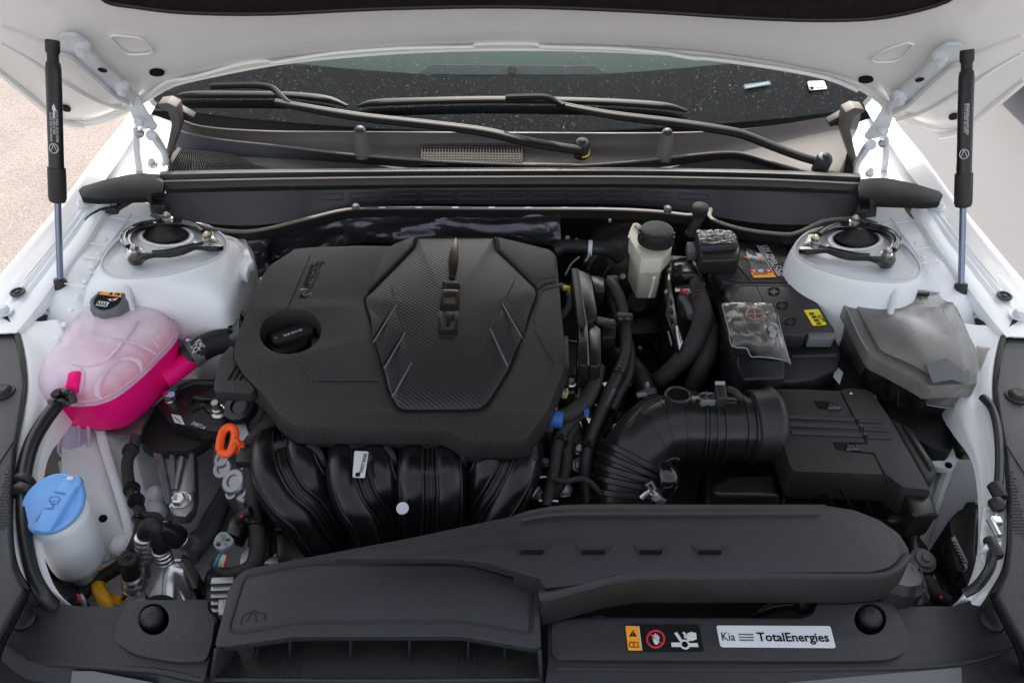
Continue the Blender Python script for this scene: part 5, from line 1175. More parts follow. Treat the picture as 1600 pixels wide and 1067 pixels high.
MB().prism([CPt(.3, -.1, .0016), CPt(.5, -.1, .0016), CPt(.45, .08, .0016), CPt(.3, .05, .0016)], -ax*.0003).done('cap_print', M['lred'], cap)
# level marks on the band and tank feet
text('MAX', P(109, 642, .876), P(132, 642, .876), M['ink'], ct, up=(0, -1, .35), h=.8)
text('M I N', P(114, 649, .866), P(141, 650, .866), M['ink'], ct, up=(0, -1, .35), h=.8)
decal([P(92, 640, .872), P(101, 635, .876), P(109, 646, .866), P(106, 648, .862), P(94, 646, .866)], M['paper'], ct, 'sticker')
MB().patch([[P(84, 645, .86), P(105, 648, .865), P(138, 650, .86)], [P(88, 680, .82), P(108, 684, .83), P(139, 682, .82)], [P(92, 712, .79), P(112, 718, .79), P(136, 706, .79)]], 5, 5, thick=.004).done('mounting_leg', M['lilac'], ct)
for x in (90, 108, 122, 137): MB().tube([P(x, 648, .868), P(x+2, 682, .828), P(x+2, 706, .797)], .0028, n=6, sub=3).done('leg_rib', M['lilac'], ct)
MB().lathe([(.013, 0), (.0125, .003), (.007, .004), (.007, .006), (.0, .0065)], P(110, 707, .80), (0, -.4, 1), 20, cap=False).done('push_fastener', M['rubber'], ct)
MB().lathe([(.017, -.006), (.017, .002), (.012, .004)], P(160, 656, .83), (0, 0, 1), 20).done('rubber_foot', M['rubber'], ct)
MB().prism([P(x, y, .875) for x, y in ((272, 508), (282, 500), (296, 505), (297, 522), (285, 530), (276, 528))], (0, 0, -.006), bev=.002).done('tank_tab', M['lilac'], ct)
MB().lathe([(.0085, 0), (.008, .005), (.0, .006)], P(278, 501, .877), (0, 0, 1), 16, cap=False).done('push_fastener', M['rubber'], ct)
MB().tube([P(256, 592, .86), P(275, 580, .862), P(300, 560, .865)], .0155, n=20, sub=4).done('outlet_pipe', M['pink'], ct)
# curved white duct behind the tank on the shelf
MB().tube([P(128, 487, .90), P(108, 493, .90), (P(90, 508, .895)), P(78, 528, .885), P(74, 545, .875)], [.010, .014, .016, .016, .013], n=14, sub=5).done('pressed_swage', M['whitei'], cbd)

# radiator hose with clamp
rh = empty('coolant_hose', P(320, 550, .86), 'thick black coolant hose clamped to the pink outlet of the coolant tank', 'hose')
MB().tube([P(291, 560, .866), P(310, 548, .87), P(335, 536, .87), P(365, 532, .865), P(400, 540, .85)], .0205, n=24, sub=6).done('hose_body', M['rubber'], rh)
for t, (x, y) in enumerate(((301, 554), (308, 550))):
    d = (P(335, 536, .87)-P(291, 560, .866)).normalized(); MB().lathe([(.0218, -.004), (.0218, .004)], P(x, y, .868), d, 28).done('clamp_band', M['alub' if t else 'greyp'], rh)
MB().tube([P(296, 538, .89), P(293, 531, .90)], .003, n=8).done('clamp_ear', M['alub'], rh)
text('KMC', P(304, 535, .893), P(312, 548, .893), M['wprint'], rh, up=(0, -.6, 1), h=1.3)
text('DQ', P(298, 542, .892), P(303, 552, .892), M['wprint'], rh, up=(0, -.6, 1), h=1.3)

# overflow tube with its clip and sleeve
ov = empty('overflow_tube', P(40, 800, .9), 'black rubber tube clipped along the left flange of the bay', 'tube')
MB().tube([P(96, 622, .917), P(86, 636, .917), P(68, 660, .917), P(50, 692, .916), P(39, 730, .915), P(35, 765, .914)], .0098, n=12, sub=6).done('tube_body', M['cable'], ov)
MB().tube([P(36, 775, .914), P(37, 810, .912), P(41, 850, .905), P(51, 895, .893), P(66, 925, .88), P(84, 946, .86)], .0085, n=12, sub=6).done('tube_body', M['cable'], ov)
MB().tube([P(30, 790, .905), P(32, 830, .905), P(38, 865, .90), P(48, 905, .885)], .004, n=8, sub=4).done('thin_tube', M['cable'], ov)
for y, r in ((757, .0165), (775, .0185)): MB().lathe([(r*.9, -.006), (r, -.004), (r, .004), (r*.9, .006)], P(35, y, .912), (0, -.9, .3), 24).done('sleeve', M['rubber'], ov)
MB().lathe([(.008, -.004), (.012, 0), (.012, .004), (.009, .006)], P(53, 772, .905), (.8, -.4, .4), 12).done('sleeve_clip', M['rubber'], ov)
for a, b, c in (((84, 618), (95, 612), .93), ((98, 612), (112, 618), .93), ((112, 616), (114, 628), .925), ((80, 628), (88, 634), .92), ((92, 626), (108, 632), .922)):
    MB().tube([P(*a, c), P((a[0]+b[0])/2, (a[1]+b[1])/2-2, c+.004), P(*b, c-.002)], .0055, n=8, sub=3).done('clip_finger', M['satin'], ov)

# washer fluid tank
wt = empty('washer_tank', P(120, 880, .7), 'milky washer fluid tank neck with a light blue cap, at the front left', 'washer tank')
wc = P(87, 789, .915); wb = P(120, 868, .800); wax = (wc-wb).normalized()
MB().lathe([(r_*.86, h_) for r_, h_ in [(.012, -.20), (.020, -.17), (.022, -.145), (.030, -.135), (.0375, -.128), (.0395, -.115), (.0405, -.07), (.041, -.025), (.040, -.014), (.034, -.010)]], wc, wax, 36).done('tank_neck', M['milky'], wt, ang=70)
wn = Vector((-.08, -.28, 1)).normalized()
lid = MB().lathe([(r_*.86, h_) for r_, h_ in [(.040, -.004), (.0455, -.003), (.0468, .001), (.0455, .005), (.042, .0062), (.040, .0052), (.025, .006), (.0, .0062)]], wc+wn*.004, wn, 48, cap=False).done('cap_lid', M['blue'], wt, ang=60)
wsy = -wn.y/wn.z; wsx = -wn.x/wn.z
wz0 = wc.z+.0115-wsy*(wc.y-1)-wsx*wc.x
def W(x, y, dz=0.0): return P(x, y, wz0+dz, wsy, wsx)
for gl_ in (((98, 750), (78, 783), (56, 815)), ((121, 760), (99, 796), (79, 829))): MB().tube([W(x, y, -.0005) for x, y in gl_], .0012, n=6, sub=1).done('cap_groove', M['blued'], wt)
MB().prism([W(x, y, .0045) for x, y in ((98, 747), (106, 745), (122, 746), (125, 756), (118, 760), (97, 795), (76, 830), (66, 831), (50, 828), (52, 818), (58, 812), (76, 780))], -wn*.008, bev=.0016, seg=3).done('cap_bar', M['blue'], wt, ang=50)
MB().prism([W(x, y, .0040) for x, y in ((104, 744), (122, 742), (126, 748), (125, 757), (118, 756), (100, 754))], -wn*.010, bev=.002).done('cap_hinge', M['blue'], wt)
MB().box(W(110, 747, .006), (.008, .005, .003), bev=.001).done('hinge_pin', M['paper'], wt)
text('WASHER', W(84, 770, .0049), W(101, 773, .0049), M['blued'], wt, up=wn, h=1.0)
text('ONLY', W(70, 796, .0049), W(84, 796, .0049), M['blued'], wt, up=wn, h=1.0)
MB().tube([W(x, y, .005) for x, y in ((76, 781), (80, 776), (88, 775), (94, 779), (90, 787), (80, 787), (76, 781))], .0005, n=4, sub=1).tube([W(x, y, .005) for x, y in ((80, 787), (83, 792), (86, 787))], .0005, n=4, sub=1).tube([W(x, y, .005) for x, y in ((78, 783), (92, 783))], .0005, n=4, sub=1).done('windscreen_symbol', M['blued'], wt)
MB().prism([P(x, y, z) for x, y, z in ((90, 722, .79), (122, 706, .795), (136, 692, .80), (140, 700, .80), (134, 714, .795), (140, 728, .79), (152, 742, .785), (156, 758, .78), (146, 774, .775), (135, 786, .77), (124, 768, .775), (118, 752, .78), (96, 748, .785))], (0, 0, -.003), bev=.001).done('mounting_plate', M['bracket'], wt)
MB().lathe([(.0045, 0), (.0045, .001)], P(142, 763, .7795), (0, 0, 1), 12).done('plate_hole', M['ink'], wt)
MB().prism([P(x, y, .88) for x, y in ((48, 763), (61, 761), (62, 775), (52, 778))], (0, 0, -.004), bev=.0008).done('clip_tab', M['bracket'], wt)
# black relay box in the corner
bx = empty('relay_box', P(90, 910, .7), 'small black box with connectors in the dark front left corner of the bay', 'relay box')
MB().prism([P(x, y, z) for x, y, z in ((52, 805, .80), (66, 800, .80), (92, 860, .78), (88, 890, .78), (62, 892, .78))], (0, 0, -.08), bev=.003).done('box_side', M['satin'], bx)
MB().prism([P(x, y, .76) for x, y in ((66, 890), (78, 884), (108, 893), (124, 928), (100, 942), (74, 925))], (0, 0, -.06), bev=.003).done('box_body', M['black'], bx)
MB().prism([P(x, y, .775) for x, y in ((84, 878), (90, 868), (96, 872), (88, 886))], (0, 0, -.003)).done('box_label', M['paper'], bx)
MB().prism([P(x, y, .78) for x, y in ((103, 930), (120, 929), (124, 942), (102, 945))], (0, 0, -.02), bev=.001).done('connector', M['satin'], bx)
for k, (c, x) in enumerate((('lred', 119), ('pinkw', 122), ('pinkw', 125), ('wprint', 127), ('lblue', 129))):
    MB().tube([P(x, 930-k % 2*2, .775), P(x+3, 936, .78), P(x+1+k, 946, .77)], .0013, n=6, sub=4).done('wire', M[c], bx)

# harness running down the inner panel
hn = empty('wiring_harness', P(205, 780, .75), 'black taped wiring harness running down the white left inner panel', 'wiring harness')
MB().tube([P(214, 678, 0.830), P(208, 700, 0.820), P(199, 722, 0.815), P(201, 750, 0.805), P(209, 775, 0.795), P(219, 800, 0.785), P(221, 825, 0.775), P(214, 850, 0.765), P(200, 873, 0.755), P(172, 894, 0.745), P(145, 910, 0.740), P(128, 930, 0.740)], [.008, .008, .0085, .0085, .009, .0085, .010, .011, .0105, .010, .010, .009], n=10, sub=5).done('taped_trunk', M['hose'], hn)
MB().tube([P(218, 800, 0.787), P(230, 805, 0.790), P(245, 806, 0.795), P(252, 815, 0.800)], .0055, n=8, sub=4).done('branch', M['hose'], hn)
MB().tube([P(124, 930, 0.745), P(130, 912, 0.750), P(150, 905, 0.750), P(190, 885, 0.750)], .006, n=8, sub=4).done('branch', M['hose'], hn)
for x, y, z in ((204, 704, .79), (206, 764, .772), (213, 782, .768), (200, 872, .735)):
    MB().lathe([(.0115, -.004), (.0118, 0), (.0115, .005)], P(x, y, z+.03), (.2, -.8, .4), 12).done('tape_band', M['satin'], hn)
for x, y in ((198, 760), (214, 770)): MB().box(P(x, y, .805), (.008, .006, .008), bev=.0015).done('clip', M['satin'], hn)
# yellow sleeved cable
yc = empty('yellow_cable', P(158, 920, .7), 'yellow sleeved cable curving down behind the left radiator cover', 'cable')
MB().tube([P(158, 893, .735), P(153, 903, .74), P(153, 916, .745), P(159, 930, .745), P(166, 942, .74), P(170, 955, .73)], .0088, n=12, sub=5).done('sleeve', M['yellow'], yc)
MB().tube([P(164, 930, .72), P(174, 934, .722), P(191, 937, .725)], .0062, n=10, sub=4).done('sleeve', M['yellow'], yc)
MB().tube([P(191, 937, .725), P(204, 925, .73), P(214, 920, .735)], .0016, n=6, sub=3).tube([P(190, 933, .725), P(197, 918, .73), P(194, 905, .735)], .0016, n=6, sub=3).done('thin_wire', M['cable'], yc)

# ================================================================== AIR CONDITIONING LINES
ac = empty('refrigerant_lines', P(250, 890, .7), 'black hose and ribbed aluminium refrigerant fittings behind the left bump stop', 'pipes')
kc = lambda a, b: (180+a/5.333, 760+b/5.333)
MB().tube([P(*kc(262, 430), .785), P(*kc(262, 380), .80), P(*kc(285, 330), .812), P(*kc(325, 335), .812), P(*kc(362, 400), .80), P(*kc(390, 510), .775)], .0125, n=18, sub=6).done('arched_hose', M['rubber'], ac)
def ribbed(a, b, r, nm, m, k=4):
    d = (b-a); L_ = d.length; pr = [(r*.85, 0), (r*1.05, L_*.02), (r*1.08, L_*.10), (r*.95, L_*.14)]
    for i in range(k):
        z0 = .16+.66*i/k; z1 = .16+.66*(i+1)/k; pr += [(r*.86, L_*z0), (r*1.05, L_*(z0+.05)), (r*1.05, L_*(z1-.05)), (r*.86, L_*z1)]
    pr += [(r*.7, L_*.88), (r*.5, L_)]
    return MB().lathe(pr, a, d, 24).done(nm, m, ac)
ribbed(P(*kc(245, 410), .795), P(*kc(250, 650), .735), .0128, 'crimped_ferrule', M['alub'])
ribbed(P(*kc(380, 520), .775), P(*kc(430, 660), .735), .0120, 'crimped_ferrule', M['alub'], 3)
MB().tube([P(*kc(255, 640), .74), P(*kc(255, 690), .73), P(*kc(262, 750), .72)], .006, n=10, sub=3).done('pipe', M['alub'], ac)
MB().tube([P(*kc(455, 960), .76), P(*kc(455, 820), .77), P(*kc(468, 730), .778), P(*kc(500, 695), .78), P(*kc(545, 720), .776), P(*kc(590, 830), .76), P(*kc(640, 960), .74)], .0098, n=16, sub=6).done('bent_pipe', M['alub'], ac)
a = P(*kc(105, 610), .79); b = P(*kc(150, 790), .745); d = (a-b).normalized()
MB().lathe([(.010, -.035), (.0118, -.03), (.0122, -.004), (.0135, 0), (.0135, .008), (.012, .0105), (.0, .011)], a-d*.008, d, 24, cap=False).done('service_cap', M['rubber'], ac)
MB().lathe([(.0135, 0), (.0145, .003), (.0145, .010), (.012, .013)], b, d, 24).lathe([(.016, -.012), (.017, -.010), (.017, -.004), (.014, 0)], b, d, 24).done('service_port', M['alub'], ac)
for s_ in (-1, 1): MB().tube([a+d*.0033+Vector((s_*.0025-.002, -.004, .0)), a+d*.0033+Vector((s_*.0025+.002, .004, .0))], .0008, n=5, sub=1).done('cap_mark', M['ink'], ac)
MB().prism([P(*kc(x, y), .765) for x, y in ((270, 940), (395, 670), (410, 665), (420, 690), (415, 945))], (0, 0, -.012), bev=.001).done('bracket_plate', M['alu'], ac)
MB().prism([P(*kc(x, y), .74) for x, y in ((175, 880), (250, 870), (255, 945), (175, 945))], (0, 0, -.02), bev=.001).done('bracket_foot', M['alu'], ac)
MB().prism(roundpoly([P(*kc(x, y), .785) for x, y in ((480, 640), (500, 590), (560, 580), (620, 610), (705, 730), (690, 840), (640, 855), (600, 780), (560, 690))], .003), (0, 0, -.03), bev=.003).done('plastic_cover', M['satin'], ac)
MB().box(P(*kc(520, 612), .786), (.009, .004, .002), bev=.0008).done('small_label', M['wprint'], ac)
# pressure sensor with connector
a = P(*kc(590, 470), .76); b = P(*kc(470, 400), .79); d = (b-a).normalized()
MB().lathe([(.014, -.015), (.0145, -.008), (.012, -.004), (.012, .004), (.0135, .006), (.0135, .014), (.010, .018)], a, d, 22).done('sensor_body', M['alub'], ac)
MB().lathe([(.012, .014), (.0165, .018), (.017, .032), (.014, .040), (.011, .052), (.008, .058)], a, d, 10).done('sensor_plug', M['satin'], ac)
MB().box(P(*kc(430, 330), .80), (.016, .012, .012), rot=(.3, .2, .5), bev=.002).done('plug_lock', M['satin'], ac)
for k, c in enumerate(('yel', 'wteal', 'wprint')): MB().tube([P(*kc(395+k*12, 290), .805), P(*kc(412+k*12, 300+k*4), .808), P(*kc(420+k*10, 325), .80)], .0011, n=6, sub=3).done('wire', M[c], ac)
# grey pipes running back under the engine
gp = empty('body_pipes', P(330, 820, .6), 'pair of grey pipes running back between the left rail and the engine', 'pipes')
MB().tube([P(*kc(620, 600), .70), P(*kc(700, 500), .69), P(*kc(790, 380), .68), P(*kc(860, 230), .67), P(*kc(940, 60), .66), P(375, 740, .65)], .0125, n=14, sub=5).done('pipe', M['greyp'], gp)
MB().tube([P(*kc(640, 430), .70), P(*kc(720, 370), .69), P(*kc(770, 260), .68), P(*kc(850, 130), .67), P(*kc(920, 0), .66)], .0085, n=12, sub=5).done('pipe', M['greyp'], gp)

# ================================================================== ENGINE MOUNT
em = empty('engine_mount', P(280, 700, .72), 'black cast engine mount on a ribbed aluminium leg, beneath the coolant tank', 'engine mount')
k3 = lambda a, b: (a/3.557, 540+b/3.557)
base = [(860, 330), (905, 290), (950, 300), (1000, 400), (1110, 470), (1215, 480), (1215, 525), (1150, 515), (1100, 555), (1030, 582), (900, 580), (820, 565), (775, 530), (772, 490), (800, 420)]
MB().prism(roundpoly([P(*k3(*p), .80) for p in base], .006), (0, -.002, -.022), bev=.004, seg=3).done('rubber_cover', M['rubber'], em, ang=60)
arm = [(870, 330), (935, 290), (980, 245), (1020, 215), (1060, 195), (1120, 185), (1200, 185), (1250, 200), (1260, 330), (1250, 470), (1190, 475), (1090, 455), (1000, 425), (925, 405), (915, 370)]
MB().prism(roundpoly([P(*k3(*p), .835) for p in arm], .004), (0, -.002, -.028), bev=.004, seg=3).done('cast_arm', M['satin'], em, ang=60)
for pts in ([(990, 240), (1080, 205), (1160, 210), (1210, 205)], [(1050, 320), (1080, 290), (1150, 300), (1210, 295)], [(1060, 355), (1130, 330), (1170, 365), (1230, 372)], [(1000, 250), (960, 300)]):
    MB().tube([P(*k3(*p), .837) for p in pts], .0045, n=8, sub=4).done('cast_rib', M['satin'], em)
for p, q in (((958, 290), .84), ((1220, 340), .845)):
    c = P(*k3(p[0], p[1]+35), q-.012); MB().lathe([(.0125, 0), (.0125, .004), (.0085, .006), (.0085, .013), (.0065, .014), (.0062, .026), (.005, .028)], c, (0, -.1, 1), 16).done('stud', M['steel'], em)
MB().lathe([(.0055, 0), (.0055, .001)], P(*k3(953, 272), .856), (0, -.1, 1), 12).done('paint_mark', M['lblue'], em)
decal([P(*k3(*p), .8375) for p in ((952, 382), (1005, 392), (1028, 442), (972, 428))], M['paper'], em, 'sticker')
for k in range(4): MB().prism([P(*k3(968+k*9, 396+k*8+dy), .8395) for dy in (0,)]+[P(*k3(976+k*9, 396+k*8), .8395), P(*k3(978+k*9, 402+k*8), .8395), P(*k3(970+k*9, 402+k*8), .8395)], (0, 0, -.0003)).done('print_mark', M['ink'], em)
text('240714', P(*k3(1060, 435), .8385), P(*k3(1132, 465), .8385), M['wprint'], em, h=1.1, bold=.01)
leg = [(845, 580), (1075, 575), (1080, 800), (1065, 880), (1030, 925), (965, 930), (940, 900), (925, 830)]
MB().prism([P(*k3(x, y), .785-(y-575)*.00006) for x, y in leg], (0, 0, -.03), bev=.003).done('leg', M['alu'], em, ang=50)
for (a, b) in (((885, 585), (945, 870)), ((955, 585), (968, 800)), ((1065, 580), (1068, 820)), ((1010, 620), (975, 800)), ((865, 585), (940, 880))):
    MB().tube([P(*k3(*a), .788), P(*k3(*b), .787-(b[1]-575)*.00006)], .0045, n=8, sub=1).done('leg_rib', M['alu'], em)
MB().prism([P(*k3(x, y), .770) for x, y in ((942, 870), (1078, 850), (1076, 900), (1030, 950), (970, 945), (945, 915))], (0, 0, -.02), bev=.003).done('foot', M['alu'], em)
c = P(*k3(1003, 868), .768); b_ = MB().lathe([(.0155, 0), (.0155, .003), (.0105, .004), (.0105, .012), (.009, .0135)], c, (0, -.15, 1), 6).lathe([(.0158, -.001), (.0158, .002)], c, (0, -.15, 1), 24).done('bolt', M['steel'], em)
MB().prism([c+Vector((x, y-.001, .0142)) for x, y in ((-.007, -.004), (-.001, -.005), (-.001, .005), (-.006, .004))], (0, 0, -.0006)).done('paint_mark', M['lblue'], b_)
# stamped plate with the red-framed sticker between tank and mount
sp_ = MB().prism(roundpoly([P(x, y, .815) for x, y in ((152, 656), (163, 650), (176, 660), (196, 652), (200, 636), (240, 634), (222, 664), (218, 688), (172, 676), (158, 672))], .004), (0, 0, -.008), bev=.002).done('stamped_plate', M['alu'], em)
decal([P(*k3(*p), .8155) for p in ((710, 365), (772, 366), (728, 447), (655, 440))], M['lred'], sp_, 'sticker', label='sticker with a red frame')
MB().prism([P(*k3(*p), .8185) for p in ((715, 371), (761, 372), (723, 441), (665, 436))], (0, 0, -.0006)).done('sticker_field', mat('lilac_label', (.55, .35, .55), .5), sp_)
for q in (((713, 376), (756, 377), (740, 406), (695, 405)), ((678, 412), (690, 412), (684, 436), (670, 434)), ((702, 424), (716, 424), (712, 438), (698, 437))):
    MB().prism([P(*k3(*p), .8192) for p in q], (0, 0, -.0003)).done('print_mark', M['ink' if q[0][0] < 710 else 'pgrey'], sp_)

# ================================================================== ENGINE FRONT-LEFT CASTINGS
eb = empty('engine_block', P(400, 760, .6), 'rough cast aluminium end of the engine, left of the intake manifold', 'engine')
k4 = lambda a, b: (320+a/3.557, 600+b/3.557)
MB().prism([P(*k4(x, y), .79) for x, y in ((40, 320), (60, 300), (110, 290), (190, 300), (230, 320), (260, 420), (250, 620), (215, 660), (170, 640), (140, 580), (100, 540), (60, 480), (40, 440))], (0, 0, -.12), bev=.005, seg=2).done('cast_housing', M['alu'], eb, ang=60)
for x, y, z, r, h in ((100, 470, .80, .017, .02), (160, 540, .80, .020, .02), (200, 600, .79, .013, .02), (150, 610, .79, .010, .018), (235, 480, .80, .012, .02), (95, 420, .805, .013, .014), (215, 290, .81, .014, .02), (170, 200, .82, .012, .02)):
    MB().lathe([(r*1.1, -h), (r, 0), (r*.85, .003), (r*.5, .003), (r*.45, 0)], P(*k4(x, y), z), (-.3, -.4, 1), 18).done('cast_boss', M['alu'], eb)
MB().patch([[P(*k4(130, 150), .83), P(*k4(200, 170), .83)], [P(*k4(160, 230), .82), P(*k4(235, 250), .82)], [P(*k4(190, 320), .81), P(*k4(250, 330), .81)]], 3, 3, thick=.008).done('cast_web', M['alu'], eb)
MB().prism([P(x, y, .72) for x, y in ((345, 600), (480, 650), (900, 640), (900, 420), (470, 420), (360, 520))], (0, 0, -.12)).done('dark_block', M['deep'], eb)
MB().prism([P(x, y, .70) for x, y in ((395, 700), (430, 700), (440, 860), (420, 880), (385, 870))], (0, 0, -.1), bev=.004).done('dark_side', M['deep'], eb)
MB().prism([P(x, y, .70) for x, y in ((418, 820), (432, 816), (434, 868), (418, 872))], (0, 0, -.03), bev=.002).done('silver_lug', M['alub'], eb)
MB().prism([P(x, y, .72) for x, y in ((376, 865), (392, 850), (396, 880), (372, 890))], (0, 0, -.03), bev=.002).done('cast_lug', M['alu'], eb)
MB().prism([P(x, y, .71) for x, y in ((410, 880), (425, 868), (450, 872), (440, 884))], (0, 0, -.03), bev=.002).done('cast_lug', M['alu'], eb)
mb = MB().lathe([(.022, -.01), (.026, -.008), (.027, 0), (.024, .006), (.014, .007), (.012, .003), (.006, .003)], P(376, 636, .85), (-.2, -.3, 1), 28); mb.done('sealing_ring', M['satin'], eb)
# alternator end peeking from under the duct
al = empty('alternator', P(335, 930, .7), 'finned alternator end and black pulley, squeezed left of the air duct', 'alternator')
MB().lathe([(.046, -.03), (.048, -.02), (.048, .015), (.044, .02), (.02, .02)], P(345, 940, .70), (-1, -.1, .15), 36).done('pulley', M['satin'], al)
for k in range(5):
    y = 912+k*11; MB().box(P(350, y, .80-.008*k), (.030, .010, .020), rot=(0, 0, .05), bev=.002).done('cooling_fin', M['alu'], al)
MB().prism([P(x, y, .79) for x, y in ((341, 906), (364, 900), (352, 962), (340, 960))], (0, 0, -.05), bev=.002).done('end_frame', M['alu'], al)

# dipstick
ds = empty('dipstick', P(360, 700, .84), 'bright orange dipstick ring handle beside the engine cover', 'dipstick')
lp = [(86, 370), (84, 330), (96, 275), (118, 246), (145, 240), (165, 256), (168, 290), (158, 335), (142, 375), (115, 388)]
MB().tube(cat([P(*k4(*p), .872-(p[1]-240)*.00006) for p in lp], 5, closed=True)+[P(*k4(86, 370), .8645)], .0062, n=12, sub=1, flat=.9).done('ring_handle', M['orange'], ds)
MB().tube([P(*k4(158, 310), .868), P(*k4(180, 335), .862), P(*k4(205, 360), .85)], [.0075, .0070, .0062], n=12, sub=4).lathe([(.0095, -.006), (.0105, 0), (.0095, .006)], P(*k4(198, 352), .854), (.6, -.5, -.5), 16).done('handle_stem', M['orange'], ds)
MB().tube([P(*k4(205, 360), .85), P(*k4(240, 420), .80), P(*k4(250, 500), .72)], .004, n=8, sub=3).done('tube', M['steel'], ds)
# engine harness at the left of the manifold
eh = empty('engine_harness', P(400, 800, .75), 'black corrugated engine harness running down left of the intake manifold', 'wiring harness')
MB().tube([P(430, 655, .86), P(412, 668, .86), P(400, 682, .858), P(395, 700, .85), P(393, 725, .84), P(394, 760, .825), P(398, 800, .80), P(403, 835, .785), P(402, 865, .775), P(392, 884, .775), P(370, 894, .775), P(350, 895, .775), P(338, 884, .78), P(336, 874, .785)], [.010, .010, .010, .009, .009, .0095, .010, .0115, .012, .010, .009, .008, .007, .006], n=12, sub=5).done('taped_trunk', M['hose'], eh)
MB().box(P(391, 715, .862), (.032, .026, .014), rot=(0, 0, 0), bev=.001).done('tape_block', M['satin'], eh)
for k in range(5): MB().lathe([(.0105, -.001), (.0115, 0), (.0105, .001)], P(394-k*.4, 690+k*3, .856), (0, -.7, .4), 14).done('corrugation', M['satin'], eh)
MB().prism([P(x, y, .80) for x, y in ((358, 812), (370, 805), (384, 812), (372, 838), (354, 832))], (0, 0, -.03), bev=.002).done('connector', M['satin'], eh)
MB().tube([P(372, 812, .80), P(380, 803, .81), P(392, 798, .815)], .007, n=10, sub=4).done('ribbed_boot', M['rubber'], eh)
MB().tube([P(376, 806, .812), P(381, 805, .814)], .0028, n=6, sub=1).done('wire', M['lred'], eh)
cl = MB().prism(roundpoly([P(*kc(x, y), .80) for x, y in ((875, 375), (930, 378), (990, 440), (975, 480), (880, 528), (830, 505), (815, 470), (840, 410))], .003), (0, 0, -.010), holes=[[P(*kc(860+22*math.cos(t), 478+20*math.sin(t)), .80) for t in [R(k*30) for k in range(12)]], [P(*kc(938+25*math.cos(t), 440+14*math.sin(t)), .80) for t in [R(k*30) for k in range(12)]]], bev=.001).done('grey_connector', M['lgrey'], eh)
MB().tube([P(*kc(870, 400), .802), P(*kc(905, 410), .802), P(*kc(880, 440), .802), P(*kc(925, 480), .802)], .0012, n=5, sub=2).done('connector_rib', M['lgrey'], cl)
for k, c in enumerate(('wteal', 'bluetape', 'lblue', 'yel', 'wprint', 'lred')):
    MB().tube([P(*kc(875+k*12, 555+k*5), .79), P(*kc(850+k*14, 600+k*4), .792), P(*kc(825+k*18, 660+k*2), .785)], .0013, n=6, sub=3).done('wire', M[c], eh)
# small green clip and connector behind the left of the cover
gc = empty('sensor_connector', P(365, 470, .85), 'green tipped sensor connector between the strut tower and the engine cover', 'connector')
MB().prism(roundpoly([P(x, y, .885) for x, y in ((345, 452), (358, 449), (370, 455), (374, 464), (362, 466), (350, 464))], .003), (0, 0, -.012), bev=.002).done('housing', M['satin'], gc)
MB().box(P(358, 457, .888), (.016, .010, .004), rot=(0, 0, -.2), bev=.001).done('green_tip', M['green'], gc)
MB().tube([P(350, 470, .88), P(362, 480, .878), P(372, 490, .875), P(380, 500, .87)], .0085, n=10, sub=3).done('cable', M['satin'], gc)
MB().prism([P(x, y, .885) for x, y in ((353, 497), (362, 492), (374, 498), (374, 524), (360, 528), (353, 520))], (0, 0, -.02), bev=.002).done('plug', M['greyp'], gc)
for k in range(3): MB().box(P(359, 502+k*8, .887), (.006, .004, .003), bev=.0006).done('latch', M['ink'], gc)
# brake line on the left shelf
bl_ = empty('shelf_cable', P(170, 325, .96), 'black sheathed cable clipped on the white shelf behind the left strut', 'cable')
MB().tube([P(232, 309, .985), P(212, 309, .975), P(195, 318, .968), P(180, 326, .965), P(160, 330, .962), P(140, 342, .958), P(130, 356, .952)], .0062, n=10, sub=5).done('sheath', M['cable'], bl_)
MB().box(P(178, 328, .968), (.014, .012, .014), bev=.002).done('clip', M['rubber'], bl_)
# ================================================================== RIGHT SIDE OF THE BAY
c7 = lambda pts: [(700+a/3.557, 320+b/3.557) for a, b in pts]
c8 = lambda pts: [(1020+a/3.557, 320+b/3.557) for a, b in pts]
c9 = lambda pts: [(1240+a/4.103, 300+b/4.103) for a, b in pts]
c6 = lambda pts: [(1100+a/3.048, 540+b/3.048) for a, b in pts]
c5 = lambda pts: [(720+a/3.557, 580+b/3.557) for a, b in pts]
def SL(pts, z, h, bev=.002, m='satin', par=None, nm='block', sy=0.0, rnd=0, ang=45):
    L_ = [P(x, y, z, sy) for x, y in pts]
    if rnd: L_ = roundpoly(L_, rnd)
    return MB().prism(L_, (0, 0, -h), bev=bev).done(nm, M[m], par, ang=ang)
# ---- brake fluid reservoir
br = empty('brake_fluid_reservoir', P(1020, 400, .86), 'cream translucent brake fluid reservoir with an embossed black cap', 'reservoir')
bc = c7([(1012, 145), (1040, 128), (1070, 150), (1085, 215), (1215, 225), (1240, 200), (1245, 240), (1225, 262), (1190, 300), (1075, 302), (1050, 255), (1010, 185)])
MB().prism(roundpoly([P(x, y, .945) for x, y in bc], .003), (0, .0, -.030), bev=.004, seg=3).done('upper_body', M['cream'], br, ang=60)
lb_ = c7([(1010, 190), (1052, 262), (1072, 306), (1190, 306), (1212, 262), (1207, 425), (1190, 440), (1070, 452), (1045, 445), (1008, 350)])
mb = MB(); a = [P(x, y, z) for x, y, z in ((985, 373, .925), (1001, 406, .925), (1036, 406, .925), (1042, 385, .925), (1020, 372, .925))]
b = [p*1+Vector((0, 0, -.085)) for p in a]; mb.prism(roundpoly(a, .006), (0, 0, -.088), bev=.005, seg=3, taper=-.08).done('lower_body', M['cream'], br, ang=60)
cp_ = P(1026, 366, .968)
MB().lathe([(.0165, -.04), (.017, -.005), (.019, .0)], cp_, (0, 0, 1), 24).done('filler_neck', mk_shell('filler_neck_plastic', (1, .8, .9), (.80, .62, .66), .7, .8), br)
mb = MB(); 
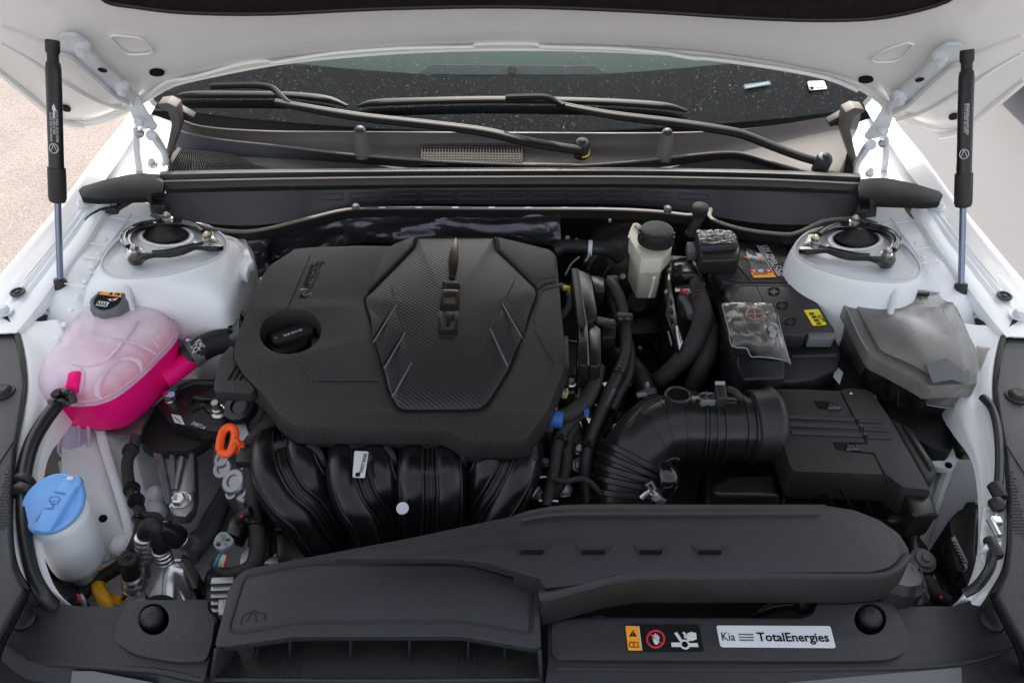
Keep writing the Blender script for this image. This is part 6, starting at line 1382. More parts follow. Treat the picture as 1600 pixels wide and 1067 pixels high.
mb.lathe([(.0285, -.014), (.031, -.012), (.031, -.006), (.0285, -.005), (.0280, .004), (.0270, .009), (.0245, .0105), (.0, .0105)], cp_, (0, 0, 1), 40, cap=False)
for k in range(16):
    t = 2*math.pi*k/16; mb.lathe([(.003, -.008), (.003, .003)], cp_+Vector((.0283*math.cos(t), .0283*math.sin(t), 0)), (0, 0, 1), 8)
bcap = mb.done('reservoir_cap', M['black'], br, ang=40)
for k, (s_, w_) in enumerate((('USE ONLY BRAKE', .016), ('FLUID DOT 3 OR DOT 4', .022), ('FROM A SEALED CONTAINER', .0235), ('WARNING CLEAN CAP', .0235), ('BEFORE REMOVING', .021), ('DOT-4', .012))):
    yy = .017-k*.0066; text(s_, cp_+Vector((-w_, yy-.003, .0107)), cp_+Vector((w_, yy-.003, .0107)), M['greyp'], bcap, h=[1.0, 1.3, 1.6, 1.3, 1.2, 1.0][k], ext=.0004)
MB().tube([P(1022, 434, .93), P(1019, 450, .90), P(1014, 465, .88)], [.003, .0026, .0018], n=6, sub=2).done('moulded_fin', M['cream'], br)
MB().tube([P(984, 372, .93), P(992, 352, .945), P(1000, 356, .95)], .004, n=8, sub=3).done('moulded_edge', M['cream'], br)
# dull pink master cylinder glimpse + booster behind
bo = empty('brake_booster', Vector((P(975, 392, .8).x, P(975, 392, .8).y, .7)), 'dark round brake booster half hidden left of the brake fluid reservoir', 'brake booster')
MB().lathe([(.02, -.03), (.085, -.02), (.095, 0), (.085, .012), (.06, .03), (.03, .036)], P(985, 410, .80), (0, -.8, .5), 36).done('booster_shell', M['satin'], bo, ang=60)
MB().lathe([(.022, -.03), (.024, 0), (.020, .012)], P(1000, 470, .76), (-.6, -.6, .3), 20).done('master_cylinder', mat('dull_brown_metal', (.10, .075, .08), .5, metal=.5), bo)
MB().lathe([(.009, 0), (.0085, .006), (.005, .01)], P(972, 435, .83), (0, -.5, .8), 12).done('nut', M['steel'], bo)
# vacuum hose with the white clamp
vh = empty('vacuum_hose', P(910, 385, .86), 'black hose with a white clamp behind the right rear corner of the engine cover', 'hose')
MB().tube([P(866, 392, .89), P(880, 386, .895), P(905, 385, .90), P(930, 388, .90), (P(955, 392, .89)), P(968, 404, .87)], .0125, n=14, sub=5).done('hose_body', M['rubber'], vh)
MB().lathe([(.0145, -.0035), (.0150, 0), (.0145, .0035)], P(922, 388, .90), (1, -.1, 0), 24).done('white_clamp', M['paper'], vh)
MB().tube([P(920, 396, .90), P(918, 404, .895), P(914, 408, .89)], .002, n=6).done('clamp_tail', M['lgrey'], vh)
for x, y, r in ((887, 371, .0042), (901, 374, .0028), (953, 344, .003), (1041, 455, .003), (823, 361, .0022)): MB().lathe([(r, -.004), (r, 0), (r*.6, .002)], P(x, y, .90), (0, -.4, 1), 10).done('fastener', M['lgrey'], vh)

# ---- coil harness rail
hr = empty('harness_rail', P(925, 520, .82), 'black plastic harness rail standing right of the engine cover', 'cable duct')
cc6 = lambda pts: [(860+a/4.85, 400+b/4.85) for a, b in pts]
SL(cc6([(158, 90), (205, 90), (270, 490), (262, 512), (212, 510), (200, 420)]), .925, .04, .0015, 'black', hr, 'rail_edge')
SL(cc6([(206, 98), (300, 138), (318, 200), (355, 420), (350, 470), (275, 500)]), .918, .04, .0015, 'satin', hr, 'rail_face')
SL(cc6([(300, 145), (370, 150), (412, 170), (414, 268), (335, 268), (318, 195)]), .905, .03, .002, 'satin', hr, 'upper_arm')
SL(cc6([(350, 455), (490, 478), (500, 515), (380, 508), (350, 505)]), .912, .006, .001, 'black', hr, 'lower_arm_top')
SL(cc6([(385, 512), (498, 518), (495, 610), (388, 620)]), .902, .03, .002, 'deep', hr, 'lower_arm')
SL(cc6([(212, 515), (285, 515), (292, 830), (220, 826)]), .915, .05, .0015, 'satin', hr, 'lower_box')
SL(cc6([(288, 512), (335, 512), (384, 552), (384, 815), (350, 838), (295, 832)]), .911, .05, .002, 'greyp' if 0 else 'satin', hr, 'lower_box_face')
MB().tube([P(*p, .9255) for p in cc6([(210, 100), (245, 330), (272, 500), (276, 520), (290, 826)])], .0010, n=5, sub=1).done('edge_line', M['greyp'], hr)
# cream hose and yellow lock by the cover
sm = empty('breather_tube', P(884, 460, .86), 'short pale tube with a yellow lock, squeezed beside the right edge of the engine cover', 'tube')
MB().tube([P(876, 447, .875), P(889, 456, .88), P(891, 472, .878), P(884, 488, .87), P(876, 495, .86)], .0065, n=10, sub=5).done('tube_body', M['greyp'], sm)
MB().box(P(885, 450, .895), (.012, .007, .006), bev=.001).done('yellow_lock', M['yel'], sm)
for y0, y1, w_ in ((524, 566, 3), (560, 572, 4)):
    MB().prism([P(885-w_, y0, .86), P(885+w_, y0, .86), P(886+w_, y1, .86), P(886-w_, y1, .86)], (0, 0, -.02), bev=.001).done('pale_bracket', M['lgrey'], sm)
MB().tube([P(890, 532, .86), P(905, 534, .862)], .001, n=5, sub=1).done('yellow_wire', M['yel'], sm)
MB().lathe([(.008, 0), (.008, .006), (.0055, .008), (.004, .014)], P(892, 600, .87), (0, -.3, 1), 12).done('bolt', M['steel'], sm)
for k, c in enumerate(('orange', 'lblue', 'wteal', 'yel')): MB().tube([P(877+k*3, 607, .87), P(879+k*2.5, 614, .872), P(878+k*2, 622, .865)], .0012, n=5, sub=3).done('wire', M[c], sm)
for x0, y0, x1, y1 in ((884, 566, 868, 582), (906, 598, 902, 626), (868, 618, 896, 612)):
    MB().tube([P(x0, y0, .85), P((x0+x1)/2+2, (y0+y1)/2, .856), P(x1, y1, .85)], .0028, n=8, sub=3).done('silver_tube', M['alub'], sm)
MB().lathe([(.012, -.01), (.013, 0), (.009, .004)], P(884, 625, .85), (-.3, -.4, 1), 16).done('fitting', M['satin'], sm)

# ---- pair of long coolant hoses joined by a clip
lh = empty('heater_hoses', P(965, 560, .8), 'pair of long black heater hoses held by a square clip', 'hoses')
MB().tube([P(952, 440, .90), P(958, 446, .903), P(966, 462, .90), (P(972, 480, .895)), P(976, 505, .89), P(978, 530, .885), P(976, 555, .882), P(968, 580, .878), P(955, 606, .872), P(944, 632, .862), P(932, 660, .85), P(922, 690, .835), P(916, 720, .82), P(916, 750, .80), P(920, 785, .78)], .0098, n=14, sub=5).done('front_hose', M['rubber'], lh)
MB().tube([P(952, 450, .885), P(957, 470, .882), P(963, 490, .878), P(972, 515, .875), P(982, 540, .87), P(984, 565, .866), P(979, 590, .86), P(966, 615, .85), P(955, 640, .84)], .0095, n=14, sub=5).done('rear_hose', M['rubber'], lh)
MB().box(P(976, 498, .898), (.026, .012, .018), rot=(0, 0, -.08), bev=.002).box(P(970, 499, .9085), (.008, .006, .003), bev=.0008).box(P(981, 499, .9085), (.008, .006, .003), bev=.0008).done('hose_clip', M['black'], lh)
MB().box(P(957, 438, .90), (.020, .014, .014), rot=(0, 0, .05), bev=.003).done('elbow_head', M['rubber'], lh)
# thick hose arching to the spring clamp
th = empty('thermostat_hose', P(1000, 580, .75), 'dull black hose with a grey spring clamp, left of the air intake elbow', 'hose')
MB().tube([P(930, 545, .80), P(955, 555, .815), P(985, 570, .82), P(1005, 595, .815), P(1012, 622, .80), P(1014, 655, .77)], .0165, n=16, sub=6).done('hose_body', M['rubber'], th)
MB().lathe([(.0178, -.005), (.0180, 0), (.0178, .005)], P(1010, 615, .808), P(1012, 622, .80)-P(1005, 595, .815), 26).done('clamp_band', M['greyp'], th)
MB().box(P(1011, 603, .835), (.006, .010, .010), bev=.001).box(P(1003, 617, .832), (.016, .008, .004), rot=(0, 0, .15), bev=.001).done('clamp_ear', M['lgrey'], th)
MB().lathe([(.0155, -.02), (.0170, -.018), (.0155, -.01), (.0170, -.004), (.0155, 0)], P(1013, 634, .80), (.05, -.4, .8), 20).done('pipe_stub', M['satin'], th)

# ---- gearbox harness and clutter in the middle
mh = empty('gearbox_harness', P(870, 720, .7), 'bundle of black taped harness branches between manifold and air intake elbow', 'wiring harness')
MB().tube([P(935, 575, .87), P(928, 600, .87), P(916, 625, .868), P(900, 640, .868), P(886, 648, .868), P(872, 652, .866)], [.012, .012, .0125, .0125, .012, .012], n=12, sub=5).done('taped_trunk', M['hose'], mh)
MB().tube([P(918, 640, .86), P(895, 656, .855), P(880, 672, .85), P(870, 700, .84), P(866, 730, .83), P(860, 760, .82), P(853, 790, .81)], [.008, .009, .0095, .009, .0085, .008, .007], n=12, sub=5).done('branch', M['hose'], mh)
MB().tube([P(900, 660, .84), P(886, 690, .83), P(885, 720, .82), P(880, 745, .81), P(866, 768, .80), P(850, 780, .795)], .009, n=12, sub=5).done('branch', M['hose'], mh)
MB().tube([P(864, 748, .835), P(885, 752, .838), P(905, 748, .838), P(922, 753, .835), P(936, 768, .825), P(946, 780, .81)], .0042, n=10, sub=5).done('branch', M['hose'], mh)
MB().tube([P(900, 590, .84), P(880, 640, .82), P(872, 690, .80)], .010, n=12, sub=4).done('branch', M['rubber'], mh)
MB().lathe([(.0128, -.011), (.0128, .011)], P(868, 655, .868), (1, -.15, 0), 20).done('blue_tape', M['bluetape'], mh)
MB().prism([P(x, y, .873) for x, y in ((912, 640), (920, 638), (920, 651), (914, 651))], (0, 0, -.001)).done('blue_tape', M['bluetape'], mh)
gb = empty('gearbox', P(900, 740, .5), 'dark gearbox top with scattered bolts, deep between the engine and the air intake', 'gearbox')
rg = random.Random(11)
MB().patch([[P(x, y, z) for x, y, z in ((830, 660, .70), (900, 650, .71), (980, 640, .70), (1060, 650, .66))], [P(x, y, z) for x, y, z in ((830, 740, .70), (900, 740, .72), (980, 740, .70), (1060, 740, .66))], [P(x, y, z) for x, y, z in ((830, 860, .64), (900, 860, .66), (980, 860, .66), (1060, 860, .62))]], 8, 8, thick=.01, fn=lambda p: p+mn.noise_vector(p*25)*.012).done('housing', M['deep'], gb)
for x, y, z, r in ((962, 669, .76, .007), (904, 702, .76, .007), (907, 727, .77, .011), (945, 712, .74, .006), (935, 641, .77, .004), (852, 722, .77, .006), (984, 600, .78, .003), (838, 770, .76, .008), (882, 764, .77, .010), (862, 610, .80, .006), (1000, 545, .75, .004), (963, 498, .82, .003)):
    MB().lathe([(r*1.3, -.004), (r*1.3, 0), (r, .001), (r, .006), (r*.8, .007)], P(x, y, z), (rg.uniform(-.3, .3), -.4, 1), 6).done('bolt', M['steel' if y < 720 else 'alu'], gb)
for p, q, r in (((840, 746), (856, 745), .0022), ((842, 782), (872, 783), .0022), ((830, 776), (842, 762), .0045), ((932, 780), (944, 784), .003), ((929, 644), (938, 646), .0018)):
    MB().tube([P(*p, .80), P(*q, .80)], r, n=8, sub=1).done('silver_pin', M['alub'], gb)
for x, y, z, sx_, sy_, sz_, rr in ((905, 735, .75, .03, .03, .03, .2), (860, 700, .74, .02, .05, .03, .1), (940, 700, .72, .04, .03, .03, .4), (985, 690, .72, .05, .04, .04, -.2), (890, 790, .73, .04, .02, .03, 0), (1000, 520, .72, .08, .06, .05, .1), (1060, 560, .70, .05, .09, .05, .3), (955, 620, .74, .03, .05, .03, .3)):
    MB().box(P(x, y, z), (sx_, sy_, sz_), rot=(0, 0, rr), bev=.004).done('casting_lump', M['deep'], gb)
for k in range(10):
    x = 900+rg.uniform(-30, 150); y = 420+rg.uniform(0, 220); z = .72
    MB().tube([P(x, y, z), P(x+rg.uniform(-25, 25), y+rg.uniform(20, 45), z+.02), P(x+rg.uniform(-40, 40), y+rg.uniform(50, 90), z)], rg.uniform(.003, .008), n=8, sub=5).done('small_hose', M['deep'], gb)
for x, y in ((940, 395), (960, 412), (905, 402)):
    MB().tube([P(x, y, .86), P(x-12, y+10, .862), P(x-22, y+28, .855)], .002, n=6, sub=4).done('thin_pipe', M['lgrey' if x == 905 else 'rubber'], gb)

# ---- control unit with thick looms
ecu = empty('control_unit', P(1060, 500, .7), 'upright black control unit with two thick fabric looms curving down from its plug', 'control unit')
c5a = lambda pts: [(1040+a/4.444, 380+b/4.444) for a, b in pts]
SL(c5a([(5, 100), (30, 75), (170, 85), (215, 130), (330, 380), (410, 640), (350, 660), (120, 700), (90, 760), (0, 560)]), .86, .10, .004, 'deep', ecu, 'unit_case')
SL(c5a([(10, 95), (35, 78), (165, 88), (190, 110), (60, 130), (30, 170), (60, 300), (100, 520), (120, 690), (95, 740), (0, 500)]), .885, .03, .003, 'satin', ecu, 'case_rim')
for k in range(4): MB().box(P(1049+k*.8, 470+k*14, .887), (.004, .012, .003), bev=.0008).done('case_rib', M['black'], ecu)
for k in range(5): MB().box(P(1107+k*5, 455+k*22, .87), (.004, .018, .004), rot=(0, 0, .1), bev=.0008).done('case_rib', M['black'], ecu)
SL(c5a([(50, 120), (190, 112), (205, 150), (190, 170), (60, 175), (45, 150)]), .915, .04, .004, 'satin', ecu, 'plug_top')
MB().patch([[P(*p, z) for p, z in zip(c5a([(48, 160), (110, 145), (190, 150), (205, 175)]), (.905, .918, .918, .905))], [P(*p, z) for p, z in zip(c5a([(60, 230), (120, 205), (215, 200), (240, 225)]), (.905, .922, .922, .905))], [P(*p, z) for p, z in zip(c5a([(95, 285), (135, 250), (240, 238), (262, 262)]), (.895, .914, .914, .895))]], 6, 5, thick=.003).done('plug_hood', M['satin'], ecu, ang=70)
MB().tube([P(*p, .912) for p in c5a([(125, 250), (150, 244), (190, 238), (235, 245), (268, 255)])], .0035, n=8, sub=3).done('cable_tie', M['satin'], ecu)
MB().tube([P(*p, z) for p, z in zip(c5a([(205, 262), (215, 300), (235, 360), (250, 430), (262, 500), (245, 580), (215, 660), (170, 740), (110, 810), (50, 870), (-20, 930), (-80, 960)]), (.908, .912, .912, .91, .905, .898, .888, .875, .86, .845, .83, .80))], [.0105, .0115, .013, .0145, .0155, .0158, .0158, .0155, .015, .0148, .0142, .014], n=16, sub=5).done('thick_loom', M['hose'], ecu)
MB().tube([P(*p, z) for p, z in zip(c5a([(265, 420), (290, 500), (310, 600), (300, 700), (280, 780), (250, 860), (215, 930), (190, 990)]), (.885, .885, .882, .875, .865, .85, .83, .81))], [.010, .012, .0135, .0145, .0148, .0148, .0145, .014], n=16, sub=5).done('thick_loom', M['hose'], ecu)
for k in range(4): MB().tube([P(1078+k, 448+k*5, .925-.001*k), P(1087+k, 444+k*5, .9265), P(1096+k, 446+k*5, .922)], .0012, n=6, sub=3).done('tape_fold', M['hose'], ecu)
MB().prism([P(x, y, .90) for x, y in c5a([(104, 300), (120, 292), (118, 330), (108, 340), (102, 325)])], (0, 0, -.01), bev=.001).done('red_lock', M['lred'], ecu)
for k in range(2): MB().box(P(1068+k*6, 455+k*2, .90), (.004, .009, .003), rot=(0, 0, .4)).done('pink_wire', M['pinkw'], ecu)
MB().tube([P(*p, .885) for p in c5a([(115, 370), (145, 410), (170, 460), (185, 510)])], .008, n=10, sub=4).done('tan_sleeve', M['greyp'], ecu)
SL(c5a([(305, 440), (335, 450), (375, 500), (395, 560), (330, 560), (300, 500)]), .885, .02, .002, 'satin', ecu, 'side_plug')
decal([P(*p, .8865) for p in c5a([(68, 580), (82, 575), (118, 690), (95, 745), (78, 660)])], M['paper'], ecu, 'sticker')
text('0005C', P(*c5a([(82, 600)])[0], .8885), P(*c5a([(104, 690)])[0], .8885), M['ink'], ecu, h=.8)
decal([P(*p, .8865) for p in c5a([(12, 615), (22, 610), (45, 700), (38, 720)])], M['pgrey'], ecu, 'sticker')
# corrugated tube through the seal
ctb = empty('corrugated_tube', P(1090, 340, .93), 'short corrugated black tube passing up through the rear seal, above the battery', 'tube')
a, b = P(1096, 328, .965), P(1080, 366, .905); mb = MB(); pr = []
Ln = (b-a).length
for k in range(18): pr += [(.0095, Ln*k/18), (.0112, Ln*(k+.5)/18)]
mb.lathe(pr, a, b-a, 16).done('corrugated_body', M['rubber'], ctb, ang=80)
MB().lathe([(.012, -.012), (.0145, -.006), (.0145, .004), (.011, .006)], P(1094, 326, .975), (0, -.1, 1), 20).done('grommet', M['rubber'], ctb)
# ---- battery
bt = empty('battery', P(1200, 520, .7), 'black car battery with embossed vent plugs and printed warning labels', 'battery')
BZ = .925
SL([(1113, 413), (1148, 378), (1222, 378), (1240, 405), (1255, 432), (1242, 444), (1141, 444), (1128, 438)], BZ, .05, .003, 'black', bt, 'rear_lid')
SL([(1134, 448), (1148, 443), (1238, 443), (1255, 440), (1267, 455), (1279, 475), (1284, 482), (1304, 514), (1304, 518), (1262, 519), (1258, 524), (1222, 522), (1160, 520), (1132, 458)], BZ+.001, .03, .0025, 'black', bt, 'front_lid')
SL([(1262, 516), (1303, 513), (1305, 526), (1302, 528), (1264, 528)], BZ-.001, .02, .002, 'greyp', bt, 'end_block')
for pts in ([(1124, 415), (1140, 436), (1158, 440), (1228, 440), (1250, 430)], [(1148, 410), (1175, 440)], [(1146, 470), (1146, 455), (1158, 446), (1244, 446), (1262, 456)], [(1182, 446), (1196, 478)], [(1262, 456), (1270, 472)], [(1127, 417), (1131, 426)], [(1232, 414), (1238, 428)]):
    MB().tube([P(x, y, BZ+.0012) for x, y in pts], .0008, n=5, sub=1).done('moulded_line', M['grey'], bt)
for x, y in ((1209, 455), (1222, 477), (1235, 502)):
    vr = MB().tube([P(x+11*math.cos(t), y+6.2*math.sin(t), BZ+.0015) for t in [2*math.pi*k/24 for k in range(25)]], .0007, n=5, sub=1).done('vent_ring', M['grey'], bt)
    for s_ in range(4): MB().tube([P(x+7.5*math.cos(t), y+4.6*math.sin(t), BZ+.0014) for t in [R(s_*90+15+k*12) for k in range(6)]], .0011, n=5, sub=1).done('vent_slot', M['ink'], vr)
SL([(1146, 500), (1225, 520), (1262, 524), (1306, 528), (1315, 548), (1310, 575), (1270, 592), (1235, 596), (1160, 590), (1150, 570)], .90, .19, .004, 'deep', bt, 'battery_case')
SL([(1236, 553), (1310, 551), (1308, 556), (1237, 557)], .902, .01, .001, 'grey', bt, 'case_ledge')
SL([(1116, 415), (1134, 450), (1160, 520), (1150, 560), (1135, 520), (1105, 430)], .905, .2, .003, 'deep', bt, 'tray_side')
MB().lathe([(.0035, 0), (.0035, .001)], P(1242, 530, .905), (0, -.5, 1), 12).done('gas_hole', M['ink'], bt)
SL([(1286, 482), (1312, 470), (1330, 500), (1350, 560), (1350, 650), (1300, 600), (1318, 550), (1306, 515)], .86, .2, .004, 'deep', bt, 'tray_wall')
# printed labels
bl4 = lambda pts: [P(1100+a/7.62, 360+b/7.62, BZ+.0016) for a, b in pts]
wl_ = decal([P(1100+a/7.62, 360+b/7.62, BZ) for a, b in ((480, 190), (610, 180), (860, 560), (590, 562))], M['embs'], bt, 'warning_label', lift=.0009, label='black battery label with small warning pictograms')
MB().prism(bl4([(558, 504), (825, 504), (862, 556), (595, 563)]), (0, 0, -.0004)).done('label_print', M['amber'], wl_)
MB().prism(bl4([(628, 178), (636, 178), (830, 502), (822, 502)]), (0, 0, -.0004)).done('label_print', M['wprint'], wl_)
for (x, y), c in (((582, 320), 'lblue'), ((677, 480), 'lblue')):
    MB().prism([P(1100+(x+34*math.cos(t))/7.62, 360+(y+19*math.sin(t))/7.62, BZ+.0017) for t in [R(k*22.5) for k in range(16)]], (0, 0, -.0004)).done('pictogram', M[c], wl_)
for q in ([(475, 318), (540, 302), (530, 340)], [(640, 322), (700, 302), (708, 334)]): MB().prism(bl4(q), (0, 0, -.0004)).done('pictogram', M['amber'], wl_)
for q in ([(545, 464), (622, 460), (642, 496), (562, 500)], [(720, 460), (795, 460), (812, 498), (738, 498)]):
    MB().prism(bl4(q), (0, 0, -.0004)).done('pictogram', M['lred'], wl_); 
    c_ = (sum(p[0] for p in q)/4, sum(p[1] for p in q)/4); MB().prism([P(1100+(c_[0]+dx)/7.62, 360+(c_[1]+dy)/7.62, BZ+.0022) for dx, dy in ((-14, -8), (12, -10), (18, 6), (-4, 10))], (0, 0, -.0004)).done('pictogram', M['wprint'], wl_)
for k in range(8):
    x0 = 500+k*14; y0 = 205+k*6; MB().prism(bl4([(x0, y0), (x0+5, y0), (x0+40, y0+75-k*2), (x0+35, y0+75-k*2)]), (0, 0, -.0004)).done('print_line', M['pgrey'], wl_)
    x0 = 530+k*24; y0 = 350+rg.uniform(0, 20); MB().prism(bl4([(x0, y0), (x0+6, y0), (x0+40, y0+75), (x0+34, y0+75)]), (0, 0, -.0004)).done('print_line', M['pgrey'], wl_)
def btext(s, a, b): text(s, P(1100+a[0]/7.62, 360+a[1]/7.62, BZ+.001), P(1100+b[0]/7.62, 360+b[1]/7.62, BZ+.001), M['wprint'], bt, h=.9, bold=.02)
btext('AGM70L-DIN 760A', (648, 186), (880, 548)); btext('12V 70Ah CCA', (695, 184), (930, 548))
text('ACHTUNG', P(1177, 430, BZ+.002), P(1200, 429, BZ+.002), M['ink'], wl_, h=1.4)
yl = decal(roundpoly([P(x, y, BZ+.001) for x, y in c8([(838, 588), (920, 582), (965, 668), (890, 674)])], .002), M['yel'], bt, 'barcode_label', label='bright yellow barcode label')
for k in range(7):
    x0, y0 = 868+k*7, 600+k*9.5; MB().prism([P(*p, BZ+.003) for p in c8([(x0, y0), (x0+26, y0-2), (x0+28, y0+(3 if k % 2 else 5)), (x0+2, y0+(5 if k % 2 else 7))])], (0, 0, -.0004)).done('barcode_bar', M['pgrey' if k % 2 else 'ink'], yl)
text('SLIM', P(*c8([(912, 615)])[0], BZ+.003), P(*c8([(945, 650)])[0], BZ+.003), M['ink'], yl, h=1.0)
# terminal fuse box on the battery
tb = empty('terminal_fuse_box', P(1120, 390, .92), 'dark grey box with crinkled film on its lid, on the rear of the battery', 'fuse box')
SL([(1087, 361), (1143, 359), (1155, 382), (1094, 386)], .965, .028, .003, 'grey', tb, 'box_lid')
SL([(1092, 384), (1156, 380), (1157, 396), (1152, 405), (1096, 407)], .955, .03, .003, 'satin', tb, 'box_front')
MB().patch([[P(*p, .9665) for p in ((1088, 361), (1110, 360), (1142, 360))], [P(*p, .9685) for p in ((1091, 370), (1116, 369), (1149, 369))], [P(*p, .967) for p in ((1095, 380), (1122, 381), (1153, 380))]], 14, 12, thick=.0004, fn=lambda p: p+Vector((0, 0, abs(mn.noise(p*140))*.004))).done('crinkled_film', M['clearp'], tb, ang=20)
for x in (1114, 1149): MB().tube([P(x, 398, .935), P(x, 410, .93)], .002, n=6, sub=1).done('latch_leg', M['satin'], tb)
SL([(1073, 378), (1088, 377), (1090, 394), (1076, 395)], .93, .02, .002, 'greyp', tb, 'side_plug')
# clear crumpled terminal cover
tcv = empty('terminal_cover', P(1180, 520, .93), 'crumpled clear plastic cover over the front terminal of the battery', 'cover')
nz = lambda p: p+Vector((0, 0, mn.noise(p*45)*.004+mn.noise(p*130)*.002))
MB().patch([[P(*p, z) for p, z in zip(c8([(383, 560), (430, 548), (520, 546), (600, 546), (660, 546)]), (.938, .942, .942, .942, .940))],
            [P(*p, z) for p, z in zip(c8([(400, 620), (460, 615), (540, 612), (620, 610), (685, 610)]), (.938, .945, .946, .945, .940))],
            [P(*p, z) for p, z in zip(c8([(425, 700), (480, 695), (560, 690), (640, 685), (710, 680)]), (.937, .945, .946, .944, .938))],
            [P(*p, z) for p, z in zip(c8([(440, 785), (500, 770), (580, 775), (660, 770), (728, 750)]), (.932, .938, .940, .938, .930))],
            [P(*p, z) for p, z in zip(c8([(447, 792), (520, 800), (590, 845), (660, 852), (765, 885)]), (.922, .920, .912, .910, .900))]], 10, 9, thick=.0006, fn=nz).done('film', M['clearp'], tcv, ang=25)
for pts in ([(383, 560), (400, 620), (425, 700), (440, 785), (520, 795), (548, 835), (600, 845), (720, 855)], [(660, 546), (640, 560), (690, 610), (710, 680), (765, 885)], [(383, 560), (430, 548), (660, 546)]):
    MB().tube([nz(P(*p, .9385-(.02 if p[1] > 790 else 0))) for p in c8(pts)], .0008, n=6, sub=3).done('film_edge', M['lgrey'], tcv)
MB().tube([P(*p, .9475) for p in c8([(567+50*math.cos(t), 605+30*math.sin(t)) for t in [R(k*18) for k in range(21)]])], .0007, n=5, sub=1).tube([P(*p, .9475) for p in c8([(520, 605), (615, 605)])], .0006, n=4, sub=1).tube([P(*p, .9475) for p in c8([(567, 580), (567, 632)])], .0006, n=4, sub=1).done('plus_mark', mat('faint_red_print', (.45, .2, .15), .5), tcv)
SL(c8([(440, 640), (560, 640), (680, 760), (560, 800), (460, 790)]), .928, .02, .003, 'satin', tcv, 'terminal_clamp')
SL(c8([(500, 655), (620, 655), (665, 770), (560, 765), (530, 720)]), .934, .006, .002, 'black', tcv, 'bus_bar')
for x, y in ((655, 695), (668, 712), (662, 730)): MB().lathe([(.0048, 0), (.0048, .003), (.003, .004)], P(*c8([(x, y)])[0], .942), (0, -.3, 1), 12).done('terminal_nut', M['lgrey'], tcv)
SL(c8([(470, 800), (545, 815), (560, 850), (740, 870), (735, 960), (500, 970), (465, 880)]), .915, .06, .004, 'deep', tcv, 'terminal_block')
# ---- wrapped fuse box
fb = empty('fuse_box', P(1420, 540, .85), 'black fuse box wrapped in dusty clear plastic, in front of the right strut tower', 'fuse box')
SL([(1308, 456), (1455, 460), (1482, 470), (1522, 545), (1518, 600), (1450, 600), (1372, 560), (1345, 520)], .915, .07, .006, 'black', fb, 'box_lid', rnd=.01)
def wrap_fn(p): return p+Vector((0, 0, mn.noise(p*9)*.001+mn.noise(p*40)*.0004))
MB().prism(roundpoly([P(x, y, z) for x, y, z in ((1304, 451, .940), (1458, 456, .940), (1487, 466, .938), (1529, 552, .938), (1527, 600, .938), (1449, 604, .936), (1425, 590, .934), (1392, 572, .934), (1360, 556, .934))], .005), (0, -.003, -.024), bev=.003, seg=3).done('clear_wrap', M['wrap'], fb, ang=50)
MB().prism(roundpoly([P(x, y, .9425) for x, y in ((1336, 472), (1470, 476), (1500, 535), (1512, 585), (1462, 588), (1420, 565), (1375, 545))], .008), (0, 0, -.004), bev=.0015).done('clear_wrap', M['wrap'], fb, ang=50)
MB().patch([[P(x, y, z) for x, y, z in ((1304, 450, .936), (1322, 480, .936), (1340, 520, .936), (1360, 554, .930))],
            [P(x, y, z) for x, y, z in ((1298, 462, .90), (1308, 500, .89), (1325, 550, .87), (1345, 590, .86))],
            [P(x, y, z) for x, y, z in ((1280, 470, .88), (1290, 520, .86), (1310, 580, .82), (1335, 620, .80))]], 8, 6, thick=.0006, fn=wrap_fn).done('clear_wrap', M['clearp'], fb, ang=40)
MB().patch([[P(x, y, z) for x, y, z in ((1448, 600, .920), (1488, 604, .922), (1526, 592, .92))], [P(x, y, z) for x, y, z in ((1449, 618, .905), (1488, 620, .905), (1524, 612, .905))], [P(x, y, z) for x, y, z in ((1447, 632, .89), (1488, 636, .885), (1524, 626, .89))]], 8, 6, thick=.0006, fn=wrap_fn).done('clear_wrap', M['clearp'], fb, ang=40)
MB().patch([[P(1526, 540, .925), P(1556, 545, .93)], [P(1530, 580, .92), P(1556, 590, .925)], [P(1528, 610, .91), P(1554, 628, .915)]], 8, 8, thick=.0006, fn=wrap_fn).done('clear_wrap', M['clearp'], fb, ang=40)
for pts in ([(1304, 450, .9385), (1322, 480, .9385), (1340, 520, .9385), (1360, 554, .932)], [(1304, 450, .939), (1410, 452, .941), (1458, 457, .941), (1485, 466, .934), (1515, 528, .935), (1527, 560, .931)], [(1449, 632, .889), (1488, 637, .885), (1524, 627, .89)]):
    MB().tube([wrap_fn(P(*p)) for p in pts], .0009, n=6, sub=4).done('fold_edge', M['lgrey'], fb)
SL(c9([(695, 625), (720, 618), (850, 625), (880, 645), (870, 652), (715, 645)]), .945, .008, .002, 'satin', fb, 'rear_latch')
ph = [P(*p, .946) for p in c6([(1055, 85), (1155, 58), (1205, 95), (1235, 120), (1270, 165), (1225, 175), (1180, 160), (1090, 178)])]
MB().prism(ph, (0, 0, -.0005)).done('hand_print', mat('grey_film_print', (.085, .09, .10), .6), fb)
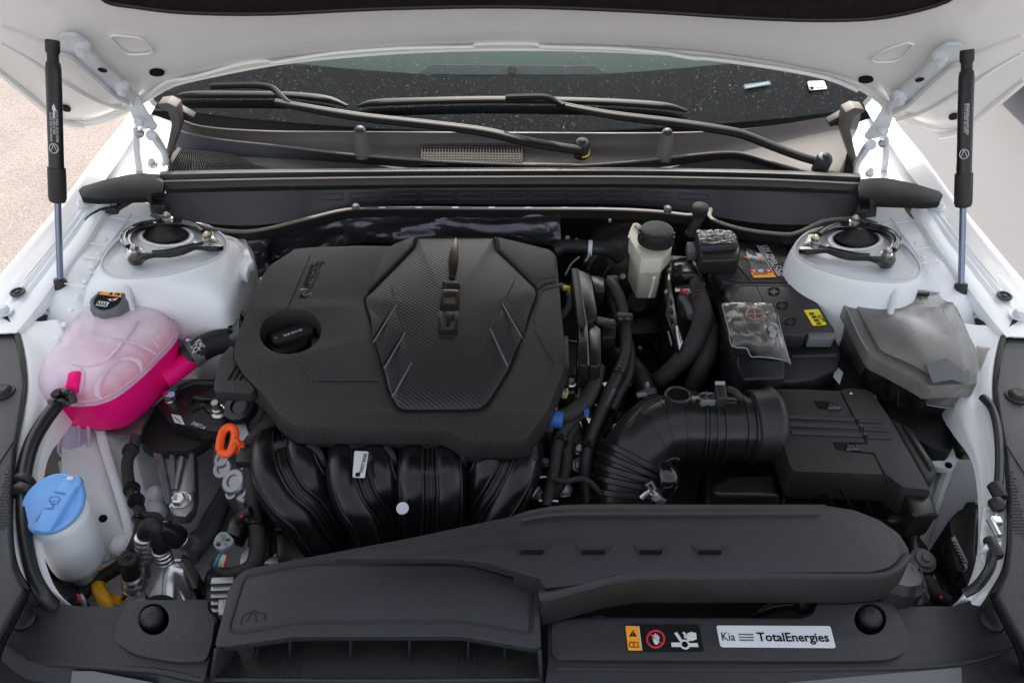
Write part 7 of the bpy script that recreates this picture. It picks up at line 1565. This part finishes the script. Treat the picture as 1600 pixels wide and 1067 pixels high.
# clip arms and latch of the fuse box
SL(c6([(895, 78), (915, 74), (1010, 82), (1040, 115), (1085, 210), (1065, 235), (1040, 200), (1010, 150), (930, 148), (905, 110)]), .915, .05, .003, 'satin', fb, 'latch_frame')
SL(c6([(930, 120), (1015, 118), (1030, 138), (1020, 158), (940, 156)]), .92, .012, .004, 'grey', fb, 'latch_bar')
MB().patch([[P(*c6([(815, 75)])[0], .905), P(*c6([(845, 110)])[0], .91), P(*c6([(900, 135)])[0], .91)], [P(*c6([(780, 110)])[0], .88), P(*c6([(800, 150)])[0], .88), P(*c6([(895, 170)])[0], .88)], [P(*c6([(745, 165)])[0], .84), P(*c6([(780, 200)])[0], .84), P(*c6([(890, 260)])[0], .84)]], 6, 5, thick=.004).done('curved_guard', M['black'], fb)
SL(c6([(860, 150), (1080, 200), (1290, 270), (1290, 330), (1220, 420), (1180, 500), (1080, 480), (950, 400), (880, 330)]), .85, .12, .005, 'deep', fb, 'box_lower')
for k in range(3): MB().tube([P(*c6([(920+k*50, 170)])[0], .90), P(*c6([(925+k*52, 290)])[0], .86)], .002, n=6, sub=1).done('case_rib', M['satin'], fb)
SL(c6([(1190, 380), (1215, 330), (1285, 345), (1345, 430), (1338, 500), (1240, 505), (1220, 490)]), .872, .02, .003, 'satin', fb, 'mounting_foot')
for x, y, h in ((1270, 440, .024), (1292, 462, .012)):
    MB().lathe([(.011, 0), (.011, .004), (.007, .005), (.0065, h), (.005, h+.002)], P(*c6([(x, y+8)])[0], .873), (0, -.1, 1), 14).done('stud', M['steel'], fb)
decal([P(*p, .893) for p in c6([(628, 97), (662, 130), (645, 188), (615, 150)])], M['lgrey'], bt, 'sticker', label='small pale sticker on the dark side of the battery case')
# ---- air filter box
ab = empty('air_filter_box', P(1320, 700, .75), 'large black air filter box with three long ribs and two clip pockets', 'air filter box')
AZ = .905
at_ = c6([(280, 208), (300, 205), (480, 208), (655, 215), (668, 205), (700, 203), (770, 210), (800, 222), (840, 280), (880, 335), (1080, 690), (1060, 685), (945, 672), (905, 640), (870, 612), (430, 596), (410, 570), (370, 440), (330, 290), (262, 262), (262, 230)])
MB().prism(roundpoly([P(x, y, AZ, .05) for x, y in at_], .005), (0, -.008, -.045), bev=.006, seg=3, taper=.03).done('box_lid', M['black'], ab, ang=50)
AP = lambda a, b, dz=.0: P(1100+a/3.048, 540+b/3.048, AZ+dz, .05)
for y0, y1, xs_ in ((335, 350, (378, 715)), (372, 388, (392, 735)), (410, 425, (415, 752))):
    MB().tube([AP(xs_[0], y0, .0008), AP(xs_[1], y1, .0008)], .0040, n=10, sub=1, flat=.5).done('lid_rib', M['black'], ab)
for y0, x0, x1 in ((355, 735, 848), (395, 758, 868), (432, 775, 890)): MB().tube([AP(x0, y0, .0008), AP(x1, y0+6, .0008)], .0034, n=10, sub=1, flat=.5).done('lid_rib', M['black'], ab)
MB().tube([AP(*p, .0006) for p in ((655, 222), (678, 270), (590, 262))][:2]+[AP(700, 312, .0006), AP(778, 465, .0006), AP(690, 462, .0006)], .0010, n=5, sub=1).done('part_line', M['ink'], ab)
MB().tube([AP(*p, .0006) for p in ((700, 502), (810, 512), (890, 670))], .0010, n=5, sub=1).done('part_line', M['ink'], ab)
for px_, py_ in ((525, 262), (615, 458)):
    MB().prism([AP(px_+a, py_+b, .001) for a, b in ((0, 0), (58, 2), (105, 12), (132, 40), (18, 34))], (0, 0, -.0025)).done('clip_pocket', M['ink'], ab)  # flat black fill paints the pocket's shade
    for a in (75, 92, 112): MB().box(AP(px_+a, py_+24, .003), (.005, .007, .004), bev=.001).done('clip_tooth', M['black'], ab)
    MB().box(AP(px_+95, py_+34, .002), (.018, .0025, .004), bev=.0008).done('clip_bar', M['greyp'], ab)
for a, b in ((730, 345), (748, 382), (768, 422), (250, 0)): 
    if b: MB().lathe([(.0018, 0), (.0016, .001)], AP(a, b, .001), (0, 0, 1), 8).done('moulded_dot', M['cowl'], ab)
MB().prism([AP(700, 220, .001), AP(709, 230, .001), AP(692, 231, .001)], (0, 0, -.0004)).done('triangle_mark', M['wprint'], ab)
text('PUSH', AP(945, 490, -.012), AP(985, 540, -.012), M['embs'], ab, h=1.0, ext=.0006)
# front face with slats and foot
MB().patch([[AP(430, 600, -.002), AP(650, 608, -.002), AP(870, 616, -.002)], [AP(400, 650, -.05), AP(620, 690, -.05), AP(900, 700, -.04)], [AP(360, 720, -.11), AP(600, 780, -.11), AP(890, 830, -.10)]], 5, 4, thick=.004).done('front_face', M['satin'], ab, ang=60)
for x0, x1, y0, y1 in ((500, 560, 735, 790), (578, 640, 708, 790), (650, 720, 680, 800), (725, 800, 652, 800), (800, 890, 625, 815)):
    a, b = AP(x0, y0, -.02), AP(x1, y1, -.07); MB().prism([a, b, b+Vector((0, .02, -.03)), a+Vector((0, .02, -.03))], (.0025, 0, .0), bev=.0005).done('front_slat', M['black'], ab)
SL(c6([(945, 672), (1075, 690), (1118, 800), (1000, 812), (985, 780)]), .875, .05, .003, 'satin', ab, 'corner_foot')
SL(c6([(890, 800), (1118, 800), (1118, 808), (900, 840), (870, 830)]), .845, .01, .002, 'satin', ab, 'foot_flange')
# side duct lying to the right
sdp = c6([(885, 340), (940, 365), (1000, 400), (1115, 600), (1110, 625), (1070, 650), (1040, 620)])
MB().prism([P(x, y, .885) for x, y in sdp], (0, 0, -.05), bev=.005, seg=3).done('side_duct', M['black'], ab, ang=50)
SL(c6([(945, 372), (985, 392), (1100, 565), (1085, 590), (1062, 560)]), .889, .006, .002, 'satin', ab, 'duct_inlay')
text('PATENT', P(*c6([(1068, 540)])[0], .8895), P(*c6([(1090, 575)])[0], .8895), M['embs'], ab, h=1, ext=.0005)
# lower chamber to the left of the lid
SL(c6([(50, 660), (120, 620), (330, 610), (350, 690), (370, 715), (75, 712), (40, 700)]), .84, .08, .005, 'satin', ab, 'lower_chamber')
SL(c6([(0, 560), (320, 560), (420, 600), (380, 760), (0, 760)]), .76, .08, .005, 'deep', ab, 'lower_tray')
# collar towards the intake pipe
ax = Vector((1, .0, .02)).normalized(); c_ = P(1183, 665, .872)
MB().lathe([(.050, -.012), (.053, -.010), (.053, .012), (.056, .016), (.056, .022), (.048, .03)], c_, Vector((1, .05, .0)), 36).done('outlet_collar', M['black'], ab, ang=50)

# ---- intake elbow
ie = empty('intake_elbow', P(1050, 700, .75), 'ribbed black intake elbow with bellows curving left of the air filter box', 'intake pipe')
path = [P(1180, 668, .868), P(1150, 668, .868), P(1118, 668, .868), P(1090, 667, .866), P(1060, 668, .862), P(1030, 678, .852), P(1004, 700, .838), P(988, 728, .82), P(980, 760, .80), P(978, 800, .775)]
prad = [.048, .048, .048, .050, .051, .052, .052, .051, .050, .049]
MB().tube(path, prad, n=36, sub=6).done('elbow_body', M['satin'], ie, ang=70)
fine = cat(path, 10); frad = [v.x for v in cat([Vector((r, 0, 0)) for r in prad], 10)]
def ringat(k, dr, w_, nm='ring_rib', m='satin'):
    d = (fine[min(k+1, len(fine)-1)]-fine[k-1]).normalized(); r = frad[k]
    MB().lathe([(r-.002, -w_), (r+dr, -w_*.6), (r+dr, w_*.6), (r-.002, w_)], fine[k], d, 40).done(nm, M[m], ie, ang=50)
for k in (18, 21, 24): ringat(k, .003, .003)
ringat(4, .004, .004); ringat(8, .003, .003)
ringat(26, .005, .0022, 'hose_clamp')
for k in (36, 44, 52): ringat(k, .0018, .0016)
for k in range(66, 90, 4): ringat(k, .006, .0055, 'bellows_fold')
# lengthwise ribs over the top of the bend
def toprib(t0, t1, offa, offb):
    pts = []
    for k in range(t0, t1+1, 2):
        f_ = (k-t0)/(t1-t0); an = offa+(offb-offa)*f_; d = (fine[min(k+1, len(fine)-1)]-fine[k-1]).normalized()
        s_ = d.cross(Vector((0, 0, 1))).normalized(); u_ = s_.cross(d)
        if u_.z < 0: u_ = -u_
        pts.append(fine[k]+(u_*math.cos(an)+s_*math.sin(an))*(frad[k]+.0005))
    MB().tube(pts, .0022, n=6, sub=1).done('moulded_rib', M['satin'], ie)
toprib(30, 58, .5, .3); toprib(30, 40, .9, .9); toprib(44, 62, .9, .8)
# upright stub on the elbow
a = P(1056, 640, .895)
MB().lathe([(.021, -.03), (.0185, -.02), (.0175, .0), (.0175, .022), (.0195, .024), (.0195, .028), (.017, .030), (.015, .028), (.015, .0)], a+Vector((0, 0, .0)), (0, .15, 1), 26, cap=False).lathe([(.015, .01), (.0, .01)], a, (0, .15, 1), 26, cap=False).done('breather_stub', M['satin'], ie, ang=40)
# lower outlet with spring clamp
MB().tube([P(1030, 728, .84), P(1040, 738, .842), P(1044, 752, .838), P(1034, 768, .825), P(1014, 782, .81), P(996, 796, .80)], [.017, .018, .017, .0135, .0125, .0125], n=18, sub=5).done('branch_pipe', M['gloss'], ie)
MB().lathe([(.0145, -.006), (.0152, -.004), (.0152, .004), (.0145, .006)], P(1026, 773, .822), (P(1044, 752, .838)-P(1014, 782, .81)).normalized(), 24).done('spring_clamp', M['alub'], ie)
MB().tube([P(1020, 770, .842), P(1010, 757, .856), P(1018, 753, .858), P(1024, 764, .848)], .0022, n=6, sub=1).tube([P(1018, 766, .845), P(1008, 772, .840), (P(1002, 778, .835))], .0035, n=6, sub=1).done('clamp_ear', M['alub'], ie)
MB().tube([P(1040, 722, .856), P(1052, 716, .86), P(1062, 718, .86)], .003, n=8, sub=3).done('clip_tab', M['satin'], ie)
# air flow sensor
ms = empty('air_flow_sensor', P(1130, 620, .91), 'small black air flow sensor with a plug, screwed on the intake pipe', 'sensor')
SL([(1087, 622), (1150, 624), (1152, 629), (1090, 630)], .918, .02, .001, 'satin', ms, 'sensor_foot')
SL([(1094, 612), (1116, 612), (1120, 626), (1096, 627)], .928, .012, .002, 'greyp', ms, 'screw_plate')
for x in (1100, 1112): MB().lathe([(.0055, 0), (.0055, .002), (.003, .0035)], P(x, 619, .929), (0, 0, 1), 10).done('screw', M['satin'], ms)
SL([(1118, 596), (1134, 596), (1137, 622), (1120, 622)], .935, .03, .002, 'black', ms, 'plug')
SL([(1117, 595), (1133, 595), (1133, 599), (1118, 599)], .94, .004, .001, 'lgrey', ms, 'plug_lock')
MB().tube([P(1136, 608, .925), P(1148, 612, .925), P(1156, 620, .92), P(1160, 628, .91)], .005, n=8, sub=4).done('cable', M['rubber'], ms)

# ---- right corner: release cable and latch, module box
rc_ = empty('bonnet_release_cable', P(1550, 760, .9), 'black bonnet release cable with a steel joint along the right flange', 'cable')
MB().tube([P(1528, 632, .91), P(1543, 650, .912), P(1551, 680, .914), P(1554, 720, .914), P(1553, 760, .913), P(1550, 785, .912)], .0058, n=10, sub=6).done('sheath', M['cable'], rc_)
MB().lathe([(.0065, -.012), (.009, -.010), (.009, .006), (.007, .010)], P(1551, 780, .914), (0, -1, 0), 16).done('end_sleeve', M['rubber'], rc_)
MB().lathe([(.004, -.008), (.0085, -.005), (.0098, 0), (.0085, .006), (.004, .010)], P(1549, 799, .914), (0, -1, 0), 16).done('ball_end', M['rubber'], rc_)
MB().prism(roundpoly([P(x, y, .902) for x, y in ((1529, 800), (1538, 794), (1562, 790), (1564, 800), (1558, 860), (1548, 900), (1535, 905), (1524, 878), (1523, 850))], .004), (0, 0, -.004), bev=.001).done('mounting_plate', M['bracket'], rc_)
for q in (((1538, 798), (1546, 788), (1548, 790), (1541, 802)), ((1554, 800), (1562, 792), (1564, 797), (1557, 803)), ((1526, 868), (1540, 850), (1544, 870)), ((1546, 862), (1556, 856), (1556, 862), (1548, 876))):
    MB().prism([P(x, y, .914) for x, y in q], (0, 0, -.010), bev=.001).done('bent_tab', M['bracket'], rc_)
MB().tube([P(1549, 806, .912), P(1547, 822, .912)], .0008, n=5, sub=1).done('inner_wire', M['steel'], rc_)
MB().box(P(1547, 826, .912), (.012, .010, .010), bev=.0015).lathe([(.0045, -.012), (.0045, .012)], P(1545, 836, .912), (0, 1, 0), 12).done('cable_joint', M['alub'], rc_)
MB().lathe([(.006, -.014), (.0075, -.012), (.0075, .010), (.006, .012)], P(1543, 866, .912), (0, 1, 0), 14).done('end_sleeve', M['rubber'], rc_)
MB().tube([P(1542, 876, .91), P(1539, 895, .905), P(1530, 912, .895), P(1516, 928, .885), P(1498, 938, .875)], .0058, n=10, sub=5).done('sheath', mat('shiny_sheath', (.02, .02, .022), .2), rc_)
for ch in rc_.children: ch.location.z += .016
md = empty('control_module', P(1505, 850, .75), 'tall black module box with a ribbed lid and printed sticker, at the front right corner', 'control module')
SL(c6([(1168, 828), (1215, 780), (1250, 770), (1250, 742), (1292, 740), (1296, 755), (1345, 728), (1350, 760), (1300, 780), (1290, 990), (1340, 1090), (1260, 1150), (1180, 940)]), .83, .12, .004, 'black', md, 'module_case')
SL(c6([(1168, 905), (1190, 890), (1262, 1050), (1250, 1075), (1215, 1070), (1172, 950)]), .835, .03, .003, 'satin', md, 'module_edge')
decal([P(*p, .8365) for p in c6([(1178, 925), (1192, 905), (1255, 1030), (1245, 1062)])], M['lgrey'], md, 'sticker')
for k in range(7): MB().box(P(*c6([(1190+k*8, 935+k*16)])[0], .8382), (.006, .0016, .0004), rot=(0, 0, -.5)).done('print_line', M['ink'], md)
cr_ = empty('corner_hardware', P(1440, 890, .7), 'black brackets, bolts and connectors in the dark gap right of the air duct', 'brackets')
SL(c6([(960, 860), (1010, 830), (1055, 820), (1060, 860), (1025, 905), (1065, 950), (1100, 1040), (1090, 1100), (1010, 1100), (985, 1000)]), .80, .05, .003, 'satin', cr_, 'black_bracket')
MB().lathe([(.017, 0), (.017, .003), (.012, .005), (.012, .010), (.006, .011)], P(1441, 876, .805), (0, -.2, 1), 24).lathe([(.006, .010), (.006, .015)], P(1441, 876, .805), (0, -.2, 1), 6).done('flange_bolt', M['greyp'], cr_)
MB().tube([P(1428, 880, .83), P(1436, 895, .83), P(1441, 915, .82), P(1440, 935, .81)], .003, n=8, sub=4).done('clear_tube', M['greyp'], cr_)
MB().tube([P(1446, 905, .81), P(1460, 925, .81), P(1476, 935, .80)], .010, n=10, sub=4).done('taped_cable', M['hose'], cr_)
for x, y, s_ in ((1460, 915, .02), (1478, 925, .022), (1500, 915, .024), (1488, 895, .02)): MB().box(P(x, y, .78), (s_, s_, .03), rot=(.1, .1, x), bev=.003).done('connector', M['satin'], cr_)
MB().lathe([(.003, 0), (.002, .002)], P(1470, 933, .815), (0, 0, 1), 8).done('red_dot', M['lred'], cr_)
SL([(1360, 925), (1396, 918), (1405, 938), (1400, 945), (1368, 935)], .83, .01, .001, 'paper', cr_, 'white_label')
for k in range(6): MB().box(P(1382+k*2.5, 928+k*1.6, .8315), (.0012, .010, .0006)).done('print_line', M['ink'], cr_)
# hose in the gap above the right radiator cover
fh = empty('radiator_hose', P(1210, 950, .8), 'black radiator hose and clip visible in the dark slot above the warning label', 'hose')
MB().tube([P(1176, 968, .80), P(1190, 955, .82), P(1212, 946, .83), P(1240, 944, .835), P(1262, 942, .83)], .0055, n=10, sub=5).done('hose_body', M['satin'], fh)
MB().lathe([(.012, -.012), (.014, -.008), (.014, .006), (.011, .010)], P(1258, 940, .838), (1, .1, 0), 16).done('hose_end', M['rubber'], fh)
MB().tube([P(1225, 928, .83), P(1250, 922, .835), P(1280, 925, .83)], .004, n=8, sub=4).done('thin_hose', M['rubber'], fh)
MB().box(P(1262, 938, .848), (.004, .004, .002)).done('yellow_tab', M['yel'], fh)

# cable ties and printed codes on the looms and hoses
for par, x, y, z, r, ax_ in ((lh, 966, 585, .878, .0108, (-.4, -.9, 0)), (lh, 920, 700, .833, .0108, (-.2, -1, -.2)), (mh, 877, 690, .845, .0102, (-.2, -1, -.1)), (eh, 400, 820, .793, .0122, (0, -1, -.2)), (hn, 219, 812, .782, .0115, (0, -1, -.1))):
    t_ = MB().lathe([(r, -.0018), (r+.0008, -.0014), (r+.0008, .0014), (r, .0018)], P(x, y, z), ax_, 20).box(P(x, y-3, z)+Vector((0, 0, r)), (.006, .005, .004), bev=.0008).done('cable_tie', M['satin'], par)
text('28210-L1', P(958, 606, .8835), P(946, 632, .8735), M['pgrey'], lh, h=.9)
text('<PA66-GF30>', P(650, 740, .884), P(700, 740, .884), M['embs'], im, up=(0, -.3, 1), h=.9)
